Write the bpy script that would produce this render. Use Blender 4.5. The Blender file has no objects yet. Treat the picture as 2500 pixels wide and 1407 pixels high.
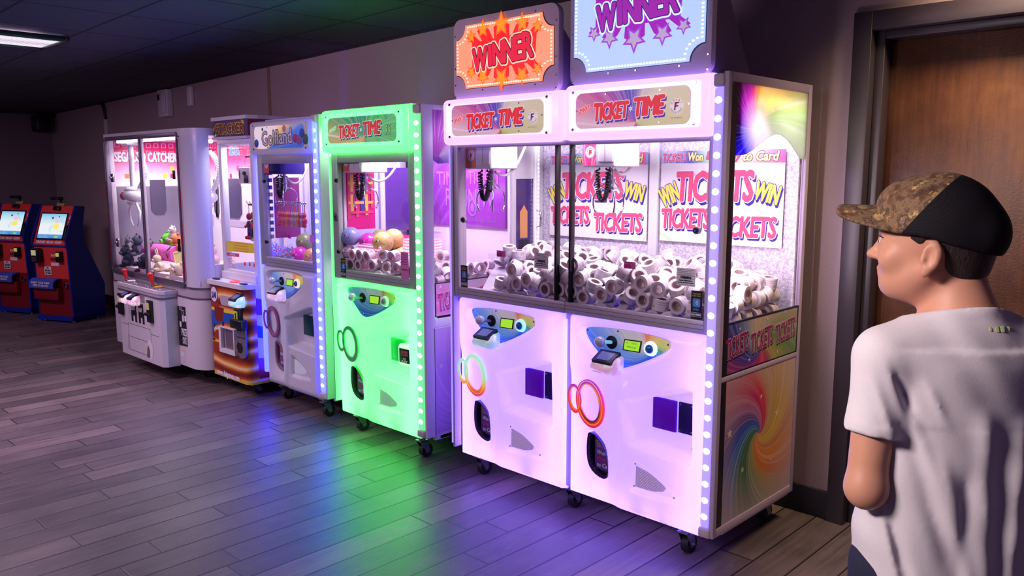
import bpy, bmesh, math, random
import numpy as np
from mathutils import Vector, Matrix
random.seed(7)
S = bpy.context.scene
COL = S.collection
PI = math.pi

# ------------------------------------------------------------------ camera, world, lights
H = 1.475
YAW, PITCH, FPX = math.radians(46.0), math.radians(8.1), 1991.0
_h = np.array([-math.cos(YAW), math.sin(YAW), 0.0])
_fw = _h * math.cos(PITCH) + np.array([0, 0, -math.sin(PITCH)])
_rt = np.array([math.sin(YAW), math.cos(YAW), 0.0])
_up = np.cross(_rt, _fw)
CAM = np.array([0.0, 0.0, H])
cd = bpy.data.cameras.new('camera')
cam = bpy.data.objects.new('camera', cd)
COL.objects.link(cam)
cam.matrix_world = Matrix(((_rt[0], _up[0], -_fw[0], 0), (_rt[1], _up[1], -_fw[1], 0), (_rt[2], _up[2], -_fw[2], H), (0, 0, 0, 1)))
cd.sensor_width = 36.0
cd.lens = FPX / 2500 * 36.0
cd.clip_start = 0.05
S.camera = cam

w = bpy.data.worlds.new('world')
S.world = w
w.use_nodes = True
w.node_tree.nodes['Background'].inputs[0].default_value = (0.46, 0.29, 0.62, 1)
w.node_tree.nodes['Background'].inputs[1].default_value = 0.28
S.view_settings.view_transform = 'Standard'
S.view_settings.look = 'None'
S.view_settings.exposure = 0.0
S.view_settings.gamma = 1.0
S.view_settings.use_curve_mapping = False
S.cycles.use_denoising = True
S.cycles.max_bounces = 10
S.cycles.transparent_max_bounces = 16
S.cycles.sample_clamp_indirect = 4.0
S.cycles.caustics_reflective = False
S.cycles.caustics_refractive = False


def area(name, loc, rot, sx, sy, power, color, spread=180):
    l = bpy.data.lights.new(name, 'AREA')
    l.shape = 'RECTANGLE'
    l.size, l.size_y = sx, sy
    l.energy = power
    l.color = color
    l.spread = math.radians(spread)
    o = bpy.data.objects.new(name, l)
    COL.objects.link(o)
    o.location = loc
    o.rotation_euler = rot
    return o


# overhead lamps: troffer in view at upper left; others unseen, some added fill
def aim(o, p):
    o.rotation_euler = (Vector(p) - o.location).to_track_quat('-Z', 'Y').to_euler()


area('troffer_or_fill_lamp', (-5.62, 1.05, 2.24), (0, math.radians(-14), 0), 0.44, 1.2, 36, (1.0, 0.70, 0.94), 110)
aim(area('troffer_or_fill_lamp', (-4.0, -0.9, 2.24), (0, 0, 0), 1.2, 0.5, 27, (1.0, 0.64, 1.0), 120), (-4.4, 3.3, 1.7))  # unseen fill added to brighten the back wall and machine fronts
area('troffer_or_fill_lamp', (-8.0, 0.4, 2.18), (0, 0, 0), 1.2, 0.5, 34, (1.0, 0.72, 0.92))  # unseen fill added for the far left walls and kiosks
aim(area('troffer_or_fill_lamp', (-1.60, -0.45, 2.36), (0, 0, 0), 0.6, 0.6, 21, (1.0, 0.84, 0.80), 62), (-0.62, 1.5, 1.30))  # unseen key light added for the boy's shoulder and back
area('troffer_or_fill_lamp', (-1.62, 0.60, 2.37), (0, 0, 0), 0.6, 0.3, 6, (1.0, 0.84, 0.66))
area('door_lamp', (-0.62, 3.06, 2.36), (math.radians(8), 0, 0), 0.5, 0.14, 16, (1.0, 0.74, 0.42), 120)


# ------------------------------------------------------------------ pixel rays onto real planes
def ray(px, py):
    return _fw * FPX + _rt * (px - 1250) - _up * (py - 703.5)


def PY(px, py, y):
    d = ray(px, py); t = y / d[1]; p = CAM + d * t
    return (float(p[0]), float(p[2]))


def PX(px, py, x):
    d = ray(px, py); t = x / d[0]; p = CAM + d * t
    return (float(p[1]), float(p[2]))


def PH(px, py, D):                      # lateral, height on the plane D metres ahead of the camera
    d = ray(px, py); t = D / float(d @ _h); p = CAM + d * t
    return (float(p @ _rt), float(p[2]))


# ------------------------------------------------------------------ mesh building
class Frame:
    def __init__(s, o, u, v, n):
        s.o, s.u, s.v, s.n = Vector(o), Vector(u).normalized(), Vector(v).normalized(), Vector(n).normalized()

    def p(s, a, b, d=0.0):
        return s.o + s.u * a + s.v * b + s.n * d


def FY(y): return Frame((0, y, 0), (1, 0, 0), (0, 0, 1), (0, -1, 0))      # faces the aisle
def FX(x): return Frame((x, 0, 0), (0, 1, 0), (0, 0, 1), (1, 0, 0))       # faces +x


_TXT = {}


def text_mesh(s, shear=0.0, space=1.0):
    k = (s, shear, space)
    if k in _TXT: return _TXT[k]
    c = bpy.data.curves.new('t', 'FONT')
    c.body = s
    c.shear = shear
    c.space_character = space
    c.resolution_u = 2
    o = bpy.data.objects.new('t', c)
    COL.objects.link(o)
    dg = bpy.context.evaluated_depsgraph_get()
    m = bpy.data.meshes.new_from_object(o.evaluated_get(dg))
    vs = np.array([v.co[:2] for v in m.vertices]) if len(m.vertices) else np.zeros((0, 2))
    fs = [tuple(p.vertices) for p in m.polygons]
    bpy.data.objects.remove(o)
    bpy.data.curves.remove(c)
    bpy.data.meshes.remove(m)
    lo, hi = vs.min(0), vs.max(0)
    vs = (vs - (lo + hi) / 2)
    _TXT[k] = (vs, fs, (hi - lo))
    return _TXT[k]


class MB:
    def __init__(s):
        s.v, s.f, s.m, s.s, s.mats = [], [], [], [], []

    def mi(s, mat):
        if mat not in s.mats: s.mats.append(mat)
        return s.mats.index(mat)

    def add(s, vs, fs, mat, smooth=False):
        b = len(s.v)
        s.v.extend([tuple(float(c) for c in p) for p in vs])
        i = s.mi(mat)
        for f in fs:
            s.f.append(tuple(b + k for k in f)); s.m.append(i); s.s.append(smooth)
        return s

    def addbm(s, bm, mat, smooth=False):
        bm.verts.index_update()
        s.add([v.co[:] for v in bm.verts], [[v.index for v in f.verts] for f in bm.faces], mat, smooth)
        bm.free()
        return s

    def box(s, x0, x1, y0, y1, z0, z1, mat, bev=0.0, seg=2, smooth=None):
        bm = bmesh.new()
        bmesh.ops.create_cube(bm, size=1)
        for v in bm.verts:
            v.co = ((x0 + x1) / 2 + v.co.x * (x1 - x0), (y0 + y1) / 2 + v.co.y * (y1 - y0), (z0 + z1) / 2 + v.co.z * (z1 - z0))
        if bev > 0:
            bmesh.ops.bevel(bm, geom=bm.edges[:], offset=bev, segments=seg, affect='EDGES', profile=0.5)
        return s.addbm(bm, mat, bev > 0 if smooth is None else smooth)

    def obox(s, fr, a0, a1, b0, b1, d0, d1, mat, bev=0.0, seg=2):       # box in a frame
        t = MB(); t.box(a0, a1, b0, b1, d0, d1, mat, bev, seg)
        s.add([fr.p(*p) for p in t.v], t.f, mat, bev > 0)
        return s

    def cyl(s, p0, p1, r, mat, n=20, r2=None, caps=True, smooth=True):
        p0, p1 = Vector(p0), Vector(p1)
        r2 = r if r2 is None else r2
        ax = (p1 - p0).normalized()
        a = ax.orthogonal().normalized(); b = ax.cross(a)
        vs = []
        for k in range(n):
            t = 2 * PI * k / n
            d = a * math.cos(t) + b * math.sin(t)
            vs += [p0 + d * r, p1 + d * r2]
        s.add(vs, [(2 * k, 2 * ((k + 1) % n), 2 * ((k + 1) % n) + 1, 2 * k + 1) for k in range(n)], mat, smooth)
        if caps:
            s.add([vs[2 * k] for k in range(n)], [tuple(reversed(range(n)))], mat)
            s.add([vs[2 * k + 1] for k in range(n)], [tuple(range(n))], mat)
        return s

    def tube(s, pts, r, mat, n=8, closed=False):
        pts = [Vector(p) for p in pts]
        rr = r if isinstance(r, (list, tuple)) else [r] * len(pts)
        vs, fs = [], []
        prev = None
        for i, p in enumerate(pts):
            t = (pts[min(i + 1, len(pts) - 1)] - pts[max(i - 1, 0)])
            t = t.normalized() if t.length > 1e-9 else Vector((0, 0, 1))
            if prev is None:
                a = t.orthogonal().normalized()
            else:
                a = (prev - t * prev.dot(t))
                a = a.normalized() if a.length > 1e-6 else t.orthogonal().normalized()
            prev = a
            b = t.cross(a)
            for k in range(n):
                q = 2 * PI * k / n
                vs.append(p + (a * math.cos(q) + b * math.sin(q)) * rr[i])
        for i in range(len(pts) - 1):
            for k in range(n):
                fs.append((i * n + k, i * n + (k + 1) % n, (i + 1) * n + (k + 1) % n, (i + 1) * n + k))
        fs.append(tuple(reversed(range(n))))
        fs.append(tuple(range((len(pts) - 1) * n, len(pts) * n)))
        return s.add(vs, fs, mat, True)

    def ell(s, c, r, mat, nu=24, nv=14, R=None):
        if not isinstance(r, (list, tuple)): r = (r, r, r)
        vs, fs = [], []
        for j in range(nv + 1):
            th = PI * j / nv
            for i in range(nu):
                ph = 2 * PI * i / nu
                p = Vector((r[0] * math.sin(th) * math.cos(ph), r[1] * math.sin(th) * math.sin(ph), r[2] * math.cos(th)))
                if R is not None: p = R @ p
                vs.append(p + Vector(c))
        for j in range(nv):
            for i in range(nu):
                a, b = j * nu + i, j * nu + (i + 1) % nu
                fs.append((a, a + nu, b + nu, b))
        return s.add(vs, fs, mat, True)

    def prism(s, poly, fr, d0, d1, mat, side=None):
        n = len(poly)
        ar = sum(poly[i][0] * poly[(i + 1) % n][1] - poly[(i + 1) % n][0] * poly[i][1] for i in range(n))
        if ar < 0: poly = poly[::-1]
        lo = [fr.p(a, b, d0) for a, b in poly]
        hi = [fr.p(a, b, d1) for a, b in poly]
        s.add(hi, [tuple(range(n))], mat)
        s.add(lo, [tuple(reversed(range(n)))], mat)
        s.add(lo + hi, [(i, (i + 1) % n, n + (i + 1) % n, n + i) for i in range(n)], side or mat)
        return s

    def poly(s, poly, fr, d, mat):
        n = len(poly)
        ar = sum(poly[i][0] * poly[(i + 1) % n][1] - poly[(i + 1) % n][0] * poly[i][1] for i in range(n))
        if ar < 0: poly = poly[::-1]
        return s.add([fr.p(a, b, d) for a, b in poly], [tuple(range(n))], mat)

    def band(s, outer, inner, fr, d0, d1, mat):       # flat ring with thickness between two loops of equal length
        n = len(outer)
        O1 = [fr.p(a, b, d1) for a, b in outer]; I1 = [fr.p(a, b, d1) for a, b in inner]
        O0 = [fr.p(a, b, d0) for a, b in outer]; I0 = [fr.p(a, b, d0) for a, b in inner]
        vs = O1 + I1 + O0 + I0
        fs = []
        for i in range(n):
            j = (i + 1) % n
            fs += [(i, j, n + j, n + i), (2 * n + j, 2 * n + i, 3 * n + i, 3 * n + j), (2 * n + i, 2 * n + j, j, i), (n + i, n + j, 3 * n + j, 3 * n + i)]
        return s.add(vs, fs, mat)

    def sheet(s, nx, ny, fn, mat, smooth=True):
        vs = [fn(i / nx, j / ny) for j in range(ny + 1) for i in range(nx + 1)]
        w_ = nx + 1
        return s.add(vs, [(j * w_ + i, j * w_ + i + 1, (j + 1) * w_ + i + 1, (j + 1) * w_ + i) for j in range(ny) for i in range(nx)], mat, smooth)

    def text(s, st, fr, a, b, w_, h_, mat, d=0.001, rot=0.0, shear=0.0, bold=0.0, outline=None, ow=0.0, shadow=None, sh=(0, 0), taper=0.0, space=1.0, step=0.0004):
        vs, fs, ext = text_mesh(st, shear, space)
        q = vs.copy()
        q[:, 0] *= w_ / ext[0]
        q[:, 1] *= h_ / ext[1]
        if taper: q[:, 1] *= 1 + taper * q[:, 0] / w_ * 2
        c_, s_ = math.cos(rot), math.sin(rot)
        q = np.stack([q[:, 0] * c_ - q[:, 1] * s_ + a, q[:, 0] * s_ + q[:, 1] * c_ + b], 1)

        def put(dx, dy, dd, mt):
            s.add([fr.p(x + dx, y + dy, dd) for x, y in q], fs, mt)

        def thick(r, dx, dy, dd, mt, n=10):
            put(dx, dy, dd, mt)
            n = max(n, min(36, int(r / .0004)))
            if r > 0:
                for k in range(n):
                    t = 2 * PI * k / n
                    put(dx + r * math.cos(t), dy + r * math.sin(t), dd + step * 0.002 * k, mt)
        if shadow is not None:
            for k in range(4):
                thick(ow * 1.7 if ow else bold, sh[0] * (k + 1) / 4, sh[1] * (k + 1) / 4, d + step * 0.02 * k, shadow, 8)
        if outline is not None:
            thick(ow + bold, 0, 0, d + step, outline)
        thick(bold, 0, 0, d + 2 * step, mat, 8)
        return s

    def build(s, name, parent=None, mat0=None, origin=None):
        me = bpy.data.meshes.new(name)
        off = np.zeros(3)
        if parent is not None and origin is None:
            off = np.array(parent.get('_o', (0, 0, 0)))
        elif origin is not None:
            off = np.array(origin)
        vs = np.array(s.v) - off if len(s.v) else np.zeros((0, 3))
        me.from_pydata([tuple(p) for p in vs], [], s.f)
        for mt in s.mats: me.materials.append(mt)
        me.polygons.foreach_set('material_index', s.m)
        me.polygons.foreach_set('use_smooth', s.s)
        me.update()
        o = bpy.data.objects.new(name, me)
        COL.objects.link(o)
        if parent is not None:
            o.parent = parent
            o['_o'] = tuple(off)
        elif origin is not None:
            o.location = origin
            o['_o'] = tuple(off)
        return o


def tag(o, label, cat, group=None):
    o['label'] = label; o['category'] = cat
    if group: o['group'] = group
    return o


def thing(name, loc, label, cat, group=None, rz=0.0):
    o = bpy.data.objects.new(name, None)
    COL.objects.link(o)
    o.location = loc
    o.rotation_euler = (0, 0, rz)
    o.empty_display_size = 0.1
    o['_o'] = (0.0, 0.0, 0.0) if rz else tuple(loc)
    return tag(o, label, cat, group)


def struct(o):
    o['kind'] = 'structure'
    return o


def clone(root, loc, rot=None, label=None):
    r = root.copy(); COL.objects.link(r)
    r.location = loc
    if rot is not None: r.rotation_euler = rot
    if label: r['label'] = label
    for ch in root.children:
        c = ch.copy(); COL.objects.link(c); c.parent = r
        for g in ch.children:
            d = g.copy(); COL.objects.link(d); d.parent = c
    return r


def rrect(x0, x1, y0, y1, r, n=5):
    out = []
    for cx, cy, a0 in ((x1 - r, y1 - r, 0), (x0 + r, y1 - r, 90), (x0 + r, y0 + r, 180), (x1 - r, y0 + r, 270)):
        for k in range(n + 1):
            t = math.radians(a0 + 90 * k / n)
            out.append((cx + r * math.cos(t), cy + r * math.sin(t)))
    return out


def ellipse(cx, cy, rx, ry, rot=0.0, n=36):
    c, s_ = math.cos(rot), math.sin(rot)
    return [(cx + rx * math.cos(t) * c - ry * math.sin(t) * s_, cy + rx * math.cos(t) * s_ + ry * math.sin(t) * c) for t in [2 * PI * k / n for k in range(n)]]


def star(cx, cy, r, ri=0.42, n=5, rot=PI / 2):
    return [(cx + (r if k % 2 == 0 else r * ri) * math.cos(rot + PI * k / n), cy + (r if k % 2 == 0 else r * ri) * math.sin(rot + PI * k / n)) for k in range(2 * n)]


def smooth_loop(pts, it=2):
    for _ in range(it):
        q = []
        for i in range(len(pts)):
            a, b = pts[i], pts[(i + 1) % len(pts)]
            q += [(a[0] * .75 + b[0] * .25, a[1] * .75 + b[1] * .25), (a[0] * .25 + b[0] * .75, a[1] * .25 + b[1] * .75)]
        pts = q
    return pts


# ------------------------------------------------------------------ materials
def srgb(r, g, b):
    return tuple((c / 255 / 12.92) if c / 255 <= .04045 else ((c / 255 + .055) / 1.055) ** 2.4 for c in (r, g, b)) + (1.0,)


class NT:
    def __init__(s, name):
        s.m = bpy.data.materials.new(name)
        s.m.use_nodes = True
        s.t = s.m.node_tree
        s.t.nodes.clear()
        s.out = s.t.nodes.new('ShaderNodeOutputMaterial')

    def n(s, typ, **kw):
        nd = s.t.nodes.new(typ)
        for k, v in kw.items(): setattr(nd, k, v)
        return nd

    def l(s, a, b): s.t.links.new(a, b)

    def val(s, sock, v):
        if isinstance(v, bpy.types.NodeSocket): s.l(v, sock)
        else: sock.default_value = v

    def math(s, op, a, b=0.0, c=0.0):
        nd = s.n('ShaderNodeMath', operation=op)
        s.val(nd.inputs[0], a); s.val(nd.inputs[1], b); s.val(nd.inputs[2], c)
        return nd.outputs[0]

    def mix(s, f, a, b, mode='MIX'):
        nd = s.n('ShaderNodeMix', data_type='RGBA', blend_type=mode)
        s.val(nd.inputs[0], f); s.val(nd.inputs[6], a); s.val(nd.inputs[7], b)
        return nd.outputs[2]

    def ramp(s, f, stops, interp='LINEAR'):
        nd = s.n('ShaderNodeValToRGB')
        cr = nd.color_ramp
        cr.interpolation = interp
        while len(cr.elements) > 1: cr.elements.remove(cr.elements[-1])
        cr.elements[0].position = stops[0][0]; cr.elements[0].color = stops[0][1]
        for p, c in stops[1:]:
            e = cr.elements.new(p); e.color = c
        s.val(nd.inputs[0], f)
        return nd.outputs[0]

    def bsdf(s, col, rough=.5, metal=0.0, spec=.5, emit=None, es=0.0, coat=0.0, alpha=None):
        b = s.n('ShaderNodeBsdfPrincipled')
        s.val(b.inputs['Base Color'], col)
        s.val(b.inputs['Roughness'], rough)
        b.inputs['Metallic'].default_value = metal
        b.inputs['Specular IOR Level'].default_value = spec
        b.inputs['Coat Weight'].default_value = coat
        if emit is not None:
            s.val(b.inputs['Emission Color'], emit); b.inputs['Emission Strength'].default_value = es
        s.l(b.outputs[0], s.out.inputs[0])
        return b

    def obj(s):
        tc = s.n('ShaderNodeTexCoord')
        return tc.outputs['Object']

    def sep(s, v):
        nd = s.n('ShaderNodeSeparateXYZ'); s.l(v, nd.inputs[0])
        return nd.outputs

    def noise(s, vec, scale, detail=3, rough=.5, dim='3D', wv=None):
        nd = s.n('ShaderNodeTexNoise', noise_dimensions=dim)
        if vec is not None and dim != '1D': s.l(vec, nd.inputs['Vector'])
        if wv is not None: s.val(nd.inputs['W'], wv)
        nd.inputs['Scale'].default_value = scale
        nd.inputs['Detail'].default_value = detail
        nd.inputs['Roughness'].default_value = rough
        return nd.outputs[0]


def pm(name, col, rough=.5, metal=0.0, spec=.5, noise=0.06, nscale=9.0, emit=None, es=0.0, coat=0.0, bump=0.0):
    t = NT(name)
    nz = t.noise(t.obj(), nscale, 4)
    c = t.mix(t.math('MULTIPLY', nz, noise * 2), col, tuple(x * .55 for x in col[:3]) + (1,))
    b = t.bsdf(c, rough, metal, spec, emit, es, coat)
    if bump:
        bp = t.n('ShaderNodeBump'); bp.inputs['Strength'].default_value = bump
        t.l(nz, bp.inputs['Height']); t.l(bp.outputs[0], b.inputs['Normal'])
    return t.m


def em(name, col, strength, base=(.6, .6, .6, 1)):
    t = NT(name)
    t.bsdf(base, .4, emit=col, es=strength)
    return t.m


def glass_mat(name, tint=(1, 1, 1, 1), refl=1.0, rough=0.02):
    t = NT(name)
    fr = t.n('ShaderNodeFresnel'); fr.inputs[0].default_value = 1.45
    tr = t.n('ShaderNodeBsdfTransparent'); tr.inputs[0].default_value = tint
    gl = t.n('ShaderNodeBsdfGlossy'); gl.inputs['Roughness'].default_value = rough
    mx = t.n('ShaderNodeMixShader')
    ge = t.n('ShaderNodeNewGeometry')              # the far face of a pane only lets light out
    t.l(t.math('MULTIPLY', t.math('MULTIPLY', fr.outputs[0], refl), t.math('SUBTRACT', 1.0, ge.outputs['Backfacing'])), mx.inputs[0])
    t.l(tr.outputs[0], mx.inputs[1]); t.l(gl.outputs[0], mx.inputs[2])
    t.l(mx.outputs[0], t.out.inputs[0])
    return t.m


def glow_plastic(name, emit, es, transl=(.9, .85, .95, 1), tw=.65, base=(.85, .82, .88, 1)):
    """moulded translucent plastic lit from inside"""
    t = NT(name)
    e = t.n('ShaderNodeEmission'); e.inputs[0].default_value = emit; e.inputs[1].default_value = es
    d = t.n('ShaderNodeBsdfDiffuse'); d.inputs[0].default_value = base
    tr = t.n('ShaderNodeBsdfTranslucent'); tr.inputs[0].default_value = transl
    m1 = t.n('ShaderNodeMixShader'); m1.inputs[0].default_value = tw
    t.l(d.outputs[0], m1.inputs[1]); t.l(tr.outputs[0], m1.inputs[2])
    g = t.n('ShaderNodeBsdfGlossy'); g.inputs['Roughness'].default_value = .25
    m2 = t.n('ShaderNodeMixShader'); m2.inputs[0].default_value = .05
    t.l(m1.outputs[0], m2.inputs[1]); t.l(g.outputs[0], m2.inputs[2])
    a = t.n('ShaderNodeAddShader')
    t.l(e.outputs[0], a.inputs[0]); t.l(m2.outputs[0], a.inputs[1])
    t.l(a.outputs[0], t.out.inputs[0])
    return t.m


def swirl(name, axes, c, stops, twist=.25, streak=.45, nstreak=9.0, core=None, corer=.12, rough=.35, es=0.0, ang0=0.0, pale=0.0, palec=(.85, .8, .9, 1), fade=None, transl=0.0):
    """printed rainbow swirl: colour by angle round a centre, light streaks, optional bright core"""
    t = NT(name)
    o = t.sep(t.obj())
    u = t.math('SUBTRACT', o[axes[0]], c[0])
    v = t.math('SUBTRACT', o[axes[1]], c[1])
    r = t.math('SQRT', t.math('ADD', t.math('MULTIPLY', u, u), t.math('MULTIPLY', v, v)))
    ang = t.math('DIVIDE', t.math('ARCTAN2', v, u), 2 * PI)
    lg = t.math('LOGARITHM', t.math('ADD', r, 0.02), 2.718)
    a2 = t.math('FRACT', t.math('ADD', t.math('ADD', ang, t.math('MULTIPLY', lg, twist)), ang0 + 4.0))
    col = t.ramp(a2, stops)
    # streaks must wrap round the circle: sample noise on the unit circle
    th = t.math('MULTIPLY', a2, 2 * PI)
    cmb = t.n('ShaderNodeCombineXYZ')
    t.l(t.math('COSINE', th), cmb.inputs[0]); t.l(t.math('SINE', th), cmb.inputs[1])
    nz = t.noise(cmb.outputs[0], nstreak, 3, .6)
    st = t.ramp(nz, [(.50, (0, 0, 0, 1)), (.72, (1, 1, 1, 1))])
    col = t.mix(t.math('MULTIPLY', st, streak), col, (.95, .9, 1, 1))
    if pale: col = t.mix(pale, col, palec)
    if fade:
        f = t.n('ShaderNodeMapRange'); t.l(r, f.inputs[0]); f.inputs[1].default_value = fade[0]; f.inputs[2].default_value = fade[1]
        col = t.mix(f.outputs[0], col, palec)
    if core:
        f = t.n('ShaderNodeMapRange'); t.l(r, f.inputs[0]); f.inputs[1].default_value = corer; f.inputs[2].default_value = corer * .15
        col = t.mix(f.outputs[0], col, core)
    b = t.bsdf(col, rough, emit=col if es else None, es=es)
    if transl:                                    # printed film lets the cabinet light through
        tr = t.n('ShaderNodeBsdfTranslucent'); t.l(col, tr.inputs[0])
        mx = t.n('ShaderNodeMixShader'); mx.inputs[0].default_value = transl
        t.l(b.outputs[0], mx.inputs[1]); t.l(tr.outputs[0], mx.inputs[2]); t.l(mx.outputs[0], t.out.inputs[0])
    return t.m


M = {}
M['white'] = pm('white_laminate', srgb(214, 208, 220), .4, noise=.03)
M['white_plastic'] = pm('white_plastic', srgb(226, 224, 232), .35, noise=.03)
M['alu'] = pm('brushed_aluminium', srgb(196, 186, 204), .42, .2, noise=.05, nscale=40)
M['alu_d'] = pm('grey_aluminium', srgb(120, 112, 132), .4, .6, noise=.05, nscale=40)
M['black'] = pm('black_plastic', srgb(18, 16, 24), .35, noise=.1)
M['dark'] = pm('dark_edge', srgb(30, 22, 48), .4, noise=.1)
M['rubber'] = pm('black_rubber', srgb(22, 20, 26), .6, noise=.15)
M['chrome'] = pm('chrome', srgb(210, 208, 220), .15, 1.0, noise=.03)
M['steel'] = pm('zinc_steel', srgb(150, 148, 160), .35, .85, noise=.1)
M['glass'] = glass_mat('clear_glass', (.97, .96, .98, 1), .75)
M['acrylic'] = glass_mat('clear_acrylic', (.95, .94, .98, 1), .5)
M['red'] = pm('print_red', srgb(222, 44, 52), .4, noise=.02)
M['redp'] = pm('print_pink_red', srgb(214, 78, 120), .4, noise=.05)
M['navy'] = pm('print_navy', srgb(52, 34, 140), .4, noise=.02)
M['wprint'] = pm('print_white', srgb(240, 236, 244), .4, noise=.02)
M['yellow'] = pm('print_yellow', srgb(236, 222, 92), .4, noise=.04)
M['orange'] = pm('print_orange', srgb(240, 120, 30), .4, noise=.04)
M['magenta'] = pm('print_magenta', srgb(206, 30, 130), .4, noise=.04)
M['green_p'] = pm('print_green', srgb(60, 170, 70), .4, noise=.04)
M['blue_p'] = pm('print_blue', srgb(36, 90, 200), .4, noise=.04)
M['blackp'] = pm('print_black', srgb(20, 18, 30), .4, noise=.04)
M['paper'] = pm('sticker_paper', srgb(235, 228, 236), .5, noise=.03)
M['pinkpaper'] = pm('pink_sticker', srgb(226, 130, 200), .5, noise=.03)
M['red_lit'] = pm('backlit_red_print', srgb(222, 40, 50), .4, noise=.02, emit=srgb(224, 44, 52), es=.7)
M['navy_lit'] = pm('backlit_navy_print', srgb(60, 40, 160), .4, noise=.02, emit=srgb(64, 40, 170), es=.6)
M['white_lit'] = pm('backlit_white_print', srgb(236, 228, 240), .4, noise=.02, emit=srgb(236, 226, 240), es=.6)
M['led_white'] = em('white_led_tube', (1, .93, 1, 1), 5.0)
M['hole'] = pm('dark_cavity', srgb(20, 12, 40), .6, noise=.1)

# ================================================================== the room
def ceil_z(x): return 2.27 + 0.0238 * (x + 5.9)


def floor_mat():
    t = NT('wood_look_plank_tile')
    o = t.sep(t.obj())
    W_, L_ = 0.1412, 1.02
    xr = t.math('DIVIDE', t.math('ADD', o[0], 20.02), W_)
    row = t.math('FLOOR', xr)
    fx = t.math('FRACT', xr)
    wn = t.n('ShaderNodeTexWhiteNoise', noise_dimensions='1D'); t.l(row, wn.inputs['W'])
    yr = t.math('ADD', t.math('DIVIDE', t.math('ADD', o[1], 20.0), L_), wn.outputs[0])
    cell = t.math('FLOOR', yr)
    fy = t.math('FRACT', yr)
    ex = t.math('MINIMUM', fx, t.math('SUBTRACT', 1.0, fx))
    ey = t.math('MULTIPLY', t.math('MINIMUM', fy, t.math('SUBTRACT', 1.0, fy)), L_ / W_)
    e = t.math('MINIMUM', ex, ey)
    seamf = t.n('ShaderNodeMapRange'); t.l(e, seamf.inputs[0]); seamf.inputs[1].default_value = .013; seamf.inputs[2].default_value = .032
    cv = t.n('ShaderNodeCombineXYZ'); t.l(row, cv.inputs[0]); t.l(cell, cv.inputs[1])
    w2 = t.n('ShaderNodeTexWhiteNoise', noise_dimensions='2D'); t.l(cv.outputs[0], w2.inputs['Vector'])
    # stretched grain, shifted per plank
    gv = t.n('ShaderNodeCombineXYZ')
    t.l(t.math('MULTIPLY', o[0], 34.0), gv.inputs[0])
    t.l(t.math('MULTIPLY', o[1], 2.2), gv.inputs[1])
    t.l(t.math('MULTIPLY', w2.outputs[0], 40.0), gv.inputs[2])
    g = t.noise(gv.outputs[0], 1.6, 6, .62)
    b = t.noise(t.obj(), 2.6, 4, .55)
    base = t.ramp(w2.outputs[0], [(0, srgb(82, 72, 78)), (.35, srgb(106, 94, 98)), (.7, srgb(92, 80, 86)), (1, srgb(124, 108, 110))])
    gr = t.ramp(g, [(.30, (.56, .56, .58, 1)), (.55, (1, 1, 1, 1)), (.75, (1.22, 1.2, 1.18, 1))])
    col = t.mix(.8, base, gr, 'MULTIPLY')
    bl = t.ramp(b, [(.35, (.72, .72, .74, 1)), (.62, (1.15, 1.12, 1.1, 1))])
    col = t.mix(.9, col, bl, 'MULTIPLY')
    # scuffed pale patches
    gv2 = t.n('ShaderNodeCombineXYZ')
    t.l(t.math('MULTIPLY', o[0], 9.0), gv2.inputs[0]); t.l(t.math('MULTIPLY', o[1], 3.0), gv2.inputs[1])
    sc = t.ramp(t.noise(gv2.outputs[0], 1.7, 8, .75), [(.60, (0, 0, 0, 1)), (.72, (1, 1, 1, 1))])
    col = t.mix(t.math('MULTIPLY', sc, .28), col, srgb(190, 170, 170))
    col = t.mix(seamf.outputs[0], srgb(24, 20, 26), col)
    rough = t.math('ADD', .30, t.math('MULTIPLY', g, .22))
    p = t.bsdf(col, rough, spec=.5)
    hb = t.math('ADD', t.math('MULTIPLY', seamf.outputs[0], .8), t.math('MULTIPLY', g, .25))
    bp = t.n('ShaderNodeBump'); bp.inputs['Strength'].default_value = .35; bp.inputs['Distance'].default_value = .004
    t.l(hb, bp.inputs['Height']); t.l(bp.outputs[0], p.inputs['Normal'])
    return t.m


def ceiling_mat():
    t = NT('black_ceiling_tile')
    o = t.sep(t.obj())
    def seam(v, size, off):
        f = t.math('FRACT', t.math('DIVIDE', t.math('ADD', v, off), size))
        e = t.math('MULTIPLY', t.math('MINIMUM', f, t.math('SUBTRACT', 1.0, f)), size)
        m = t.n('ShaderNodeMapRange'); t.l(e, m.inputs[0]); m.inputs[1].default_value = .005; m.inputs[2].default_value = .011
        return m.outputs[0]
    s_ = t.math('MINIMUM', seam(o[0], .62, 20.0 + .10), seam(o[1], .49, 20.0 - .24))
    nz = t.noise(t.obj(), 260, 2, .7)
    col = t.mix(nz, srgb(46, 46, 62), srgb(76, 74, 92))
    col = t.mix(s_, srgb(14, 14, 22), col)
    p = t.bsdf(col, .7, spec=.3)
    bp = t.n('ShaderNodeBump'); bp.inputs['Strength'].default_value = .5; bp.inputs['Distance'].default_value = .003
    t.l(s_, bp.inputs['Height']); t.l(bp.outputs[0], p.inputs['Normal'])
    return t.m


def wall_mat(name, col):
    t = NT(name)
    o = t.obj()
    big = t.noise(o, 1.1, 4)
    sm = t.noise(o, 190, 3, .6)
    c = t.mix(t.math('MULTIPLY', big, .35), col, tuple(x * .72 for x in col[:3]) + (1,))
    p = t.bsdf(c, .62, spec=.35)
    bp = t.n('ShaderNodeBump'); bp.inputs['Strength'].default_value = .35; bp.inputs['Distance'].default_value = .002
    t.l(sm, bp.inputs['Height']); t.l(bp.outputs[0], p.inputs['Normal'])
    return t.m


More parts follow.
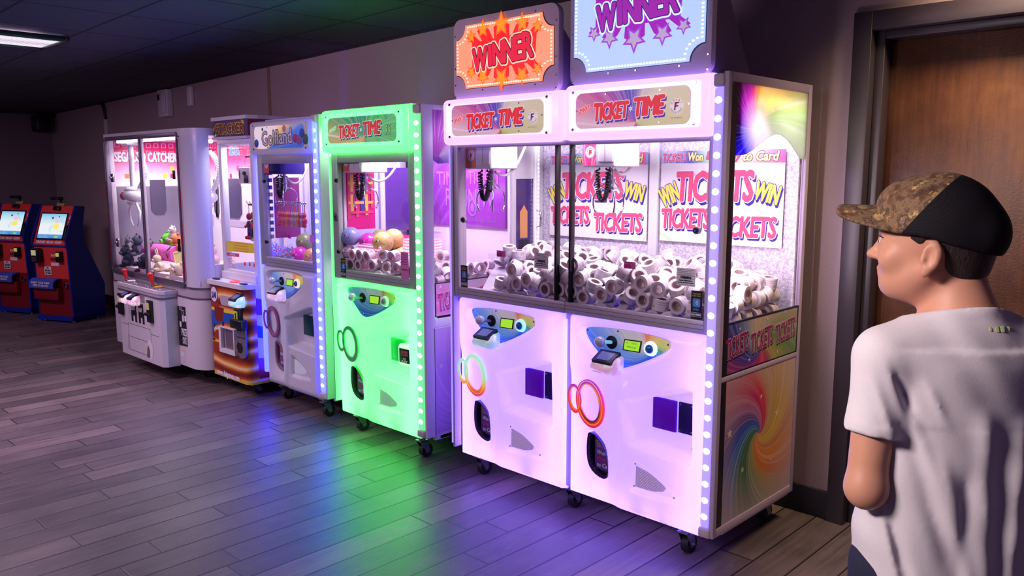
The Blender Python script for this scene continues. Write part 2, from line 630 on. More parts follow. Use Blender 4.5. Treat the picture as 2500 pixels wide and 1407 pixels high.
def door_wood():
    t = NT('worn_varnished_door')
    o = t.sep(t.obj())
    gv = t.n('ShaderNodeCombineXYZ')
    t.l(t.math('MULTIPLY', o[0], 30.0), gv.inputs[0]); t.l(t.math('MULTIPLY', o[2], 2.4), gv.inputs[2])
    g = t.noise(gv.outputs[0], 1.5, 7, .65)
    b = t.noise(t.obj(), 3.2, 5, .6)
    col = t.ramp(b, [(.25, srgb(54, 30, 24)), (.5, srgb(82, 48, 32)), (.72, srgb(104, 66, 38))])
    gr = t.ramp(g, [(.3, (.62, .58, .56, 1)), (.6, (1.1, 1.08, 1.05, 1))])
    col = t.mix(.85, col, gr, 'MULTIPLY')
    sp = t.ramp(t.noise(t.obj(), 46, 5, .8), [(.70, (0, 0, 0, 1)), (.76, (1, 1, 1, 1))])
    col = t.mix(t.math('MULTIPLY', sp, .35), col, srgb(196, 160, 130))
    p = t.bsdf(col, t.math('ADD', .26, t.math('MULTIPLY', b, .24)), spec=.4)
    bp = t.n('ShaderNodeBump'); bp.inputs['Strength'].default_value = .25; bp.inputs['Distance'].default_value = .003
    t.l(t.math('ADD', g, t.noise(t.obj(), 120, 3)), bp.inputs['Height']); t.l(bp.outputs[0], p.inputs['Normal'])
    return t.m


M['floor'] = floor_mat()
M['ceil'] = ceiling_mat()
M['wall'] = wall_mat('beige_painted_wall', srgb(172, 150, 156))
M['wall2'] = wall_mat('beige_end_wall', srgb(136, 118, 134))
M['door'] = door_wood()
M['frame'] = pm('dark_painted_door_frame', srgb(58, 50, 62), .38, noise=.08, nscale=14)
M['basebd'] = pm('black_cove_base', srgb(26, 22, 32), .4, noise=.1)
YW = 3.33
XL = -10.9

m = MB(); m.box(XL - .3, 3.0, -6.0, YW + .3, -.06, 0, M['floor']); struct(m.build('floor'))
m = MB()
m.add([(XL - .3, -6, ceil_z(XL - .3)), (3, -6, ceil_z(3)), (3, YW + .3, ceil_z(3)), (XL - .3, YW + .3, ceil_z(XL - .3)),
       (XL - .3, -6, ceil_z(XL - .3) + .06), (3, -6, ceil_z(3) + .06), (3, YW + .3, ceil_z(3) + .06), (XL - .3, YW + .3, ceil_z(XL - .3) + .06)],
      [(0, 3, 2, 1), (4, 5, 6, 7), (0, 1, 5, 4), (1, 2, 6, 5), (2, 3, 7, 6), (3, 0, 4, 7)], M['ceil'])
struct(m.build('ceiling'))
DX0, DX1, DZ = -1.335, -.30, 2.09        # outer edge of the door casing
m = MB()
m.box(XL, DX0 + .03, YW, YW + .14, 0, 2.5, M['wall'])
m.box(DX1 - .03, 3.0, YW, YW + .14, 0, 2.5, M['wall'])
m.box(DX0 + .03, DX1 - .03, YW, YW + .14, DZ - .03, 2.5, M['wall'])
struct(m.build('wall_back'))
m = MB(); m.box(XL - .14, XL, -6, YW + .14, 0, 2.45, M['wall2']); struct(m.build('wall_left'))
m = MB(); m.box(XL + .001, DX0, YW - .012, YW, 0, .125, M['basebd'], .003); struct(m.build('baseboard_back'))
m = MB(); m.box(XL, XL + .012, -6, YW - .013, 0, .125, M['basebd'], .003); struct(m.build('baseboard_left'))
sx = PY(657, 200, YW)[0]
m = MB(); m.box(sx - .018, sx + .018, YW - .006, YW, .125, ceil_z(sx) - .002, pm('tan_wall_batten', srgb(150, 118, 96), .5), .002); struct(m.build('trim_1'))

# door in its dark casing
d = bpy.data.objects.new('door_1', None); COL.objects.link(d); d.location = (DX0, YW, 0); d['_o'] = (DX0, YW, 0); struct(d)
m = MB(); fw_ = .072
for (a0, a1, b0, b1) in ((DX0, DX0 + fw_, 0, DZ), (DX1 - fw_, DX1, 0, DZ), (DX0 + fw_, DX1 - fw_, DZ - fw_, DZ)):
    m.box(a0, a1, YW - .022, YW + .13, b0, b1, M['frame'], .003)
m.build('door_casing', d)
m = MB()
for (a0, a1, b0, b1) in ((DX0 + fw_, DX0 + fw_ + .035, 0, DZ - fw_), (DX1 - fw_ - .035, DX1 - fw_, 0, DZ - fw_), (DX0 + fw_ + .035, DX1 - fw_ - .035, DZ - fw_ - .03, DZ - fw_)):
    m.box(a0, a1, YW + .028, YW + .10, b0, b1, M['frame'], .003)
m.build('door_stop', d)
m = MB(); m.box(DX0 + fw_ + .006, DX1 - fw_ - .006, YW + .10, YW + .128, .008, DZ - fw_ - .004, M['door'], .002); m.build('door_slab', d)

# troffer light at upper left
tx0, tx1, ty0, ty1 = -5.86, -5.38, .45, 1.78
tz = ceil_z(-5.62)
t = thing('ceiling_light', (-5.62, 1.1, tz - .03), 'white ribbed fluorescent light panel set in the black ceiling', 'ceiling light')
mm = NT('ribbed_diffuser')
o_ = mm.sep(mm.obj())
rb = mm.math('SINE', mm.math('MULTIPLY', o_[1], 2 * PI / .022))
rb2 = mm.math('SINE', mm.math('MULTIPLY', o_[0], 2 * PI / .24))
mm.bsdf((.7, .7, .7, 1), .4, emit=mm.mix(mm.math('ADD', mm.math('MULTIPLY', rb, .25), mm.math('ADD', .5, mm.math('MULTIPLY', rb2, .2))), (.42, .34, .40, 1), (1, .95, .96, 1)), es=1.0)
m = MB(); m.box(tx0 + .02, tx1 - .02, ty0 + .02, ty1 - .02, tz - .022, tz - .012, mm.m); m.build('diffuser', t)
m = MB()
for (a0, a1, b0, b1) in ((tx0, tx1, ty0, ty0 + .02), (tx0, tx1, ty1 - .02, ty1), (tx0, tx0 + .02, ty0 + .02, ty1 - .02), (tx1 - .02, tx1, ty0 + .02, ty1 - .02)):
    m.box(a0, a1, b0, b1, tz - .035, tz - .004, M['black'], .002)
m.build('frame', t)

# things on the walls
x_, z_ = PY(398, 250, YW - .05)
t = thing('alarm_box', (x_, YW, z_ - .12), 'off-white wall box with small dark window high on the back wall', 'wall box')
m = MB(); m.box(x_ - .10, x_ + .10, YW - .06, YW, z_ - .13, z_ + .115, M['white'], .008); m.build('housing', t)
m = MB(); m.box(x_ - .085, x_ - .045, YW - .064, YW - .060, z_ + .02, z_ + .075, M['black'], .001); m.build('window', t)
m = MB(); m.box(x_ - .02, x_ + .085, YW - .075, YW - .060, z_ - .10, z_ + .08, M['white'], .006); m.build('cover', t)
x_, z_ = PY(464, 235, YW - .02)
m = MB(); m.box(x_ - .04, x_ + .04, YW - .035, YW, z_ - .085, z_ + .085, M['white_plastic'], .008)
tag(m.build('wall_sensor', None, origin=(x_, YW, z_)), 'slim white sensor on back wall right of the larger box', 'sensor')
x_, z_ = PY(258, 315, YW - .02)
m = MB(); m.box(x_ - .025, x_ + .025, YW - .03, YW, 1.0, z_ + .10, M['white'], .004)
tag(m.build('cable_conduit', None, origin=(x_, YW, z_)), 'pale vertical conduit on wall above the white plush machine', 'conduit')
zc = z_ + .10
m = MB(); m.tube([(x_ - .005, YW - .015, zc + .005), (x_ - .03, YW - .02, zc + .10), (x_ - .10, YW - .015, zc + .22), (x_ - .15, YW - .02, ceil_z(x_) - .01)], .008, M['black'])
m.tube([(x_ + .008, YW - .015, zc + .005), (x_ + .01, YW - .02, zc + .12), (x_ - .06, YW - .018, zc + .24), (x_ - .12, YW - .02, ceil_z(x_) - .01)], .008, M['black'])
tag(m.build('wall_cable', None, origin=(x_, YW, zc)), 'dark cable running from the ceiling into the pale conduit', 'cable')
x_, y_, z_ = XL + .16, 3.18, 2.05
t = thing('loudspeaker', (x_, y_, z_), 'small black loudspeaker in the corner under the ceiling', 'loudspeaker')
m = MB(); m.box(x_ - .10, x_ + .10, y_ - .09, y_ + .07, z_ - .11, z_ + .08, M['black'], .02); m.build('housing', t)
m = MB(); m.box(x_ - .03, x_ + .03, y_ + .03, YW, z_ + .06, ceil_z(x_), M['black'], .004); m.build('bracket', t)

# ================================================================== ticket crane machines
def poly_sd(px, pz, poly):
    """signed distance (negative inside) of arrays of points to a polygon"""
    P_ = np.array(poly, float)
    dmin = np.full(px.shape, 1e9)
    inside = np.zeros(px.shape, bool)
    n = len(P_)
    for i in range(n):
        a, b = P_[i], P_[(i + 1) % n]
        e = b - a
        L = max(e @ e, 1e-12)
        t = np.clip(((px - a[0]) * e[0] + (pz - a[1]) * e[1]) / L, 0, 1)
        dx, dz = px - a[0] - t * e[0], pz - a[1] - t * e[1]
        dmin = np.minimum(dmin, np.hypot(dx, dz))
        c = ((a[1] > pz) != (b[1] > pz)) & (px < (b[0] - a[0]) * (pz - a[1]) / ((b[1] - a[1]) if abs(b[1] - a[1]) > 1e-12 else 1e-12) + a[0])
        inside ^= c
    return np.where(inside, -dmin, dmin)


def sstep(a, b, x):
    t = np.clip((x - a) / (b - a), 0, 1)
    return t * t * (3 - 2 * t)


F_TRI = smooth_loop([(0.13, 0.833), (0.16, 0.845), (0.326, 0.855), (0.517, 0.857), (0.711, 0.847), (0.762, 0.832), (0.735, 0.805), (0.69, 0.784), (0.583, 0.745), (0.46, 0.708), (0.37, 0.690), (0.31, 0.700), (0.256, 0.734), (0.195, 0.768), (0.15, 0.80)], 2)
F_CHUTE = smooth_loop([(0.155, 0.393), (0.172, 0.405), (0.204, 0.401), (0.273, 0.367), (0.322, 0.315), (0.334, 0.257), (0.328, 0.218), (0.284, 0.208), (0.208, 0.225), (0.162, 0.258), (0.147, 0.316)], 1)
F_POCKET = [(0.43, 0.565), (0.87, 0.66), (0.905, 0.66), (0.915, 0.39), (0.731, 0.400), (0.50, 0.410)]
F_SPK = [(0.537, 0.331), (0.626, 0.309), (0.73, 0.275), (0.826, 0.232), (0.666, 0.224), (0.532, 0.226)]
F_PERF = [(0.544, 0.318), (0.626, 0.307), (0.712, 0.287), (0.759, 0.266), (0.738, 0.246), (0.666, 0.233), (0.541, 0.231)]
DZ0, DZ1 = .105, .885


def door_relief(x0, x1, Y):
    Wd = x1 - x0
    def scl(poly): return [(x0 + a * Wd, b) for a, b in poly]
    NX, NZ = 110, 130
    xs = x0 + Wd * np.linspace(0, 1, NX + 1)
    zs = np.linspace(DZ0, DZ1, NZ + 1)
    X, Z = np.meshgrid(xs, zs)
    e = np.minimum(np.minimum(X - x0, x1 - X), np.minimum(Z - DZ0, DZ1 - Z))
    r = .05
    ee = np.clip(e, 0, r)
    D = r - np.sqrt(np.maximum(r * r - (r - ee) ** 2, 0))
    D = np.minimum(D, r)
    sd = poly_sd(X, Z, scl(F_TRI)); D = D + .030 * sstep(.020, -.002, sd)
    # soft funnel under the control plate
    D = D + .016 * sstep(.09, .0, sd) * sstep(.80, .70, Z)
    sd = poly_sd(X, Z, scl(F_POCKET)); s_ = (X - x0) / Wd
    D = D + (.030 + .050 * sstep(.44, .60, s_)) * sstep(.016, -.014, sd)
    sd = poly_sd(X, Z, scl(F_CHUTE)); D = D + .045 * sstep(.004, -.010, sd) + .020 * sstep(.065, .0, sd) * sstep(.36, .28, s_)
    sd = poly_sd(X, Z, scl(F_SPK)); D = D + .016 * sstep(.022, -.004, sd)
    # two crossing creases of the moulding
    c1 = .40 + .06 * np.sin((Z - .1) * 4.0)
    D = D - .010 * np.exp(-((s_ - c1) / .035) ** 2) * sstep(.68, .60, Z) * sstep(.10, .2, Z)
    D = D + .012 * sstep(.40, .30, s_ + .12 * (Z - .4)) * sstep(.70, .6, Z)
    return X, Y + D, Z


def lerp_mat_z(name, z0, z1, stops, rough=.4, es=.75):
    t = NT(name)
    o = t.sep(t.obj())
    f = t.n('ShaderNodeMapRange'); t.l(o[2], f.inputs[0]); f.inputs[1].default_value = z0; f.inputs[2].default_value = z1
    c = t.ramp(f.outputs[0], stops)
    t.bsdf(c, rough, emit=c, es=es)
    return t.m


RAIN = [(0, srgb(150, 40, 200)), (.14, srgb(70, 50, 220)), (.25, srgb(40, 110, 225)), (.36, srgb(60, 170, 80)), (.48, srgb(210, 210, 60)),
        (.60, srgb(240, 190, 60)), (.72, srgb(240, 110, 40)), (.84, srgb(225, 40, 90)), (.93, srgb(210, 40, 170)), (1, srgb(150, 40, 200))]
CTRL = [(0, srgb(236, 160, 90)), (.06, srgb(235, 120, 50)), (.14, srgb(215, 205, 205)), (.26, srgb(214, 208, 214)), (.36, srgb(110, 160, 220)), (.42, srgb(20, 90, 210)),
        (.54, srgb(20, 90, 200)), (.62, srgb(40, 150, 190)), (.70, srgb(70, 170, 110)), (.78, srgb(200, 210, 90)), (.88, srgb(225, 205, 110)), (1, srgb(236, 160, 90))]


def caster(x, y, z1, par, face=1):
    """swivel caster: fork, wheel"""
    m = MB()
    m.box(x - .03, x + .03, y - .03, y + .03, z1 - .006, z1, M['steel'])
    m.cyl((x, y, z1 - .02), (x, y, z1 - .006), .02, M['steel'], 14)
    for s_ in (-1, 1):
        m.add([(x + s_ * .019, y - .028, z1 - .02), (x + s_ * .019, y + .022, z1 - .02), (x + s_ * .019, y + .036, .032), (x + s_ * .019, y + .014, .026),
               (x + s_ * .023, y - .028, z1 - .02), (x + s_ * .023, y + .022, z1 - .02), (x + s_ * .023, y + .036, .032), (x + s_ * .023, y + .014, .026)],
              [(0, 1, 2, 3), (7, 6, 5, 4), (0, 3, 7, 4), (1, 5, 6, 2), (2, 6, 7, 3), (0, 4, 5, 1)], M['steel'])
    m.box(x - .023, x + .023, y - .028, y + .022, z1 - .024, z1 - .018, M['steel'])
    c = m.build('caster', par)
    m = MB()
    yc = y + .024
    m.cyl((x - .015, yc, .0365), (x + .015, yc, .0365), .036, M['rubber'], 24)
    m.cyl((x - .0165, yc, .0365), (x + .0165, yc, .0365), .016, M['steel'], 14)
    m.cyl((x - .026, yc, .0365), (x + .026, yc, .0365), .006, M['chrome'], 8)
    m.build('wheel', par).parent = c
    c['_o'] = par['_o']
    return c


def screw(m, fr, a, b, d, r=.0055):
    m.cyl(fr.p(a, b, d - .001), fr.p(a, b, d + .0022), r, M['chrome'], 10, r2=r * .8)
    m.obox(fr, a - r * .6, a + r * .6, b - r * .15, b + r * .15, d + .0021, d + .0026, M['black'])


def claw_unit(par, x, y, ztop, zbot, box=(.175, .17), logo=True, boxmat=None, hose_to=None, small=1.0):
    """carriage box under the roof, with cable coil and three-finger claw"""
    bm_ = boxmat or M['white_plastic']
    hw = box[0] / 2
    m = MB(); m.box(x - hw, x + hw, y - .09, y + .09, zbot, ztop, bm_, .008)
    fr = FY(y - .09)
    if logo:
        m.poly([(x - hw + .004, zbot + .006), (x - hw + .075, zbot + .006), (x - hw + .075, ztop - .004), (x - hw + .004, ztop - .004)], fr, .0008, MCL)
        m.poly(ellipse(x - hw + .045, zbot + .062, .026, .026), fr, .0014, M['wprint'])
        m.band(ellipse(x - hw + .045, zbot + .062, .024, .024), ellipse(x - hw + .045, zbot + .062, .0165, .0165), fr, .0014, .0018, M['navy'])
        m.band(ellipse(x - hw + .045, zbot + .062, .0225, .0225), ellipse(x - hw + .045, zbot + .062, .018, .018), fr, .0018, .0021, M['wprint'])
        m.text('F', fr, x - hw + .046, zbot + .062, .013, .018, M['red'], d=.002, bold=.0015)
        m.obox(fr, x - hw + .09, x + hw - .006, zbot + .02, ztop - .005, 0, .006, bm_, .004)
        m.obox(fr, x - hw + .125, x - hw + .127, zbot + .022, ztop - .01, .006, .0065, M['alu_d'])
    car = m.build('carriage', par)
    m = MB()
    k = small
    m.cyl((x, y, zbot), (x, y, zbot - .035 * k), .011 * k, M['chrome'], 14)
    m.cyl((x, y, zbot - .035 * k), (x, y, zbot - .095 * k), .015 * k, M['chrome'], 16)
    m.cyl((x, y, zbot - .052 * k), (x, y, zbot - .060 * k), .020 * k, M['steel'], 16)
    m.cyl((x, y, zbot - .085 * k), (x, y, zbot - .110 * k), .012 * k, M['chrome'], 14, r2=.006 * k)
    hub = m.build('claw_hub', par); hub.parent = car
    for q in range(3):
        a = math.radians(200 + 120 * q)
        ca, sa = math.cos(a), math.sin(a)
        pts = [(.012, -.09), (.040, -.088), (.066, -.104), (.078, -.135), (.078, -.165), (.068, -.190), (.062, -.196)]
        m = MB()
        m.tube([(x + ca * r * k, y + sa * r * k, zbot + z * k) for r, z in pts], [.0035 * k] * 5 + [.005 * k, .007 * k], M['chrome'], 8)
        m.tube([(x + ca * .014 * k, y + sa * .014 * k, zbot - .055 * k), (x + ca * .050 * k, y + sa * .050 * k, zbot - .092 * k)], .0025 * k, M['steel'], 6)
        m.build('claw_finger', par).parent = car
    # coiled cable
    m = MB()
    pts = []
    N = 420
    for i in range(N + 1):
        t = i / N
        ang = t * PI
        cx = x - .035 * k - .030 * k * math.cos(ang)
        cz = zbot - .004 - .140 * k * math.sin(ang) ** .8
        tt = t * 2 * PI * 34
        pts.append((cx + .010 * k * math.cos(tt) * math.cos(ang), y - .012 + .010 * k * math.sin(tt), cz + .010 * k * math.cos(tt) * math.sin(ang) * .6))
    m.tube(pts, .0042 * k, M['black'], 5)
    m.build('coil_cable', par).parent = car
    if hose_to:
        m = MB()
        p0 = Vector((x + .02, y, zbot - .01)); p2 = Vector(hose_to)
        p1 = (p0 + p2) / 2 + Vector((0, 0, -.20))
        m.tube([p0 * (1 - t) ** 2 + p1 * 2 * t * (1 - t) + p2 * t * t for t in [i / 20 for i in range(21)]], .0065, M['white_plastic'], 8)
        m.build('hose', par).parent = car
    for ch in par.children:
        pass
    return car


MCL = swirl('logo_swirl', (0, 2), (0, 1.45), [(0, srgb(200, 40, 110)), (.3, srgb(210, 60, 120)), (.5, srgb(230, 150, 80)), (.7, srgb(220, 190, 90)), (1, srgb(200, 40, 110))], .1, .3)


def header_text_ticket(m, fr, X, Zc, Wd, d, green=False):
    red, nav, wh = (M['red_lit'], M['navy_lit'], M['white_lit']) if not green else (M['gred'], M['gnavy'], M['gwhite'])
    m.text('SMART', fr, X(.168), Zc + .004, .088 * Wd, .018, red if not green else M['gyel'], d=d, rot=.30, shear=.1, bold=.0008, outline=wh, ow=.0016, shadow=red if not green else M['gnavy'], sh=(.0008, -.0012))
    m.text('TICKET', fr, X(.362), Zc - .008, .235 * Wd, .062, red, d=d, rot=.035, shear=.20, bold=.0042, outline=wh, ow=.0026, shadow=nav, sh=(.006, -.009), space=.96, taper=-.06)
    m.text('TIME', fr, X(.615), Zc + .002, .190 * Wd, .064, red, d=d, rot=.035, shear=.20, bold=.0042, outline=wh, ow=.0026, shadow=nav, sh=(.006, -.009), space=.96)
    m.poly(star(X(.495), Zc - .004, .014, .3, 6), fr, d + .002, wh)
    if green:
        m.text('RX', fr, X(.785), Zc - .012, .055 * Wd, .045, M['gyel'], d=d, shear=.1, bold=.001, outline=M['gnavy'], ow=.003)
        m.text('R', fr, X(.765), Zc + .05, .006, .008, M['gnavy'], d=d)
        m.band(ellipse(X(.765), Zc + .05, .009, .009, n=16), ellipse(X(.765), Zc + .05, .0075, .0075, n=16), fr, d, d + .0004, M['gnavy'])
    else:
        c = (X(.785), Zc - .006)
        m.poly(ellipse(c[0], c[1], .027, .027), fr, d + .0004, M['white_lit'])
        for k, ch in enumerate('SMART'):
            a = math.radians(150 - 30 * k)
            m.text(ch, fr, c[0] + .023 * math.cos(a), c[1] + .023 * math.sin(a), .006, .007, M['navy'], d=d + .0006, rot=a - PI / 2)
        for k, ch in enumerate('INDUSTRIES'):
            a = math.radians(200 + 15.5 * k)
            m.text(ch, fr, c[0] + .023 * math.cos(a), c[1] + .023 * math.sin(a), .0045 if ch != 'I' else .0015, .007, M['navy'], d=d + .0006, rot=a + PI / 2)
        m.poly([(c[0] - .010, c[1] - .014), (c[0] - .004, c[1] - .014), (c[0] - .003, c[1] - .003), (c[0] + .007, c[1] - .001), (c[0] + .008, c[1] + .004), (c[0] - .001, c[1] + .003), (c[0] + .001, c[1] + .009), (c[0] + .011, c[1] + .010), (c[0] + .011, c[1] + .015), (c[0] - .008, c[1] + .015)], fr, d + .0012, M['red'])
        m.text('www.smartind.com', fr, c[0], c[1] - .040, .050, .005, M['navy'], d=d)


M['gred'] = pm('print_brick_red', srgb(196, 58, 58), .4, emit=srgb(196, 58, 58), es=.6)
M['gnavy'] = pm('print_deep_teal', srgb(16, 84, 120), .4, emit=srgb(16, 84, 120), es=.6)
M['gwhite'] = pm('print_mint_white', srgb(214, 246, 226), .4, emit=srgb(214, 246, 226), es=.6)
M['gyel'] = pm('print_lime', srgb(150, 210, 80), .4, emit=srgb(150, 210, 80), es=.6)
M['lcd'] = em('lime_lcd_backlight', srgb(158, 222, 26), 1.0, (.1, .1, .1, 1))
M['lcd_ink'] = pm('lcd_ink', srgb(60, 110, 20), .4)
M['clear_ball'] = pm('crystal_ball_plastic', srgb(226, 226, 238), .1, spec=.9, noise=.35, nscale=160, coat=.6)
M['blue_dome'] = pm('blue_push_dome', srgb(16, 110, 170), .15, spec=.8, coat=.7)
M['grey_dome'] = pm('grey_push_dome', srgb(130, 150, 140), .2, spec=.7)
M['perf'] = None


def perf_mat(name, base, dot):
    t = NT(name)
    o = t.sep(t.obj())
    P_ = .0115
    a = t.math('DIVIDE', t.math('ADD', o[0], o[2]), P_)
    b = t.math('DIVIDE', t.math('SUBTRACT', o[0], o[2]), P_)
    fa = t.math('SUBTRACT', t.math('FRACT', t.math('ADD', a, 100.0)), .5)
    fb = t.math('SUBTRACT', t.math('FRACT', t.math('ADD', b, 100.0)), .5)
    r = t.math('SQRT', t.math('ADD', t.math('MULTIPLY', fa, fa), t.math('MULTIPLY', fb, fb)))
    f = t.math('LESS_THAN', r, .22)
    c = t.mix(f, base, dot)
    t.bsdf(c, .45, .2, emit=c, es=.4)  # emission added so the perforated sheet looks half lit
    return t.m


def reader_mat(name, col, es):
    t = NT(name)
    nz = t.noise(t.obj(), 42, 2)
    e = t.mix(t.ramp(nz, [(.45, (0, 0, 0, 1)), (.65, (1, 1, 1, 1))]), col, (1, .95, 1, 1))
    t.bsdf((.8, .78, .84, 1), .15, emit=e, es=es, coat=.5)
    return t.m


def card_reader(par, fr, a, b, d, col, es, w_=.125, tilt=0.0, scr=None):
    """translucent wedge card reader with a dark slanted screen"""
    body = reader_mat('lit_card_reader', col, es)
    m = MB()
    h = w_ / 2
    prof = [(.0, -.045), (.0, .030), (.045, .022), (.078, -.018), (.060, -.042)]       # (out, up)
    n = len(prof)
    vs = []
    for s_ in (-1, 1):
        for (o_, u_) in prof:
            k = 1.0 if o_ < .06 else .88
            vs.append(fr.p(a + s_ * h * k, b + u_, d + o_))
    fs = [tuple(range(n)), tuple(reversed(range(n, 2 * n)))] + [(n + i, n + (i + 1) % n, (i + 1) % n, i) for i in range(n)]
    bm = bmesh.new()
    bv = [bm.verts.new(p) for p in vs]
    for f in fs: bm.faces.new([bv[i] for i in f])
    bmesh.ops.recalc_face_normals(bm, faces=bm.faces[:])
    bmesh.ops.bevel(bm, geom=bm.edges[:], offset=.006, segments=2, affect='EDGES')
    m.addbm(bm, body, True)
    r = m.build('card_reader', par)
    m = MB()
    q = [fr.p(a - h * .78, b + .041, d + .008), fr.p(a + h * .78, b + .041, d + .008), fr.p(a + h * .74, b + .008, d + .072), fr.p(a - h * .74, b + .008, d + .072)]
    up_ = (q[1] - q[0]).cross(q[3] - q[0]).normalized()
    if up_.dot(fr.v) < 0: up_ = -up_
    lo = [p + up_ * -.010 for p in q]; hi = [p + up_ * .004 for p in q]
    m.add(lo + hi, [(0, 1, 2, 3), (7, 6, 5, 4), (0, 4, 5, 1), (1, 5, 6, 2), (2, 6, 7, 3), (3, 7, 4, 0)], M['black'])
    q2 = [q[0].lerp(q[2], .16) + up_ * .0045, q[1].lerp(q[3], .16) + up_ * .0045, q[2].lerp(q[0], .16) + up_ * .0045, q[3].lerp(q[1], .16) + up_ * .0045]
    m.add(q2, [(0, 1, 2, 3)], scr or M['reader_scr'])
    m.build('reader_screen', par).parent = r
    return r


M['reader_scr'] = em('reader_lcd', srgb(90, 90, 150), .9, (.05, .05, .08, 1))


def bay_door(par, x0, x1, Y, st):
    """one glowing moulded lower door with everything set in it"""
    Wd = x1 - x0
    fr = FY(Y)
    def S_(poly): return [(x0 + a * Wd, b) for a, b in poly]
    def sx_(a): return x0 + a * Wd
    X, Yy, Z = door_relief(x0, x1, Y)
    m = MB()
    nz, nx = X.shape
    vs = [(X[j, i], Yy[j, i], Z[j, i]) for j in range(nz) for i in range(nx)]
    fs = [(j * nx + i, j * nx + i + 1, (j + 1) * nx + i + 1, (j + 1) * nx + i) for j in range(nz - 1) for i in range(nx - 1)]
    loop = [i for i in range(nx)] + [j * nx + nx - 1 for j in range(1, nz)] + [(nz - 1) * nx + i for i in range(nx - 2, -1, -1)] + [j * nx for j in range(nz - 2, 0, -1)]
    b = len(vs)
    vs += [(vs[k][0], Y + .085, vs[k][2]) for k in loop]
    n = len(loop)
    fs += [(loop[(k + 1) % n], loop[k], b + k, b + (k + 1) % n) for k in range(n)]
    m.add(vs, fs, st['glow'], True)
    door = m.build('lower_door', par)

    def part(name, mb):
        o = mb.build(name, par); o.parent = door
        return o
    # led strips behind the rim of the moulding
    if st.get('strip'):
        m = MB()
        yy = Y + .078
        m.box(x0 + .012, x0 + .022, yy - .006, yy, DZ0 + .03, DZ1 - .03, st['strip'])
        m.box(x1 - .022, x1 - .012, yy - .006, yy, DZ0 + .03, DZ1 - .03, st['strip'])
        m.box(x0 + .03, x1 - .03, yy - .006, yy, DZ0 + .012, DZ0 + .022, st['strip'])
        m.box(x0 + .03, x1 - .03, yy - .006, yy, DZ1 - .022, DZ1 - .012, st['strip'])
        part('led_strip', m)
    # brackets that show as darker blobs low on the moulding
    m = MB()
    for (a, z, w_, h_) in st.get('brackets', ()):
        m.box(sx_(a), sx_(a) + w_, Y + .035, Y + .06, z, z + h_, M['alu_d'], .002)
    if m.v: part('bracket', m)
    # control plate, its print made to glow so it looks lit
    cp = MB(); dp = -.0255
    cp.prism(S_(F_TRI), fr, dp - .004, dp, st['ctrl'], M['dark'])
    for (a, z) in ((.150, .832), (.38, .846), (.735, .826), (.335, .712)):
        screw(cp, fr, sx_(a), z, dp, .005)
    part('control_plate', cp)
    m = MB(); c = (sx_(.335), .797)
    m.cyl(fr.p(c[0], c[1], dp), fr.p(c[0], c[1], dp + .004), .027, M['black'], 28)
    m.cyl(fr.p(c[0], c[1], dp), fr.p(c[0] - .012, c[1] + .006, dp + .045), .007, st.get('shaft', M['steel']), 12)
    part('joystick_base', m)
    m = MB(); m.ell(fr.p(c[0] - .016, c[1] + .008, dp + .058), .022, M['clear_ball'], 22, 14); part('joystick_ball', m)
    m = MB()
    q = [(.437, .816), (.548, .818), (.536, .779), (.427, .778)]
    cx = sum(p[0] for p in q) / 4; cz = sum(p[1] for p in q) / 4
    m.prism([(sx_(cx + (a - cx) * 1.13), cz + (z - cz) * 1.2) for a, z in q], fr, dp, dp + .004, M['black'])
    m.poly(S_(q), fr, dp + .0045, M['lcd'])
    if st.get('lcdtext', True):
        m.text('BET 1   CREDITS', fr, sx_(cx), cz + .010, .055, .006, M['lcd_ink'], d=dp + .0047)
        m.text('PRESS START', fr, sx_(cx), cz - .006, .045, .008, M['lcd_ink'], d=dp + .0047)
    part('display_screen', m)
    m = MB(); bc = (sx_(.618), .799)
    m.cyl(fr.p(*bc, dp), fr.p(*bc, dp + .012), .030, st['ring'], 28, r2=.026)
    m.ell(fr.p(*bc, dp + .012), (.018, .012, .018), st['dome'], 22, 12)
    part('push_button', m)
    # rings decal
    m = MB()
    for (c, o_, i_, r_) in st['rings']:
        pass
    c = (sx_(.205), .530)
    m.band(ellipse(*c, .073, .101, .22), ellipse(c[0] - .004, c[1] + .004, .050, .076, .24), fr, -.004, .003, st['ringmat'])
    m.band(ellipse(c[0] - .002, c[1] + .002, .056, .083, .22), ellipse(c[0] - .004, c[1] + .004, .050, .076, .24), fr, .003, .0035, st['ringmat2'])
    m.band(ellipse(c[0] - .001, c[1] + .003, .066, .094, .22), ellipse(c[0] - .001, c[1] + .003, .061, .090, .22), fr, .003, .0035, st['ringmat3'])
    c = (sx_(.083), .537)
    m.band(ellipse(*c, .036, .062, .12), ellipse(c[0] + .003, c[1] + .002, .025, .046, .12), fr, .0, .0045, st['ringmat'])
    m.band(ellipse(c[0] + .002, c[1] + .001, .029, .051, .12), ellipse(c[0] + .003, c[1] + .002, .025, .046, .12), fr, .0045, .005, st['ringmat3'])
    part('ring_decal', m)
    # prize chute
    m = MB()
    inn = S_(F_CHUTE)
    cx = sum(p[0] for p in inn) / len(inn); cz = sum(p[1] for p in inn) / len(inn)
    inn2 = [(cx + (a - cx) * .93, cz + (z - cz) * .95) for a, z in inn]
    inn3 = [(cx + .008 + (a - cx) * .78, cz + .006 + (z - cz) * .86) for a, z in inn]
    m.band(inn2, inn3, fr, -.046, -.022, st['chute_rim'])
    m.poly(inn2, fr, -.046, M['hole'])
    part('prize_chute', m)
    m = MB()
    pl = [(cx - .022, .248), (cx + .050, .240), (cx + .052, .300), (cx + .036, .340), (cx + .004, .375), (cx - .022, .388)]
    m.poly(pl, fr, -.040, st['chute_poster'])
    tx = cx + .012
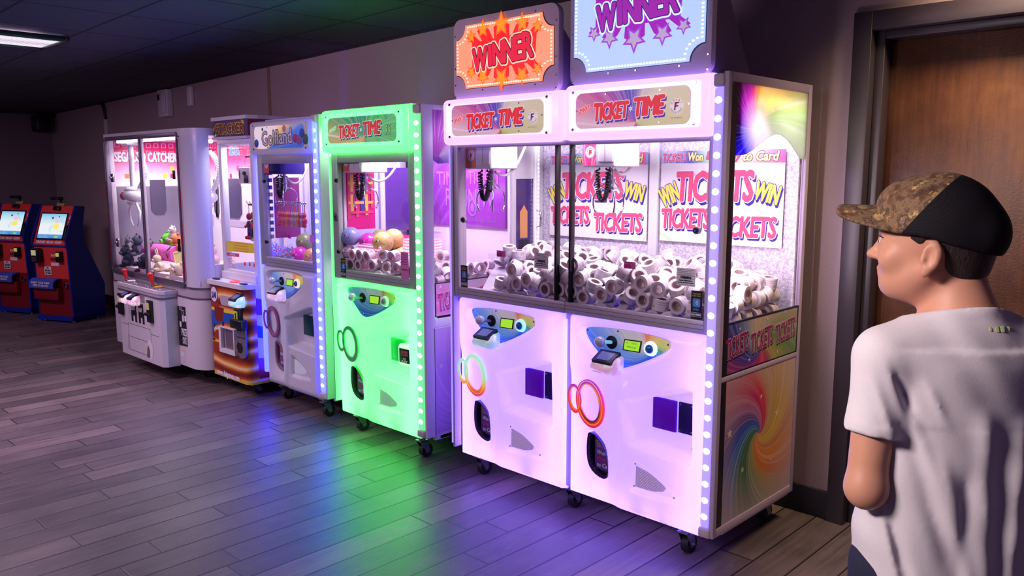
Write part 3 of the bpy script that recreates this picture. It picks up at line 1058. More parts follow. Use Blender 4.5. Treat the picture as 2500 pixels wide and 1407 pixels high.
    m.text('TIC', fr, tx - .010, .352, .036, .026, M['redp'], d=-.0395, bold=.001, outline=M['wprint'], ow=.001)
    m.text('Won', fr, tx, .318, .044, .018, M['wprint'], d=-.0395, shear=.2, bold=.001)
    m.text('direc', fr, tx + .002, .292, .052, .018, M['redp'], d=-.0395, shear=.2, bold=.001)
    m.text('to Ca', fr, tx + .004, .264, .052, .018, M['wprint'], d=-.0395, shear=.2, bold=.001)
    part('chute_poster', m)
    # coin door with machine glow put into its colour, cover plate, lock
    dk = -.0755
    m = MB(); m.obox(fr, sx_(.600), sx_(.763), .474, .600, dk, dk + .012, st['bill'], .004)
    m.obox(fr, sx_(.617), sx_(.748), .485, .592, dk + .012, dk + .0135, st['bill'], .002)
    part('bill_door', m)
    if not st.get('swipe'):
        m = MB(); m.obox(fr, sx_(.775), sx_(.874), .478, .600, dk, dk + .008, st['plate'], .002)
        for a in (.787, .862):
            for z in (.488, .590): screw(m, fr, sx_(a), z, dk + .008, .0055)
        part('cover_plate', m)
    else:
        m = MB()
        m.obox(fr, sx_(.735), sx_(.90), .470, .585, dk, dk + .045, M['swipe_body'], .018, 3)
        m.obox(fr, sx_(.765), sx_(.895), .490, .565, dk + .045, dk + .050, M['black'], .003)
        m.text('SWIPE', fr, sx_(.83), .548, .056, .013, M['redp'], d=dk + .0505, shear=.2, bold=.0008)
        m.text('CARD', fr, sx_(.83), .534, .056, .011, M['redp'], d=dk + .0505, shear=.2, bold=.0008)
        m.text('TO', fr, sx_(.83), .512, .022, .010, M['wprint'], d=dk + .0505, shear=.2, bold=.0008)
        m.text('PLAY', fr, sx_(.83), .499, .05, .011, M['wprint'], d=dk + .0505, shear=.2, bold=.0008)
        part('swipe_reader', m)
    if st.get('lock'):
        m = MB(); m.cyl(fr.p(sx_(.893), .429, dk), fr.p(sx_(.893), .429, dk + .012), .012, M['chrome'], 18)
        m.cyl(fr.p(sx_(.893), .429, dk + .012), fr.p(sx_(.893), .429, dk + .0125), .004, M['black'], 10)
        part('lock', m)
    # speaker grille
    m = MB(); m.prism(S_(F_PERF), fr, -.0175, -.014, st['perf'])
    for (a, z) in ((.540, .326), (.535, .233), (.815, .236)): screw(m, fr, sx_(a), z, -.012, .004)
    part('speaker_grille', m)
    if st.get('reader'):
        r = card_reader(par, fr, sx_(.355), .724, -.010, *st['reader'])
        ch = list(r.children)
        r.parent = door
        for c_ in ch: c_.parent = door
    return door


def header_box(par, hx0, hx1, Y, z0, z1, st):
    fr = FY(Y - .012)
    Wd = hx1 - hx0
    m = MB(); m.box(hx0, hx1, Y - .012, Y + .085, z0, z1, st.get('hglow', st['glow']), .026, 4)
    zc = (z0 + z1) / 2 + .004
    m.prism(rrect(hx0 + .052 * Wd, hx1 - .075 * Wd, z0 + .034, z1 - .024, .012), fr, .0, .004, st.get('hglow', st['glow']))
    h = m.build('header_box', par)
    m = MB()
    X = lambda a: hx0 + a * Wd
    zc += .002
    m.prism(rrect(X(.105), X(.868), zc - .070, zc + .066, .030, 6), fr, .003, .0045, st['sign'], M['dark'])
    st['text'](m, fr, X, zc, Wd, .0052)
    m.build('header_sign', par).parent = h
    m = MB()
    for a in (.083, .890):
        for z in (zc - .072, zc + .072): screw(m, fr, X(a), z, .004, .007)
    for a in (.32, .68):
        for z in (zc - .060, zc + .056): screw(m, fr, X(a), z, .0052, .004)
    for a in (.112, .860): screw(m, fr, X(a), zc, .0052, .004)
    m.build('sign_screw', par).parent = h
    return h


def led_column(par, x0, x1, Y, z0, z1, st, nd, rows=1, cap=True):
    m = MB()
    m.box(x0, x1, Y, Y + .05, z0, z1, st['ledcover'], .012, 3)
    c = m.build('led_column', par)
    xm = (x0 + x1) / 2
    m = MB()
    for k in range(nd):
        z = z0 + .045 + (z1 - z0 - .09) * k / (nd - 1)
        m.ell((xm, Y + .001, z), ((x1 - x0) * .36, .003, .013), st['leddot'], 16, 8)
    m.build('led_light', par).parent = c
    if cap:
        m = MB()
        m.box(x0 - .002, x1 + .002, Y - .003, Y + .05, z1, z1 + .045, M['capmat'], .008)
        m.build('column_cap', par).parent = c
        m = MB()
        m.box(x0 - .004, x1 + .006, Y - .004, Y + .055, z0 - .038, z0, M['capmat'], .008)
        m.build('column_cap', par).parent = c
    return c


M['capmat'] = pm('ivory_end_cap', srgb(206, 190, 204), .45)
M['swipe_body'] = em('lit_swipe_shell', srgb(220, 235, 230), .5, (.8, .8, .8, 1))


def warning_sticker(m, fr, a, b, d, kind):
    if kind == 'warn':
        m.poly([(a - .040, b - .033), (a + .040, b - .033), (a + .040, b + .033), (a - .040, b + .033)], fr, d, M['paper'])
        for k in range(4): m.poly([(a - .034, b + .026 - k * .006), (a + .034 - (k % 2) * .008, b + .026 - k * .006), (a + .034 - (k % 2) * .008, b + .0275 - k * .006), (a - .034, b + .0275 - k * .006)], fr, d + .0005, M['alu_d'])
        m.text('WARNING!', fr, a, b - .001, .045, .008, M['blackp'], d=d + .0005, bold=.0006)
        m.text('Game Malfunction', fr, a, b - .012, .055, .006, M['blackp'], d=d + .0005, bold=.0003)
        m.text('Cancels All Prize Payouts', fr, a, b - .021, .068, .006, M['blackp'], d=d + .0005, bold=.0003)
        for z in (-.029, .005, -.0065): m.poly([(a - .04, b + z), (a + .04, b + z), (a + .04, b + z + .001), (a - .04, b + z + .001)], fr, d + .0005, M['blackp'])
    elif kind == 'pink':
        m.poly([(a - .028, b - .014), (a + .028, b - .014), (a + .028, b + .014), (a - .028, b + .014)], fr, d, M['pinkpaper'])
        m.text('WARNING', fr, a - .004, b + .0095, .032, .005, M['magenta'], d=d + .0005, bold=.0003)
        m.poly([(a - .026, b - .012), (a + .006, b - .012), (a + .006, b + .004), (a - .026, b + .004)], fr, d + .0005, M['magenta'])
        m.band(ellipse(a + .017, b - .003, .009, .009, n=20), ellipse(a + .017, b - .003, .007, .007, n=20), fr, d, d + .0005, M['redp'])
        m.poly([(a + .011, b + .002), (a + .0125, b + .0035), (a + .023, b - .008), (a + .0215, b - .0095)], fr, d + .0006, M['redp'])
    else:
        m.poly([(a - .023, b - .052), (a + .023, b - .052), (a + .023, b + .052), (a - .023, b + .052)], fr, d, M['blackp'])
        m.poly(rrect(a - .0155, a + .0155, b - .008, b + .024, .006), fr, d + .0005, M['rfid_blue'])
        for k in range(3):
            r = .005 + .004 * k
            m.band([(a - .006 + r * math.cos(t), b + .008 + r * math.sin(t)) for t in np.linspace(-.9, .9, 9)], [(a - .006 + (r - .0018) * math.cos(t), b + .008 + (r - .0018) * math.sin(t)) for t in np.linspace(-.9, .9, 9)], fr, d + .0005, d + .0008, M['wprint'])
        m.text('RFID', fr, a, b - .017, .024, .008, M['rfid_blue'], d=d + .0005, bold=.0004)
        m.text('PATENT PENDING', fr, a, b - .036, .036, .007, M['wprint'], d=d + .0005, bold=.0003)
        m.band([(a - .020, b - .044), (a + .020, b - .044), (a + .020, b - .028), (a - .020, b - .028)], [(a - .019, b - .043), (a + .019, b - .043), (a + .019, b - .029), (a - .019, b - .029)], fr, d + .0004, d + .0006, M['wprint'])
        m.text('THIS GAME', fr, a, b + .041, .034, .005, M['yellow'], d=d + .0005)
        m.text('USES RFID', fr, a, b + .033, .034, .005, M['yellow'], d=d + .0005)


M['rfid_blue'] = pm('sticker_blue', srgb(80, 150, 215), .4)


def window_bay(par, x0, x1, Y, z0, z1, rail=.030, mat=None, left=True, right=True, bottom=.05, top=.02):
    mat = mat or M['alu']
    m = MB()
    if left: m.box(x0, x0 + rail, Y, Y + .03, z0, z1, mat, .003)
    if right: m.box(x1 - rail, x1, Y, Y + .03, z0, z1, mat, .003)
    xa, xb = x0 + (rail if left else 0), x1 - (rail if right else 0)
    m.box(xa, xb, Y, Y + .03, z0, z0 + bottom, mat, .003)
    m.box(xa, xb, Y, Y + .03, z1 - top, z1, mat, .003)
    # fine extrusion grooves
    for k in (.35, .68):
        m.box(xa, xb, Y - .001, Y, z0 + bottom * k, z0 + bottom * k + .0015, M['alu_d'])
    wf = m.build('window_frame', par)
    m = MB(); m.box(xa, xb, Y + .012, Y + .016, z0 + bottom, z1 - top, M['glass'])
    pane = m.build('window_pane', par); pane.parent = wf
    return wf, pane


def poster_win(m, fr, xa, xb, za, zb, d):
    """white WIN TICKETS poster"""
    w_, h_ = xb - xa, zb - za
    X = lambda a: xa + a * w_
    Zf = lambda b: za + b * h_
    m.prism([(xa, za), (xb, za), (xb, zb), (xa, zb)], fr, d - .003, d, MPOST)
    m.poly([(xa, Zf(.865)), (xb, Zf(.865)), (xb, zb), (xa, zb)], fr, d + .0004, MBAN)
    e = d + .0008
    m.text('TICKETS', fr, X(.115), Zf(.93), .20 * w_, .036, M['redp'], d=e, shear=.15, bold=.001, outline=M['wprint'], ow=.0012, shadow=M['navy'], sh=(.002, -.003))
    m.text('Won', fr, X(.30), Zf(.935), .12 * w_, .036, M['cream'], d=e, shear=.2, bold=.002, outline=M['blackp'], ow=.002)
    m.text('Directly', fr, X(.53), Zf(.935), .28 * w_, .042, M['redp'], d=e, shear=.2, bold=.0015, outline=M['navy'], ow=.0015)
    m.text('to Card', fr, X(.82), Zf(.935), .27 * w_, .038, M['cream'], d=e, shear=.2, bold=.002, outline=M['blackp'], ow=.002)
    m.text('TICKETS', fr, X(.46), Zf(.62), .62 * w_, .125, M['redp'], d=e, rot=.02, shear=.12, bold=.006, outline=M['wprint'], ow=.004, shadow=M['navy'], sh=(.008, -.014), space=.95)
    m.text('WIN', fr, X(.08), Zf(.52), .16 * w_, .085, M['yellow'], d=e, rot=.45, shear=.1, bold=.003, outline=M['navy'], ow=.003, shadow=M['navy'], sh=(.004, -.010))
    m.text('WIN', fr, X(.88), Zf(.56), .18 * w_, .075, M['yellow'], d=e, rot=-.22, shear=.1, bold=.003, outline=M['navy'], ow=.003, shadow=M['navy'], sh=(.004, -.010))
    m.text('TICKETS', fr, X(.225), Zf(.26), .41 * w_, .085, M['redp'], d=e, rot=.03, shear=.12, bold=.004, outline=M['wprint'], ow=.003, shadow=M['navy'], sh=(.006, -.010), space=.95)
    m.text('TICKETS', fr, X(.72), Zf(.20), .47 * w_, .085, M['redp'], d=e, rot=.02, shear=.12, bold=.004, outline=M['wprint'], ow=.003, shadow=M['navy'], sh=(.006, -.010), space=.95)


M['cream'] = pm('print_cream', srgb(240, 230, 160), .4)
YF = 2.567


def rainbow_ring(name, stops): return lerp_mat_z(name, .43, .64, stops)


def white_stroke(name): return pm(name, srgb(240, 220, 240), .4)


# ------------------------------------------------------------------ twin pink-lit machine
R2 = (-2.17, YF, 0.0)
dbl = thing('ticket_crane_machine', R2, 'wide twin-bay crane machine glowing pink and full of white ticket rolls, under the winner signs', 'crane machine')
def lc(x, z): return (x - R2[0], z)
PINK = (1.0, .56, 5.0, 1)
stP = dict(
    glow=glow_plastic('pink_lit_plastic', (.34, .24, 2.2, 1), 1.0, (.95, .72, .98, 1), .65, (.62, .60, .66, 1)),
    hglow=glow_plastic('pink_lit_header', (.58, .42, 1.15, 1), 1.0, (.95, .72, .98, 1), .65, (.62, .60, .66, 1)),
    strip=em('violet_led_strip', (1.0, .70, 2.4, 1), 11.0),
    ctrl=None, ring=em('white_lit_ring', (.75, .95, 1, 1), .9), dome=M['blue_dome'],
    rings=(), ringmat=lerp_mat_z('ring_print', .42, .64, [(0, srgb(210, 20, 70)), (.35, srgb(235, 70, 40)), (.6, srgb(225, 60, 120)), (1, srgb(140, 50, 190))]),
    ringmat2=lerp_mat_z('ring_print_dark', .42, .62, [(0, srgb(70, 40, 50)), (.4, srgb(120, 50, 40)), (.7, srgb(240, 150, 60)), (1, srgb(240, 130, 60))]),
    ringmat3=lerp_mat_z('ring_print_light', .42, .64, [(0, srgb(250, 150, 50)), (.5, srgb(240, 110, 40)), (1, srgb(240, 170, 200))]),
    chute_rim=pm('chute_dark_rim', srgb(46, 20, 60), .2, spec=.7, coat=.6),
    chute_poster=pm('chute_poster_violet', srgb(120, 70, 190), .4),
    bill=pm('violet_glow_bill_door', srgb(58, 8, 112), .45, noise=.03, spec=.2, emit=(.075, .0, .20, 1), es=.6), plate=pm('dark_cover_plate', srgb(26, 12, 52), .5, noise=.04, spec=.2),
    perf=perf_mat('speaker_perforation', srgb(176, 146, 190), srgb(235, 215, 245)), lock=True,
    brackets=((.53, .125, .05, .035), (.72, .115, .035, .06)))
stP['text'] = header_text_ticket
stP['ledcover'] = em('violet_led_cover', (.36, .26, 2.4, 1), 1.0, (.5, .45, .7, 1))
stP['leddot'] = em('led_dot', (1.5, 1.4, 4.0, 1), 1.6)
PB = [(-2.855, -2.195), (-2.168, -1.503)]
CTR_STARS = M['wprint']
for k, (a, b) in enumerate(PB):
    st = dict(stP)
    st['ctrl'] = swirl('control_plate_print', (0, 2), (a + .62 * (b - a) - R2[0], .80), CTRL, .10, .35, 12, rough=.3, es=.35)
    st['lcdtext'] = k == 1
    if k == 1:
        st['reader'] = ((.95, .34, .62, 1), .42)
        st['shaft'] = em('teal_lit_shaft', (.1, .5, .6, 1), .8)
    else:
        st['reader'] = ((.35, .72, .82, 1), .42)
        st['lock'] = False
        st['ring'] = em('mint_lit_ring', (.35, 1.0, .85, 1), .8)
        st['brackets'] = ((.66, .125, .06, .045),)
        st['ringmat'] = lerp_mat_z('ring_print_mint', .42, .64, [(0, srgb(200, 30, 110)), (.2, srgb(235, 100, 40)), (.38, srgb(200, 200, 120)), (.5, srgb(180, 235, 200)), (1, srgb(170, 225, 200))])  # mint upper half: light painted into the ring print
        st['ringmat2'] = lerp_mat_z('ring_print_mint_dark', .42, .62, [(0, srgb(110, 50, 40)), (.3, srgb(240, 140, 40)), (.45, srgb(200, 225, 170)), (1, srgb(215, 240, 190))])
        st['ringmat3'] = lerp_mat_z('ring_print_mint_light', .42, .64, [(0, srgb(240, 110, 40)), (.35, srgb(245, 190, 90)), (.5, srgb(150, 215, 195)), (1, srgb(190, 240, 215))])
    bay_door(dbl, a, b, YF, st)
    hx0, hx1 = (-2.925, -2.185) if k == 0 else (-2.183, -1.497)
    st['sign'] = swirl('header_print', (0, 2), (hx0 + .53 * (hx1 - hx0) - R2[0], 1.66),
                       [(0, srgb(214, 200, 160)), (.10, srgb(222, 208, 186)), (.17, srgb(206, 190, 190)), (.22, srgb(110, 90, 190)), (.27, srgb(84, 60, 180)), (.33, srgb(150, 70, 170)), (.40, srgb(200, 80, 150)), (.47, srgb(226, 180, 196)), (.53, srgb(228, 190, 200)),
                        (.60, srgb(222, 110, 130)), (.68, srgb(206, 60, 84)), (.76, srgb(190, 150, 90)), (.84, srgb(186, 184, 90)), (.92, srgb(206, 196, 140)), (1, srgb(214, 200, 160))], .02, .30, 14, rough=.35, es=.62)
    header_box(dbl, hx0, hx1, YF, 1.598, 1.818 if k else 1.805, st)
    # window of the bay
    window_bay(dbl, PB[0][0] - .015 if k == 0 else -2.183, -2.183 if k == 0 else PB[1][1] + .006, YF + .012, .888, 1.604, .028, left=(k == 0), right=(k == 1))
# black meeting stiles of the sliding panes
m = MB()
for px_ in (1358, 1393):
    x_ = PY(px_, 540, YF + .012)[0]
    m = MB(); m.box(x_ - .0045, x_ + .0045, YF + .006, YF + .034, .938, 1.585, M['black'], .001); m.build('sliding_stile', dbl)
# white seam between the doors and below the window
m = MB(); m.box(-2.196, -2.166, YF + .045, YF + .10, .12, .885, M['white'], .002); m.build('centre_post', dbl)
# carcass
m = MB()
m.box(-2.87, -1.458, YF + .085, 3.20, .115, .135, M['white'])
m.box(-2.87, -2.85, YF + .085, 3.20, .135, .86, M['white'])
m.box(-2.85, -1.462, 3.18, 3.20, .135, .86, M['white'])
m.box(-2.85, -1.462, YF + .085, YF + .09, .135, .86, M['white'])
m.box(-2.87, -1.458, YF + .04, 3.20, .86, .885, M['white'])
m.box(-2.87, -1.458, YF + .085, 3.20, 1.785, 1.815, M['white'])
m.box(-2.87, -1.458, YF + .045, YF + .09, 1.60, 1.785, M['white'])
m.build('carcass', dbl)
# back wall with posters and the sparkling corner foil
MPOST = swirl('ticket_poster_print', (0, 2), (.0, 1.12), [(0, srgb(236, 232, 240)), (.30, srgb(240, 238, 244)), (.36, srgb(226, 232, 200)), (.40, srgb(190, 220, 190)), (.44, srgb(232, 232, 205)), (.55, srgb(240, 236, 244)), (1, srgb(236, 232, 240))], .35, .1, 5)
tb = NT('poster_banner_print'); ob = tb.sep(tb.obj())
tb.bsdf(tb.ramp(tb.math('FRACT', tb.math('ADD', tb.math('MULTIPLY', ob[0], 1 / .68), .0294 + 10)), [(0, srgb(130, 150, 220)), (.22, srgb(190, 200, 235)), (.34, srgb(90, 80, 190)), (.46, srgb(170, 210, 190)), (.62, srgb(230, 215, 150)), (.75, srgb(240, 190, 180)), (.92, srgb(235, 120, 170)), (1, srgb(220, 80, 150))]), .4)
MBAN = tb.m
fo = NT('holographic_foil'); fo.bsdf(fo.ramp(fo.noise(fo.obj(), 70, 3, .8), [(.30, srgb(186, 178, 200)), (.47, srgb(220, 213, 230)), (.6, srgb(245, 242, 250))], 'CONSTANT'), .4, .1)
M['foil'] = fo.m
m = MB()
m.box(-2.85, -1.462, 3.165, 3.18, .885, 1.785, M['foil'])
fr = FY(3.165)
poster_win(m, fr, -2.775, -2.178, 1.155, 1.565, .012)
poster_win(m, fr, -2.105, -1.515, 1.165, 1.567, .012)
m.box(-2.165, -2.118, 3.145, 3.165, .885, 1.785, M['white_plastic'], .003)
m.build('back_wall', dbl)
m = MB()
xl_ = -2.842
m.box(xl_ - .012, xl_ + .012, 3.135, 3.160, .98, 1.70, M['white_plastic'])
for k in range(34): m.ell((xl_ + .004, 3.133, 1.0 + .68 * k / 33), (.005, .003, .006), M['led_white'], 8, 6)
m.build('corner_led_strip', dbl)
# left side: glass, then a white service panel with a dark window
m = MB()
m.box(-2.872, -2.852, YF + .045, YF + .075, .885, 1.785, M['alu'], .003)
m.box(-2.872, -2.852, 2.955, 2.985, .885, 1.785, M['white_plastic'], .003)
m.box(-2.872, -2.852, 3.115, 3.18, .885, 1.785, M['white_plastic'], .003)
m.box(-2.872, -2.852, 2.985, 3.115, 1.44, 1.785, M['white_plastic'], .003)
m.box(-2.872, -2.852, 2.985, 3.115, .885, 1.06, M['white_plastic'], .003)
m.box(-2.870, -2.860, 2.985, 3.115, 1.06, 1.44, pm('tinted_window', srgb(64, 40, 110), .15, spec=.8, noise=.1))
fr = FX(-2.860)
m.prism([(3.02, 1.14), (3.075, 1.14), (3.075, 1.275), (3.062, 1.29), (3.05, 1.31), (3.035, 1.29), (3.02, 1.275)], fr, 0, .001, pm('orange_bottle_sticker', srgb(226, 160, 100), .4))
m.poly([(3.012, 1.06), (3.09, 1.06), (3.09, 1.132), (3.012, 1.132)], fr, .001, M['dark'])
m.tube([(-2.846, 3.135, 1.19), (-2.828, 3.137, 1.20), (-2.822, 3.137, 1.235), (-2.828, 3.137, 1.27), (-2.846, 3.135, 1.28)], .005, M['chrome'])
m.build('side_wall_left', dbl)
m = MB(); m.box(-2.866, -2.862, YF + .075, 2.955, .885, 1.785, M['glass']); m.build('side_glass_left', dbl)
# right side panel
XS = -1.44
fr = FX(XS)
m = MB()
y0, y1 = 2.553, 3.205
M['side_frame'] = pm('lilac_side_frame', srgb(190, 172, 205), .4, noise=.03)
m.box(XS - .02, XS, y0, y0 + .022, .135, 1.815, M['side_frame'], .002)
m.box(XS - .02, XS, 3.178, y1, .135, 1.815, M['side_frame'], .002)
m.box(XS - .02, XS, y0 + .022, 3.178, 1.782, 1.815, M['side_frame'], .002)
m.box(XS - .02, XS, y0 + .022, 3.178, .135, .168, M['side_frame'], .002)
m.box(XS - .02, XS, y0 + .022, 3.178, .722, .742, M['side_frame'], .002)
sp = m.build('side_panel', dbl)
cy, cz = PX(1853, 1058, XS)
msw = swirl('rainbow_swirl_print', (1, 2), (cy - YF, cz), [(0, srgb(214, 176, 70)), (.10, srgb(196, 150, 60)), (.17, srgb(190, 150, 110)), (.22, srgb(214, 40, 70)), (.28, srgb(200, 40, 110)), (.36, srgb(170, 110, 170)), (.42, srgb(84, 60, 160)), (.48, srgb(40, 90, 200)), (.54, srgb(60, 120, 200)),
            (.58, srgb(40, 110, 80)), (.64, srgb(50, 110, 70)), (.70, srgb(140, 150, 120)), (.74, srgb(170, 150, 90)), (.80, srgb(220, 120, 60)), (.88, srgb(226, 140, 60)), (.94, srgb(200, 130, 90)), (1, srgb(214, 176, 70))], -.15, .35, 16, rough=.4, fade=(.16, .42), palec=srgb(196, 170, 188), ang0=-.266)
m = MB(); m.box(XS - .018, XS - .003, y0 + .022, 3.178, .168, .722, msw)
for (py_, pz_, r_) in ((1860, 968, .012), (1898, 1008, .020), (1783, 1060, .022), (1814, 1148, .014), (1883, 1122, .009)):
    a, b = PX(py_, pz_, XS); m.poly(star(a, b, r_), fr, -.0025, M['side_star'] if 'side_star' in M else M.setdefault('side_star', pm('pale_star_print', srgb(226, 200, 214), .4)))
m.build('swirl_print_panel', dbl).parent = sp
mtk = swirl('tickets_panel_print', (1, 2), (2.86 - YF, .80), [(0, srgb(190, 170, 160)), (.12, srgb(200, 170, 160)), (.20, srgb(130, 150, 200)), (.28, srgb(50, 60, 170)), (.34, srgb(90, 60, 170)), (.42, srgb(190, 30, 100)), (.56, srgb(200, 50, 110)), (.68, srgb(170, 60, 110)), (.76, srgb(170, 160, 80)), (.86, srgb(110, 140, 90)), (1, srgb(190, 170, 160))], .1, .3, 12, rough=.4)
m = MB(); m.box(XS - .018, XS - .003, y0 + .026, 3.174, .746, .932, mtk)
m.band([(y0 + .022, .742), (3.178, .742), (3.178, .936), (y0 + .022, .936)], [(y0 + .027, .747), (3.173, .747), (3.173, .931), (y0 + .027, .931)], fr, -.010, -.001, M['dark'])
for (a, b, w_) in ((2.685, .845, .165), (2.875, .842, .17), (3.07, .848, .165)):
    m.text('TICKETS', fr, a, b, w_, .075, M['tk_mag'] if 'tk_mag' in M else M.setdefault('tk_mag', pm('ticket_word_print', srgb(150, 40, 110), .4)), d=-.0025, rot=.10, shear=.12, bold=.002, outline=M['wprint'], ow=.0018, shadow=M['dark'], sh=(.004, -.007))
for (a, b) in ((2.70, .905), (2.91, .915), (3.06, .925), (2.78, .775), (3.01, .77)): m.poly(star(a, b, .010), fr, -.002, M['side_star'])
m.build('tickets_print_panel', dbl).parent = sp
m = MB(); m.box(XS - .014, XS - .010, y0 + .022, 3.178, .936, 1.782, M['glass']); sg = m.build('side_glass', dbl); sg.parent = sp
# arched rainbow film over the top of the side glass
wave = [(1779, 520), (1800, 495), (1825, 470), (1840, 445), (1858, 410), (1872, 375), (1885, 345), (1897, 331), (1912, 330), (1927, 342), (1945, 368), (1962, 392)]
wave = [(1777, 378), (1800, 380), (1825, 377), (1845, 365), (1862, 350), (1880, 336), (1897, 328), (1912, 330), (1927, 342), (1942, 362), (1957, 388)]
cy, cz = PX(1850, 310, XS)
mtop = swirl('rainbow_film_print', (1, 2), (cy - YF, cz), [(0, srgb(200, 220, 170)), (.06, srgb(240, 225, 160)), (.16, srgb(244, 226, 150)), (.20, srgb(240, 160, 130)), (.25, srgb(220, 110, 200)), (.33, srgb(190, 70, 190)), (.40, srgb(170, 70, 200)), (.46, srgb(70, 40, 180)),
             (.56, srgb(60, 40, 180)), (.62, srgb(90, 90, 210)), (.70, srgb(190, 180, 220)), (.9, srgb(214, 222, 214)), (1, srgb(200, 220, 170))], .03, .45, 13, core=(.97, .95, 1, 1), corer=.12, rough=.3, transl=.75)
nf = NT('film'); 
pts = [(y0 + .022, 1.782)] + [PX(a, b, XS) for a, b in wave] + [(3.178, PX(1957, 388, XS)[1]), (3.178, 1.782)]
pts = [(min(max(a, y0 + .022), 3.178), b) for a, b in pts]
m = MB(); m.prism(pts, fr, -.009, -.0065, mtop); m.build('rainbow_film', dbl).parent = sp
# LED column on the right front corner, narrow one at left
led_column(dbl, -1.497, -1.458, YF - .018, .170, 1.765, stP, 25)
m = MB(); m.box(-1.458, -1.442, YF - .012, YF + .05, .14, 1.815, M['dark'], .003); m.build('corner_extrusion', dbl)
m = MB(); m.box(-2.885, -2.872, YF + .005, YF + .05, .14, 1.60, M['alu'], .003)
m.box(-2.893, -2.886, YF + .004, YF + .03, .16, 1.58, stP['ledcover']); m.build('left_led_edge', dbl)
for (x_, y_) in ((-2.78, 2.66), (-2.20, 2.66), (-1.60, 2.63), (-1.53, 3.12), (-2.78, 3.12)): caster(x_, y_, .115, dbl)
# claws
claw_unit(dbl, PY(1200, 400, 2.74)[0], 2.74, 1.70, PY(1200, 413, 2.65)[1], hose_to=(PY(1300, 370, 2.9)[0], 2.9, 1.70))
claw_unit(dbl, PY(1492, 400, 2.85)[0], 2.85, 1.70, PY(1492, 408, 2.76)[1], hose_to=(PY(1575, 360, 3.0)[0], 3.0, 1.70))
m = MB()
m.box(-2.85, -1.47, 2.78, 2.80, 1.70, 1.725, M['alu']); m.build('gantry_rail', dbl)
m = MB(); m.box(-2.85, -1.47, 2.90, 2.92, 1.70, 1.725, M['alu'])
m.build('gantry_rail', dbl)
# stickers on the panes
m = MB(); fr = FY(YF + .012)
for (px_, py_, kd) in ((1321, 637, 'warn'), (1674, 677, 'warn'), (1223, 620, 'pink'), (1537, 648, 'pink'), (1133, 675, 'rfid'), (1700, 745, 'rfid')):
    m = MB(); a, b = PY(px_, py_, YF + .008); warning_sticker(m, fr, a, b, .003, kd); m.build('pane_sticker', dbl)
for (px_, py_) in ((1131, 537), (1700, 563)):
    m = MB(); a, b = PY(px_, py_, YF)
    m.cyl((a, YF + .012, b), (a, YF - .002, b), .014, M['alu'], 20); m.cyl((a, YF - .002, b), (a, YF - .008, b), .010, M['black'], 18)
    m.cyl((a, YF - .008, b), (a, YF - .010, b), .004, M['chrome'], 10)
    m.build('pane_lock', dbl)
# acrylic chute walls inside
m = MB()
xa = PY(1211, 660, YF + .03)[0]
m.box(xa - .002, xa + .002, YF + .05, YF + .22, .895, 1.08, M['acrylic']); m.box(-2.85, xa - .002, YF + .216, YF + .22, .895, 1.08, M['acrylic'])
m.build('chute_guard', dbl)
# lamps under the roof of the cabinet
for (a, b) in ((-2.52, .30), (-1.82, .30)):
    o = area('cabinet_lamp', (a, 2.70, 1.765), (math.radians(18), 0, 0), .55, .05, 10.0 if a < -2 else 6.5, (1, .90, 1.0))
area('cabinet_lamp', (-1.62, 2.98, 1.765), (0, 0, 0), .22, .3, 3.0, (1, .90, 1.0))  # extra unseen lamp added to brighten the side window
area('wall_fill_strip_lamp', (-1.480, 2.632, 1.25), (math.radians(90), 0, math.radians(-12)), .02, .60, 4.0, (1, .80, .86))  # unseen one-sided lamp added to light the wall through the side glass
m = MB()
for (a, b) in PB:
    m = MB(); m.box(a + .06, b - .06, YF + .10, YF + .115, 1.772, 1.785, M['led_white']); m.build('roof_tube_lamp', dbl)


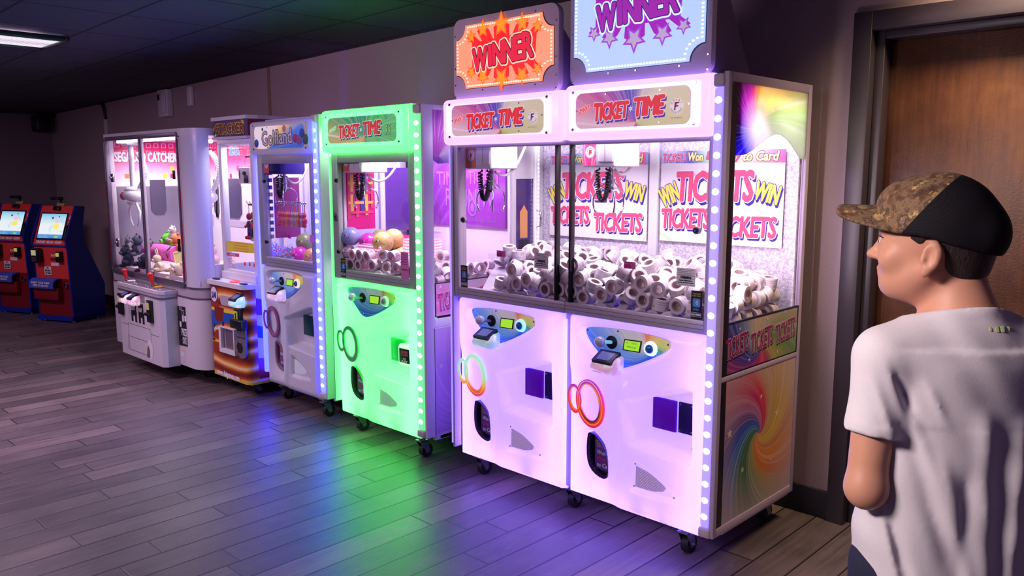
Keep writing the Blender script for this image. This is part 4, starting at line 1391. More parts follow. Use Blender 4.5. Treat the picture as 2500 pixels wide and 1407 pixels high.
# ------------------------------------------------------------------ winner signs (part of the twin machine)
def winner_sign(par, x0, x1, z0, z1, Y, pal, first):
    fr = FY(Y)
    w_, h_ = x1 - x0, z1 - z0
    m = MB()
    out = rrect(x0, x1, z0, z1, .045, 6)
    m.prism(out, fr, -.03, 0, pal['board'])
    # gusset cheeks running back
    for xx in (x0 + .002, x1 - .012):
        m.add([(xx, Y + .03, z1 - .10), (xx, Y + .03, z0), (xx, Y + .30, z0), (xx + .01, Y + .03, z1 - .10), (xx + .01, Y + .03, z0), (xx + .01, Y + .30, z0)],
              [(0, 1, 2), (5, 4, 3), (0, 3, 4, 1), (1, 4, 5, 2), (2, 5, 3, 0)], pal['cheek'])
    b = m.build('winner_sign', par)
    mx, mz = .028, .036

    def ticket(mg, r):
        a0, a1, b0, b1 = x0 + mx + mg, x1 - mx - mg, z0 + .055 + mg, z1 - mz - mg
        pts = []
        for cx, cy_, t0 in ((a1, b1, 270), (a0, b1, 360), (a0, b0, 90), (a1, b0, 180)):
            for k in range(7):
                t = math.radians(t0 - 90 * k / 6) if False else math.radians(t0 - 15 * k)
                pts.append((cx + r * math.cos(t), cy_ + r * math.sin(t)))
        return pts
    m = MB()
    o_, i_ = ticket(-.006, .062), ticket(0, .066)
    m.prism(ticket(-.006, .060), fr, .001, .0015, M['dark'])
    m.prism(ticket(-.004, .062), fr, .001, .006, pal['panel'])
    cx, cz = (x0 + x1) / 2 + .004, (z0 + .055 + z1 - mz) / 2
    q = w_ / .50
    e = .0062
    STARS = [(-.155, .077, .026), (-.096, .100, .034), (-.006, .106, .044), (.092, .098, .035), (.161, .078, .026), (-.155, -.062, .026), (-.096, -.084, .034), (-.006, -.098, .043), (.092, -.094, .035), (.161, -.078, .026)]
    for k, (a, bb, r) in enumerate(STARS):
        a, bb, r = a * q, bb * q * .88, r * q * .84
        sg = 1 if bb > 0 else -1
        m.poly([(cx + a * .45 - r * .9, cz), (cx + a * 1.0 - r * 1.02, cz + bb - sg * r * .15), (cx + a - r * .3, cz + bb + sg * r * .25), (cx + a + r * .3, cz + bb + sg * r * .25), (cx + a + r * 1.02, cz + bb - sg * r * .15), (cx + a * .45 + r * .9, cz)], fr, e + .0001 * k, pal['burst'])
        rt = PI / 2 if sg > 0 else -PI / 2
        m.poly(star(cx + a, cz + bb, r * 1.22, .47, 5, rt), fr, e + .0012 + .0001 * k, pal['star_o'])
        m.poly(star(cx + a, cz + bb, r * .84, .47, 5, rt), fr, e + .0026, pal['star'])
    m.poly([(cx - .150 * q, cz - .050 * q), (cx + .150 * q, cz - .045 * q), (cx + .158 * q, cz + .055 * q), (cx - .150 * q, cz + .046 * q)], fr, e + .0011, pal['burst'])
    lt, dk, pale = pal['let'], pal['letdark'], pal['letpale']
    ws = [.235, .085, .165, .165, .125, .15]
    tw = w_ * .575
    tot = sum(ws)
    for pas in range(3):
        xx = cx - tw / 2
        for k, ch in enumerate('WINNER'):
            cw = ws[k] / tot * tw
            hh = q * (.060 + .004 * k + (.012 if k == 0 else 0))
            bz = cz + (-.014, -.006, -.002, .002, .008, .012)[k] * q
            b_, mt = ((.0115, pale), (.0068, dk), (.0042, lt))[pas]
            m.text(ch, fr, xx + cw / 2, bz, cw * (.93 if ch != 'I' else .42), hh, mt, d=e + .0034 + .001 * pas, rot=.06, bold=b_ * q)
            xx += cw
    m.build('sign_face', par).parent = b
    # rope light just inside the rim
    m = MB()
    lp = ticket(.006, .070)
    tot = []
    for i in range(len(lp)):
        a, c = lp[i], lp[(i + 1) % len(lp)]
        L = math.hypot(c[0] - a[0], c[1] - a[1]); n = max(1, int(L / .014))
        for k in range(n): tot.append((a[0] + (c[0] - a[0]) * k / n, a[1] + (c[1] - a[1]) * k / n))
    for (a, c) in tot:
        m.obox(fr, a - .0045, a + .0045, c - .003, c + .003, .006, .0085, pal['rope'])
    m.build('rope_light', par).parent = b
    m = MB()
    for a in (.012, w_ - .012):
        for c in (.018, .07, h_ * .40, h_ * .80): screw(m, fr, x0 + a, z0 + c, 0, .0045)
    for a in (w_ * .3, w_ * .5, w_ * .8):
        screw(m, fr, x0 + a, z1 - .022, .0, .0045); screw(m, fr, x0 + a, z0 + .040, 0, .0045)
    m.build('sign_screw', par).parent = b
    return b


def lit(name, col, es, base=None): return em(name, col, es, base or (.5, .5, .5, 1))


palA = dict(board=pm('mauve_sign_board', srgb(228, 208, 220), .45), cheek=pm('mauve_sign_cheek', srgb(176, 150, 206), .5), panel=lit('orange_lit_panel', (1.0, .32, .17, 1), 1.0, (.15, .1, .1, 1)),
            burst=lit('red_lit_print', (.90, .012, .014, 1), 1.0, (.5, .02, .02, 1)), star=lit('amber_lit_print', (1.0, .26, .008, 1), 1.0, (.6, .3, .02, 1)), star_o=lit('deep_amber_lit_print', (.95, .13, .02, 1), 1.0, (.6, .2, .02, 1)),
            let=lit('scarlet_lit_letter', (.72, .012, .05, 1), 1.0, (.5, .02, .02, 1)), letdark=pm('maroon_letter_edge', srgb(72, 8, 30), .5), letpale=lit('peach_lit_outline', (1.0, .55, .38, 1), 1.1), rope=lit('orange_rope_light', (1.5, .62, .40, 1), 1.4))
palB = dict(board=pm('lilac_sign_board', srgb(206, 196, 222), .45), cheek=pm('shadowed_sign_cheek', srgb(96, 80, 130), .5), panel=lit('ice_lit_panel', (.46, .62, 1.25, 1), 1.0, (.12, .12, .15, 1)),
            burst=lit('purple_lit_print', (.30, .002, .40, 1), 1.0, (.2, .02, .3, 1)), star=lit('mauve_lit_star', (.40, .30, .50, 1), 1.0), star_o=lit('violet_lit_star', (.30, .04, .60, 1), 1.0, (.2, .05, .3, 1)),
            let=lit('magenta_lit_letter', (.30, .008, .36, 1), 1.0, (.2, .02, .2, 1)), letdark=pm('indigo_letter_edge', srgb(50, 20, 130), .5, emit=(.05, .01, .3, 1), es=.5), letpale=lit('ice_lit_outline', (.62, .80, 1.4, 1), 1.1), rope=lit('ice_rope_light', (.75, .95, 1.8, 1), 1.4))
ys = 2.60
a0, b0 = PY(1109, 243, ys); a1, b1 = PY(1363, 212, ys); _, b2 = PY(1240, 28, ys)
winner_sign(dbl, a0, a1, 1.800, (PY(1118, 75, ys)[1] + PY(1355, 13, ys)[1]) / 2 + .03, ys, palA, True)
a0, _ = PY(1392, 200, ys); a1, _ = PY(1735, 168, ys)
winner_sign(dbl, a0, a1, 1.815, 1.815 + (a1 - a0) * .80, ys, palB, False)


# ------------------------------------------------------------------ green-lit and ball machines of single width
def single(root, x0, x1, hx0, hx1, Y, st, label_z=1.0, ztop=1.806):
    ox = root['_o'][0]
    xl0, xl1 = x1 + .012, x1 + .075           # LED column right of the door
    xs = xl1 + .012
    bay_door(root, x0, x1, Y, st)
    header_box(root, hx0, hx1, Y, 1.575, ztop, st)
    window_bay(root, x0 - .005, x1 + .004, Y + .012, .888, 1.580, .055, mat=st['wframe'], bottom=.055, top=.055)
    led_column(root, xl0, xl1 - .012, Y - .004, .17, 1.755, st, 27)
    m = MB()
    m.box(x0 - .012, xs, Y + .085, 3.24, .115, .135, M['white'])
    m.box(x0 - .012, x0 + .008, Y + .085, 3.24, .135, .86, M['white'])
    m.box(xs - .02, xs, Y + .05, 3.24, .115, .70, M['white'], .002)
    m.box(x0, xs - .021, 3.22, 3.24, .135, 1.785, M['white'])
    m.box(x0 + .008, xs - .02, Y + .085, Y + .09, .135, .86, M['white'])
    m.box(x0 - .012, xs - .022, Y + .04, 3.24, .86, .885, M['white'])
    m.box(x0 - .012, xs - .022, Y + .085, 3.24, 1.775, 1.800, M['white'])
    m.box(x0 - .012, xs - .022, Y + .045, Y + .09, 1.58, 1.785, M['white'])
    # posts and rails of the right side
    m.box(xs - .02, xs, Y + .0, Y + .06, .135, 1.80, M['white_plastic'], .003)
    m.box(xs - .02, xs, 3.19, 3.24, .70, 1.80, M['white_plastic'], .003)
    m.box(xs - .02, xs, Y + .06, 3.19, .70, .745, M['white_plastic'], .003)
    m.box(xs - .02, xs, Y + .06, 3.19, 1.775, 1.80, M['white_plastic'], .003)
    # left side posts
    m.box(x0 - .012, x0 + .008, Y + .045, Y + .085, .885, 1.785, M['white_plastic'], .003)
    m.box(x0 - .012, x0 + .008, 3.17, 3.22, .885, 1.785, M['white_plastic'], .003)
    m.build('carcass', root)
    m = MB(); m.box(xs - .012, xs - .008, Y + .06, 3.19, .93, 1.775, M['glass']); m.build('side_glass', root)
    m = MB(); m.box(x0 - .004, x0, Y + .085, 3.17, .885, 1.785, M['glass']); m.build('side_glass_left', root)
    for (a, b) in ((x0 + .10, Y + .08), (x1 - .02, Y + .05), (x1 - .02, 3.14), (x0 + .10, 3.14)): caster(a, b, .115, root)
    m = MB(); m.box(x0 + .06, x1 - .06, Y + .10, Y + .115, 1.762, 1.775, M['led_white']); m.build('roof_tube_lamp', root)
    return xs


RG = (-3.50, YF, 0.0)
grn = thing('ticket_crane_machine', RG, 'crane machine glowing bright green with balls and ticket rolls behind its glass', 'crane machine')
GX0, GX1 = -3.872, -3.158
stG = dict(
    glow=glow_plastic('green_lit_plastic', (.10, 3.2, .20, 1), 1.0, (.72, .98, .78, 1), .65, (.80, .86, .80, 1)),
    strip=em('green_led_strip', (.42, 1.6, .55, 1), 9.0), ctrl=None,
    ring=em('pale_ring', (.4, .55, .5, 1), .7), dome=M['grey_dome'], rings=(),
    ringmat=lerp_mat_z('ring_print_green', .42, .64, [(0, srgb(60, 110, 70)), (.5, srgb(50, 150, 90)), (1, srgb(30, 120, 70))]),
    ringmat2=pm('ring_print_green_pale', srgb(150, 225, 160), .4), ringmat3=pm('ring_print_green_line', srgb(90, 190, 110), .4),
    chute_rim=pm('chute_green_rim', srgb(16, 84, 40), .2, spec=.7, coat=.6), chute_poster=pm('chute_poster_green', srgb(60, 150, 110), .4),
    bill=pm('green_glow_bill_door', srgb(0, 150, 66), .35, noise=.03, emit=(0, .22, .05, 1), es=.5), plate=M['black'], perf=perf_mat('speaker_perforation_green', srgb(120, 176, 140), srgb(225, 250, 232)),
    swipe=True, lcdtext=False, brackets=((.20, .118, .05, .04), (.32, .112, .16, .035), (.70, .112, .08, .05)),
    text=lambda m, fr, X, zc, Wd, d: header_text_ticket(m, fr, X, zc, Wd, d, True),
    ledcover=em('green_led_cover', (.10, .75, .26, 1), 1.0, (.5, .7, .55, 1)), leddot=em('green_led_dot', (1.1, 2.4, 1.4, 1), 1.5),
    wframe=pm('pale_green_frame', srgb(172, 192, 182), .42, .35, noise=.04, nscale=40))
stG['ctrl'] = swirl('control_plate_print', (0, 2), (GX0 + .62 * (GX1 - GX0) - RG[0], .80), [(p, tuple(c * f for c, f in zip(col[:3], (.45, .85, .6))) + (1,)) for p, col in CTRL], .10, .3, 12, rough=.3, es=.35)  # print colours tinted green and given emission, as if lit by the machine
stG['sign'] = swirl('header_print_green', (0, 2), (-3.52 - RG[0], 1.66), [(0, srgb(90, 190, 110)), (.12, srgb(70, 180, 100)), (.22, srgb(30, 150, 90)), (.30, srgb(20, 130, 100)), (.40, srgb(60, 150, 90)), (.48, srgb(170, 170, 110)), (.55, srgb(200, 170, 120)), (.66, srgb(170, 130, 90)), (.78, srgb(90, 170, 80)), (1, srgb(90, 190, 110))], .02, .4, 14, es=.6)
xsG = single(grn, GX0, GX1, -3.940, -3.152, YF, stG)
m = MB(); m.box(GX0 - .034, GX0 - .018, YF + .012, YF + .055, .17, 1.56, em('green_led_edge', (.10, 1.4, .2, 1), 1.0, (.5, .7, .55, 1)), .005); m.build('led_edge', grn)
# green machine: right side art
fr = FX(xsG)
gsw = swirl('magenta_ray_print', (1, 2), (.10, 1.55), [(0, srgb(230, 214, 240)), (.1, srgb(190, 90, 190)), (.2, srgb(170, 60, 180)), (.3, srgb(200, 90, 200)), (.45, srgb(150, 60, 180)), (.55, srgb(120, 50, 170)), (.75, srgb(90, 60, 190)), (1, srgb(230, 214, 240))], .03, .45, 15)
m = MB()
wv = [(YF + .06, 1.775), (YF + .06, 1.535), (2.66, 1.515), (2.75, 1.52), (2.84, 1.55), (2.95, 1.60), (3.05, 1.63), (3.19, 1.60), (3.19, 1.775)]
m.prism(wv, fr, -.007, -.003, gsw)
m.build('rainbow_film', grn); m = MB()
m.prism([(YF + .065, .752), (3.185, .752), (3.185, .925), (YF + .065, .925)], fr, -.018, -.004, M['dark'])
mt2 = swirl('tickets_panel_print_pink', (1, 2), (.28, .80), [(0, srgb(230, 200, 220)), (.2, srgb(220, 190, 225)), (.4, srgb(226, 120, 190)), (.6, srgb(240, 170, 200)), (.8, srgb(235, 90, 150)), (1, srgb(230, 200, 220))], .05, .3, 10)
m.prism([(YF + .070, .757), (3.18, .757), (3.18, .920), (YF + .070, .920)], fr, -.004, -.003, mt2)
m.text('TICKETS', fr, 2.735, .836, .17, .082, M['magenta'], d=-.002, rot=.10, shear=.12, bold=.002, outline=M['wprint'], ow=.0018, shadow=M['navy'], sh=(.004, -.007))
m.text('TICKETS', fr, 2.935, .836, .17, .082, M['magenta'], d=-.002, rot=.10, shear=.12, bold=.002, outline=M['wprint'], ow=.0018, shadow=M['navy'], sh=(.004, -.007))
m.poly(star(2.665, .905, .012), fr, -.002, M['wprint'])
m.build('tickets_print_panel', grn)
cy, cz = 2.98, .40
gs2 = swirl('violet_swirl_print', (1, 2), (cy - YF, cz), [(0, srgb(150, 90, 190)), (.2, srgb(190, 150, 220)), (.34, srgb(140, 90, 200)), (.42, srgb(80, 60, 190)), (.5, srgb(40, 110, 190)), (.58, srgb(40, 120, 110)), (.66, srgb(90, 110, 150)), (.75, srgb(170, 140, 210)), (1, srgb(150, 90, 190))], .30, .3, 14, fade=(.25, .50), palec=srgb(206, 176, 222))
m = MB(); m.prism([(YF + .055, .15), (3.23, .15), (3.23, .695), (YF + .055, .695)], fr, -.001, .0015, gs2)
m.poly(star(2.66, .50, .016), fr, .002, M['side_star']); m.build('swirl_print_panel', grn)
# interior of the green machine
m = MB()
m.box(GX0, xsG - .02, 3.205, 3.22, .885, 1.775, M['white_plastic'])
fr = FY(3.205)
m.prism([(-3.82, 1.165), (-3.135, 1.165), (-3.135, 1.555), (-3.82, 1.555)], fr, 0, .012, swirl('violet_poster_print', (0, 2), (-.2, 1.0), [(0, srgb(130, 50, 160)), (.3, srgb(100, 40, 150)), (.5, srgb(140, 50, 170)), (.75, srgb(80, 40, 140)), (1, srgb(130, 50, 160))], .1, .1, 6))
M['faint_pink'] = pm('faint_pink_print', srgb(196, 90, 190), .4)
M['faint_violet'] = pm('faint_violet_print', srgb(146, 96, 196), .4)
for (s_, a, b, w_, h_) in (('TICKET', -3.30, 1.445, .26, .075), ('TIME', -3.60, 1.44, .2, .075), ('RENNIW', -3.42, 1.33, .40, .10)):
    m.text(s_, fr, a, b, w_, h_, M['faint_pink' if s_ != 'RENNIW' else 'faint_violet'], d=.0135, bold=.001)
m.text('A Smart Industries Game', fr, -3.38, 1.205, .36, .018, M['faint_violet'], d=.0135)
m.band(ellipse(-3.395, 1.275, .036, .050), ellipse(-3.395, 1.275, .026, .040), fr, .012, .014, M['faint_violet'])
m.poly(ellipse(-3.395, 1.275, .016, .025), fr, .0135, M['faint_violet'])
m.build('back_wall', grn)
m = MB()
fr = FX(GX0 + .006)
for (y_, h_, c) in ((2.68, .30, 'redp'), (2.70, .24, 'yellow'), (2.735, .28, 'redp'), (2.77, .22, 'blue_p'), (2.80, .26, 'yellow'), (2.84, .18, 'redp')):
    m.prism([(y_ - .010, 1.36 - h_ / 2), (y_ + .010, 1.36 - h_ / 2), (y_ + .010, 1.36 + h_ / 2), (y_ - .010, 1.36 + h_ / 2)], fr, 0, .004, M[c])
for k in range(5):
    m.prism([(2.675, 1.24 + .055 * k), (2.845, 1.24 + .055 * k), (2.845, 1.255 + .055 * k), (2.675, 1.255 + .055 * k)], fr, .004, .006, M['yellow' if k % 2 else 'redp'])
m.prism([(2.66, 1.15), (2.86, 1.15), (2.86, 1.52), (2.66, 1.52)], fr, -.004, 0, M['magenta'])
m.prism([(2.94, 1.13), (3.13, 1.13), (3.13, 1.50), (2.94, 1.50)], fr, -.004, 0, pm('violet_smoked_panel', srgb(84, 60, 140), .2, spec=.7))
m.box(GX0 + .004, GX0 + .03, 2.885, 2.915, .90, 1.77, M['white_plastic'], .004)
m.box(GX0 + .004, GX0 + .03, 2.63, 2.65, .90, 1.77, M['white_plastic'], .004)
m.build('interior_side_print', grn)
claw_unit(grn, PY(890, 400, 2.71)[0], 2.71, 1.70, PY(890, 422, 2.62)[1], box=(.18, .17), hose_to=(PY(990, 405, 2.85)[0], 2.85, 1.62))
m = MB(); fr = FY(YF + .012)
a, b = PY(834, 650, YF); warning_sticker(m, fr, a, b - .01, .001, 'rfid'); m.build('pane_sticker', grn); m = MB()
a, b = PY(984, 650, YF); m.poly([(a - .03, b - .07), (a + .03, b - .07), (a + .03, b + .07), (a - .03, b + .07)], fr, .001, M['pinkpaper'])
m.text('WARNING', fr, a, b - .02, .05, .009, M['redp'], d=.0015, bold=.0005)
for k in range(5): m.poly([(a - .025, b + .055 - k * .012), (a + .02, b + .055 - k * .012), (a + .02, b + .058 - k * .012), (a - .025, b + .058 - k * .012)], fr, .0015, M['alu_d'])
m.build('pane_sticker', grn)
m = MB()
for (px_, py_) in ((818, 441), (824, 615)):
    m = MB(); a, b = PY(px_, py_, YF); m.cyl((a, YF + .012, b), (a, YF + .002, b), .011, M['black'], 16); m.build('pane_knob', grn)
m = MB(); a, b = PY(817, 530, YF); m.box(a - .016, a + .016, YF + .006, YF + .012, b - .025, b + .025, M['alu_d'], .003); m.cyl((a, YF + .007, b), (a, YF + .002, b), .009, M['chrome'], 14)
m.build('pane_lock', grn)
# lit lamp shade cylinder of LEDs and clear globe
cx, cyy = -3.42, 2.84
m = MB(); mm = NT('pink_led_matrix'); o_ = mm.sep(mm.obj())
ang = mm.math('ARCTAN2', mm.math('SUBTRACT', o_[1], cyy - YF), mm.math('SUBTRACT', o_[0], cx - RG[0]))
fa = mm.math('FRACT', mm.math('ADD', mm.math('MULTIPLY', ang, 44 / (2 * PI)), 50.0)); fz = mm.math('FRACT', mm.math('MULTIPLY', o_[2], 62.0))
dot = mm.math('MULTIPLY', mm.math('LESS_THAN', mm.math('ABSOLUTE', mm.math('SUBTRACT', fa, .5)), .34), mm.math('LESS_THAN', mm.math('ABSOLUTE', mm.math('SUBTRACT', fz, .5)), .26))
mm.bsdf((.7, .4, .5, 1), .4, emit=mm.mix(dot, (.75, .20, .30, 1), (1.6, 1.0, 1.1, 1)), es=1.0)
m.cyl((cx, cyy, 1.005), (cx, cyy, 1.115), .104, mm.m, 40)
m.cyl((cx, cyy, 1.115), (cx, cyy, 1.150), .108, M['acrylic'], 40)
m.cyl((cx, cyy, .89), (cx, cyy, 1.005), .108, M['acrylic'], 40)
m.build('led_drum', grn)
m = MB(); m.ell((cx - .012, cyy, 1.258), .110, glass_mat('thin_bubble', (.93, .86, .95, 1), .55, .15), 40, 26); m.build('clear_globe', grn)
m = MB(); mm2 = NT('pink_led_grid'); o_ = mm2.sep(mm2.obj())
fa = mm2.math('FRACT', mm2.math('MULTIPLY', mm2.math('ADD', o_[0], 9.0), 70.0)); fz = mm2.math('FRACT', mm2.math('MULTIPLY', o_[2], 62.0))
dot = mm2.math('MULTIPLY', mm2.math('LESS_THAN', mm2.math('ABSOLUTE', mm2.math('SUBTRACT', fa, .5)), .36), mm2.math('LESS_THAN', mm2.math('ABSOLUTE', mm2.math('SUBTRACT', fz, .5)), .22))
mm2.bsdf((.7, .4, .6, 1), .4, emit=mm2.mix(dot, (.30, .05, .14, 1), (1.5, .75, .95, 1)), es=1.0)
a0, b0 = PY(878, 592, 2.67); a1, _ = PY(933, 592, 2.67)
m.box(a0, a1, 2.655, 2.672, .985, 1.085, mm2.m, .004); m.build('led_grid_panel', grn)
area('cabinet_lamp', (-3.52, 2.72, 1.755), (math.radians(15), 0, 0), .55, .05, 14.0, (1, .86, 1.0))
area('cabinet_lamp', (-3.3, 3.05, 1.74), (0, 0, 0), .25, .20, 8.0, (1, .6, .9))

# ------------------------------------------------------------------ unlit machine with keychains and balls
YG = 2.62
RO = (-4.43, YG, 0.0)
glf = thing('crane_machine', RO, 'lavender crane machine with blue lit corner, full of balls and keychains', 'crane machine')
OX0, OX1 = -4.778, -4.135
stO = dict(
    glow=glow_plastic('lavender_plastic', (.06, .06, .09, 1), .35, (.6, .6, .7, 1), .12, (.70, .69, .78, 1)),
    ctrl=swirl('control_plate_print', (0, 2), (OX0 + .60 * (OX1 - OX0) - RO[0], .80), CTRL, .10, .3, 12, es=.3),
    ring=em('coral_lit_ring', (1.0, .50, .40, 1), 1.1), dome=M['blue_dome'], rings=(), ringmat=pm('ring_print_faint', srgb(120, 80, 130), .4), ringmat2=pm('ring_print_faint_pink', srgb(190, 130, 160), .4), ringmat3=M['faint_pink'],
    chute_rim=pm('chute_metal_rim', srgb(176, 150, 170), .25, .5), chute_poster=pm('chute_poster_mauve', srgb(120, 90, 150), .4),
    bill=pm('teal_glow_bill_door', srgb(14, 66, 80), .3, noise=.03), plate=pm('grey_cover_plate', srgb(110, 120, 140), .35, .4), perf=perf_mat('speaker_perforation_white', srgb(186, 186, 206), srgb(150, 150, 170)),
    reader=((.95, .40, .66, 1), .5), lcdtext=False,
    ledcover=em('blue_led_cover', (.22, .30, 26.0, 1), 1.0, (.5, .5, .75, 1)), leddot=em('blue_led_dot', (1.0, 1.5, 46.0, 1), 1.5), wframe=pm('pale_grey_frame', srgb(172, 172, 190), .42, .35, noise=.04, nscale=40))
stO['sign'] = swirl('header_print_balls', (0, 2), (-.20, 1.60), [(0, srgb(50, 90, 200)), (.05, srgb(60, 110, 210)), (.09, srgb(226, 190, 90)), (.12, srgb(236, 214, 200)), (.20, srgb(236, 222, 228)), (.40, srgb(240, 230, 232)), (.455, srgb(236, 210, 214)), (.48, srgb(200, 40, 70)), (.60, srgb(170, 30, 60)), (.66, srgb(240, 180, 60)), (.74, srgb(220, 200, 80)), (.80, srgb(120, 180, 200)), (.88, srgb(40, 90, 200)), (1, srgb(50, 90, 200))], 0, .12, 10, es=.5)


def golf_text(m, fr, X, zc, Wd, d):
    m.text('Golfland', fr, X(.46), zc - .004, .46 * Wd, .085, M['wprint'], d=d, rot=.03, bold=.0015, outline=M['gold_out'], ow=.0045)
    for (a, z, r, c) in ((.14, -.035, .026, 'blue_p'), (.585, .044, .020, 'ballp'), (.245, .048, .010, 'alu_d'), (.745, -.016, .026, 'magenta'), (.80, -.025, .030, 'ballv'), (.845, .012, .026, 'blue_p'), (.89, -.024, .030, 'ballg')):
        m.ell(fr.p(X(a), zc + z, d + .001), (r, .002, r), M[c], 20, 8)


M['gold_out'] = pm('dark_script_outline', srgb(52, 34, 66), .4)
M['ballp'] = pm('ball_print_pink', srgb(236, 150, 160), .4)
M['ballv'] = pm('ball_print_violet', srgb(150, 110, 170), .4)
M['ballg'] = pm('ball_print_grey', srgb(86, 96, 110), .4)
stO['text'] = golf_text
xsO = single(glf, OX0, OX1, -4.828, -4.085, YG, stO, ztop=1.785)
m = MB(); m.box(OX0 - .046, OX0 - .014, YG + .02, YG + .075, .17, 1.56, stO['ledcover'], .01); m.build('led_edge', glf)
m = MB()
m.box(OX0, xsO - .02, 3.205, 3.22, .885, 1.775, M['white_plastic'])
fr = FX(OX0 + .006)
m.prism([(2.735, 1.05), (2.92, 1.05), (2.92, 1.44), (2.735, 1.44)], fr, -.004, .002, pm('plum_panel', srgb(150, 50, 120), .35))
m.box(OX0 + .004, OX0 + .03, 2.945, 2.975, .90, 1.77, M['white_plastic'], .004)
fo2 = FX(OX0 + .031)
for k in range(10):
    m.box(OX0 + .004, OX0 + .020, 2.700, 2.718, 1.05 + .045 * k, 1.075 + .045 * k, M['blue_p' if k % 3 else 'alu'])
m.build('interior_panel', glf)
claw_unit(glf, PY(693, 400, 2.735)[0], 2.735, 1.72, PY(693, 426, 2.645)[1], box=(.20, .17), boxmat=pm('dark_blue_carriage', srgb(40, 28, 110), .3), hose_to=(PY(762, 440, 2.85)[0], 2.85, 1.58))
m = MB()
fr = FY(YG + .012)
a, b = PY(758, 583, YG); m.poly([(a - .025, b - .025), (a + .022, b - .025), (a + .022, b + .02), (a - .025, b + .02)], fr, .001, M['pinkpaper'])
m.build('pane_sticker', glf); m = MB()
a, b = PY(707, 578, YG + .2); m.obox(FY(YG + .2), a - .02, a + .02, b - .012, b + .012, 0, .002, M['magenta'])
m.build('pane_sticker', glf)
m = MB()
for (px_, py_) in ((642, 443), (648, 591)):
    m = MB(); a, b = PY(px_, py_, YG); m.cyl((a, YG + .012, b), (a, YG + .002, b), .011, M['black'], 16); m.cyl((a + .02, YG + .012, b), (a + .02, YG + .006, b), .008, M['chrome'], 12); m.build('pane_lock', glf)
area('cabinet_lamp', (-4.45, 2.78, 1.74), (math.radians(15), 0, 0), .5, .05, 9.0, (1, .84, 1.0))

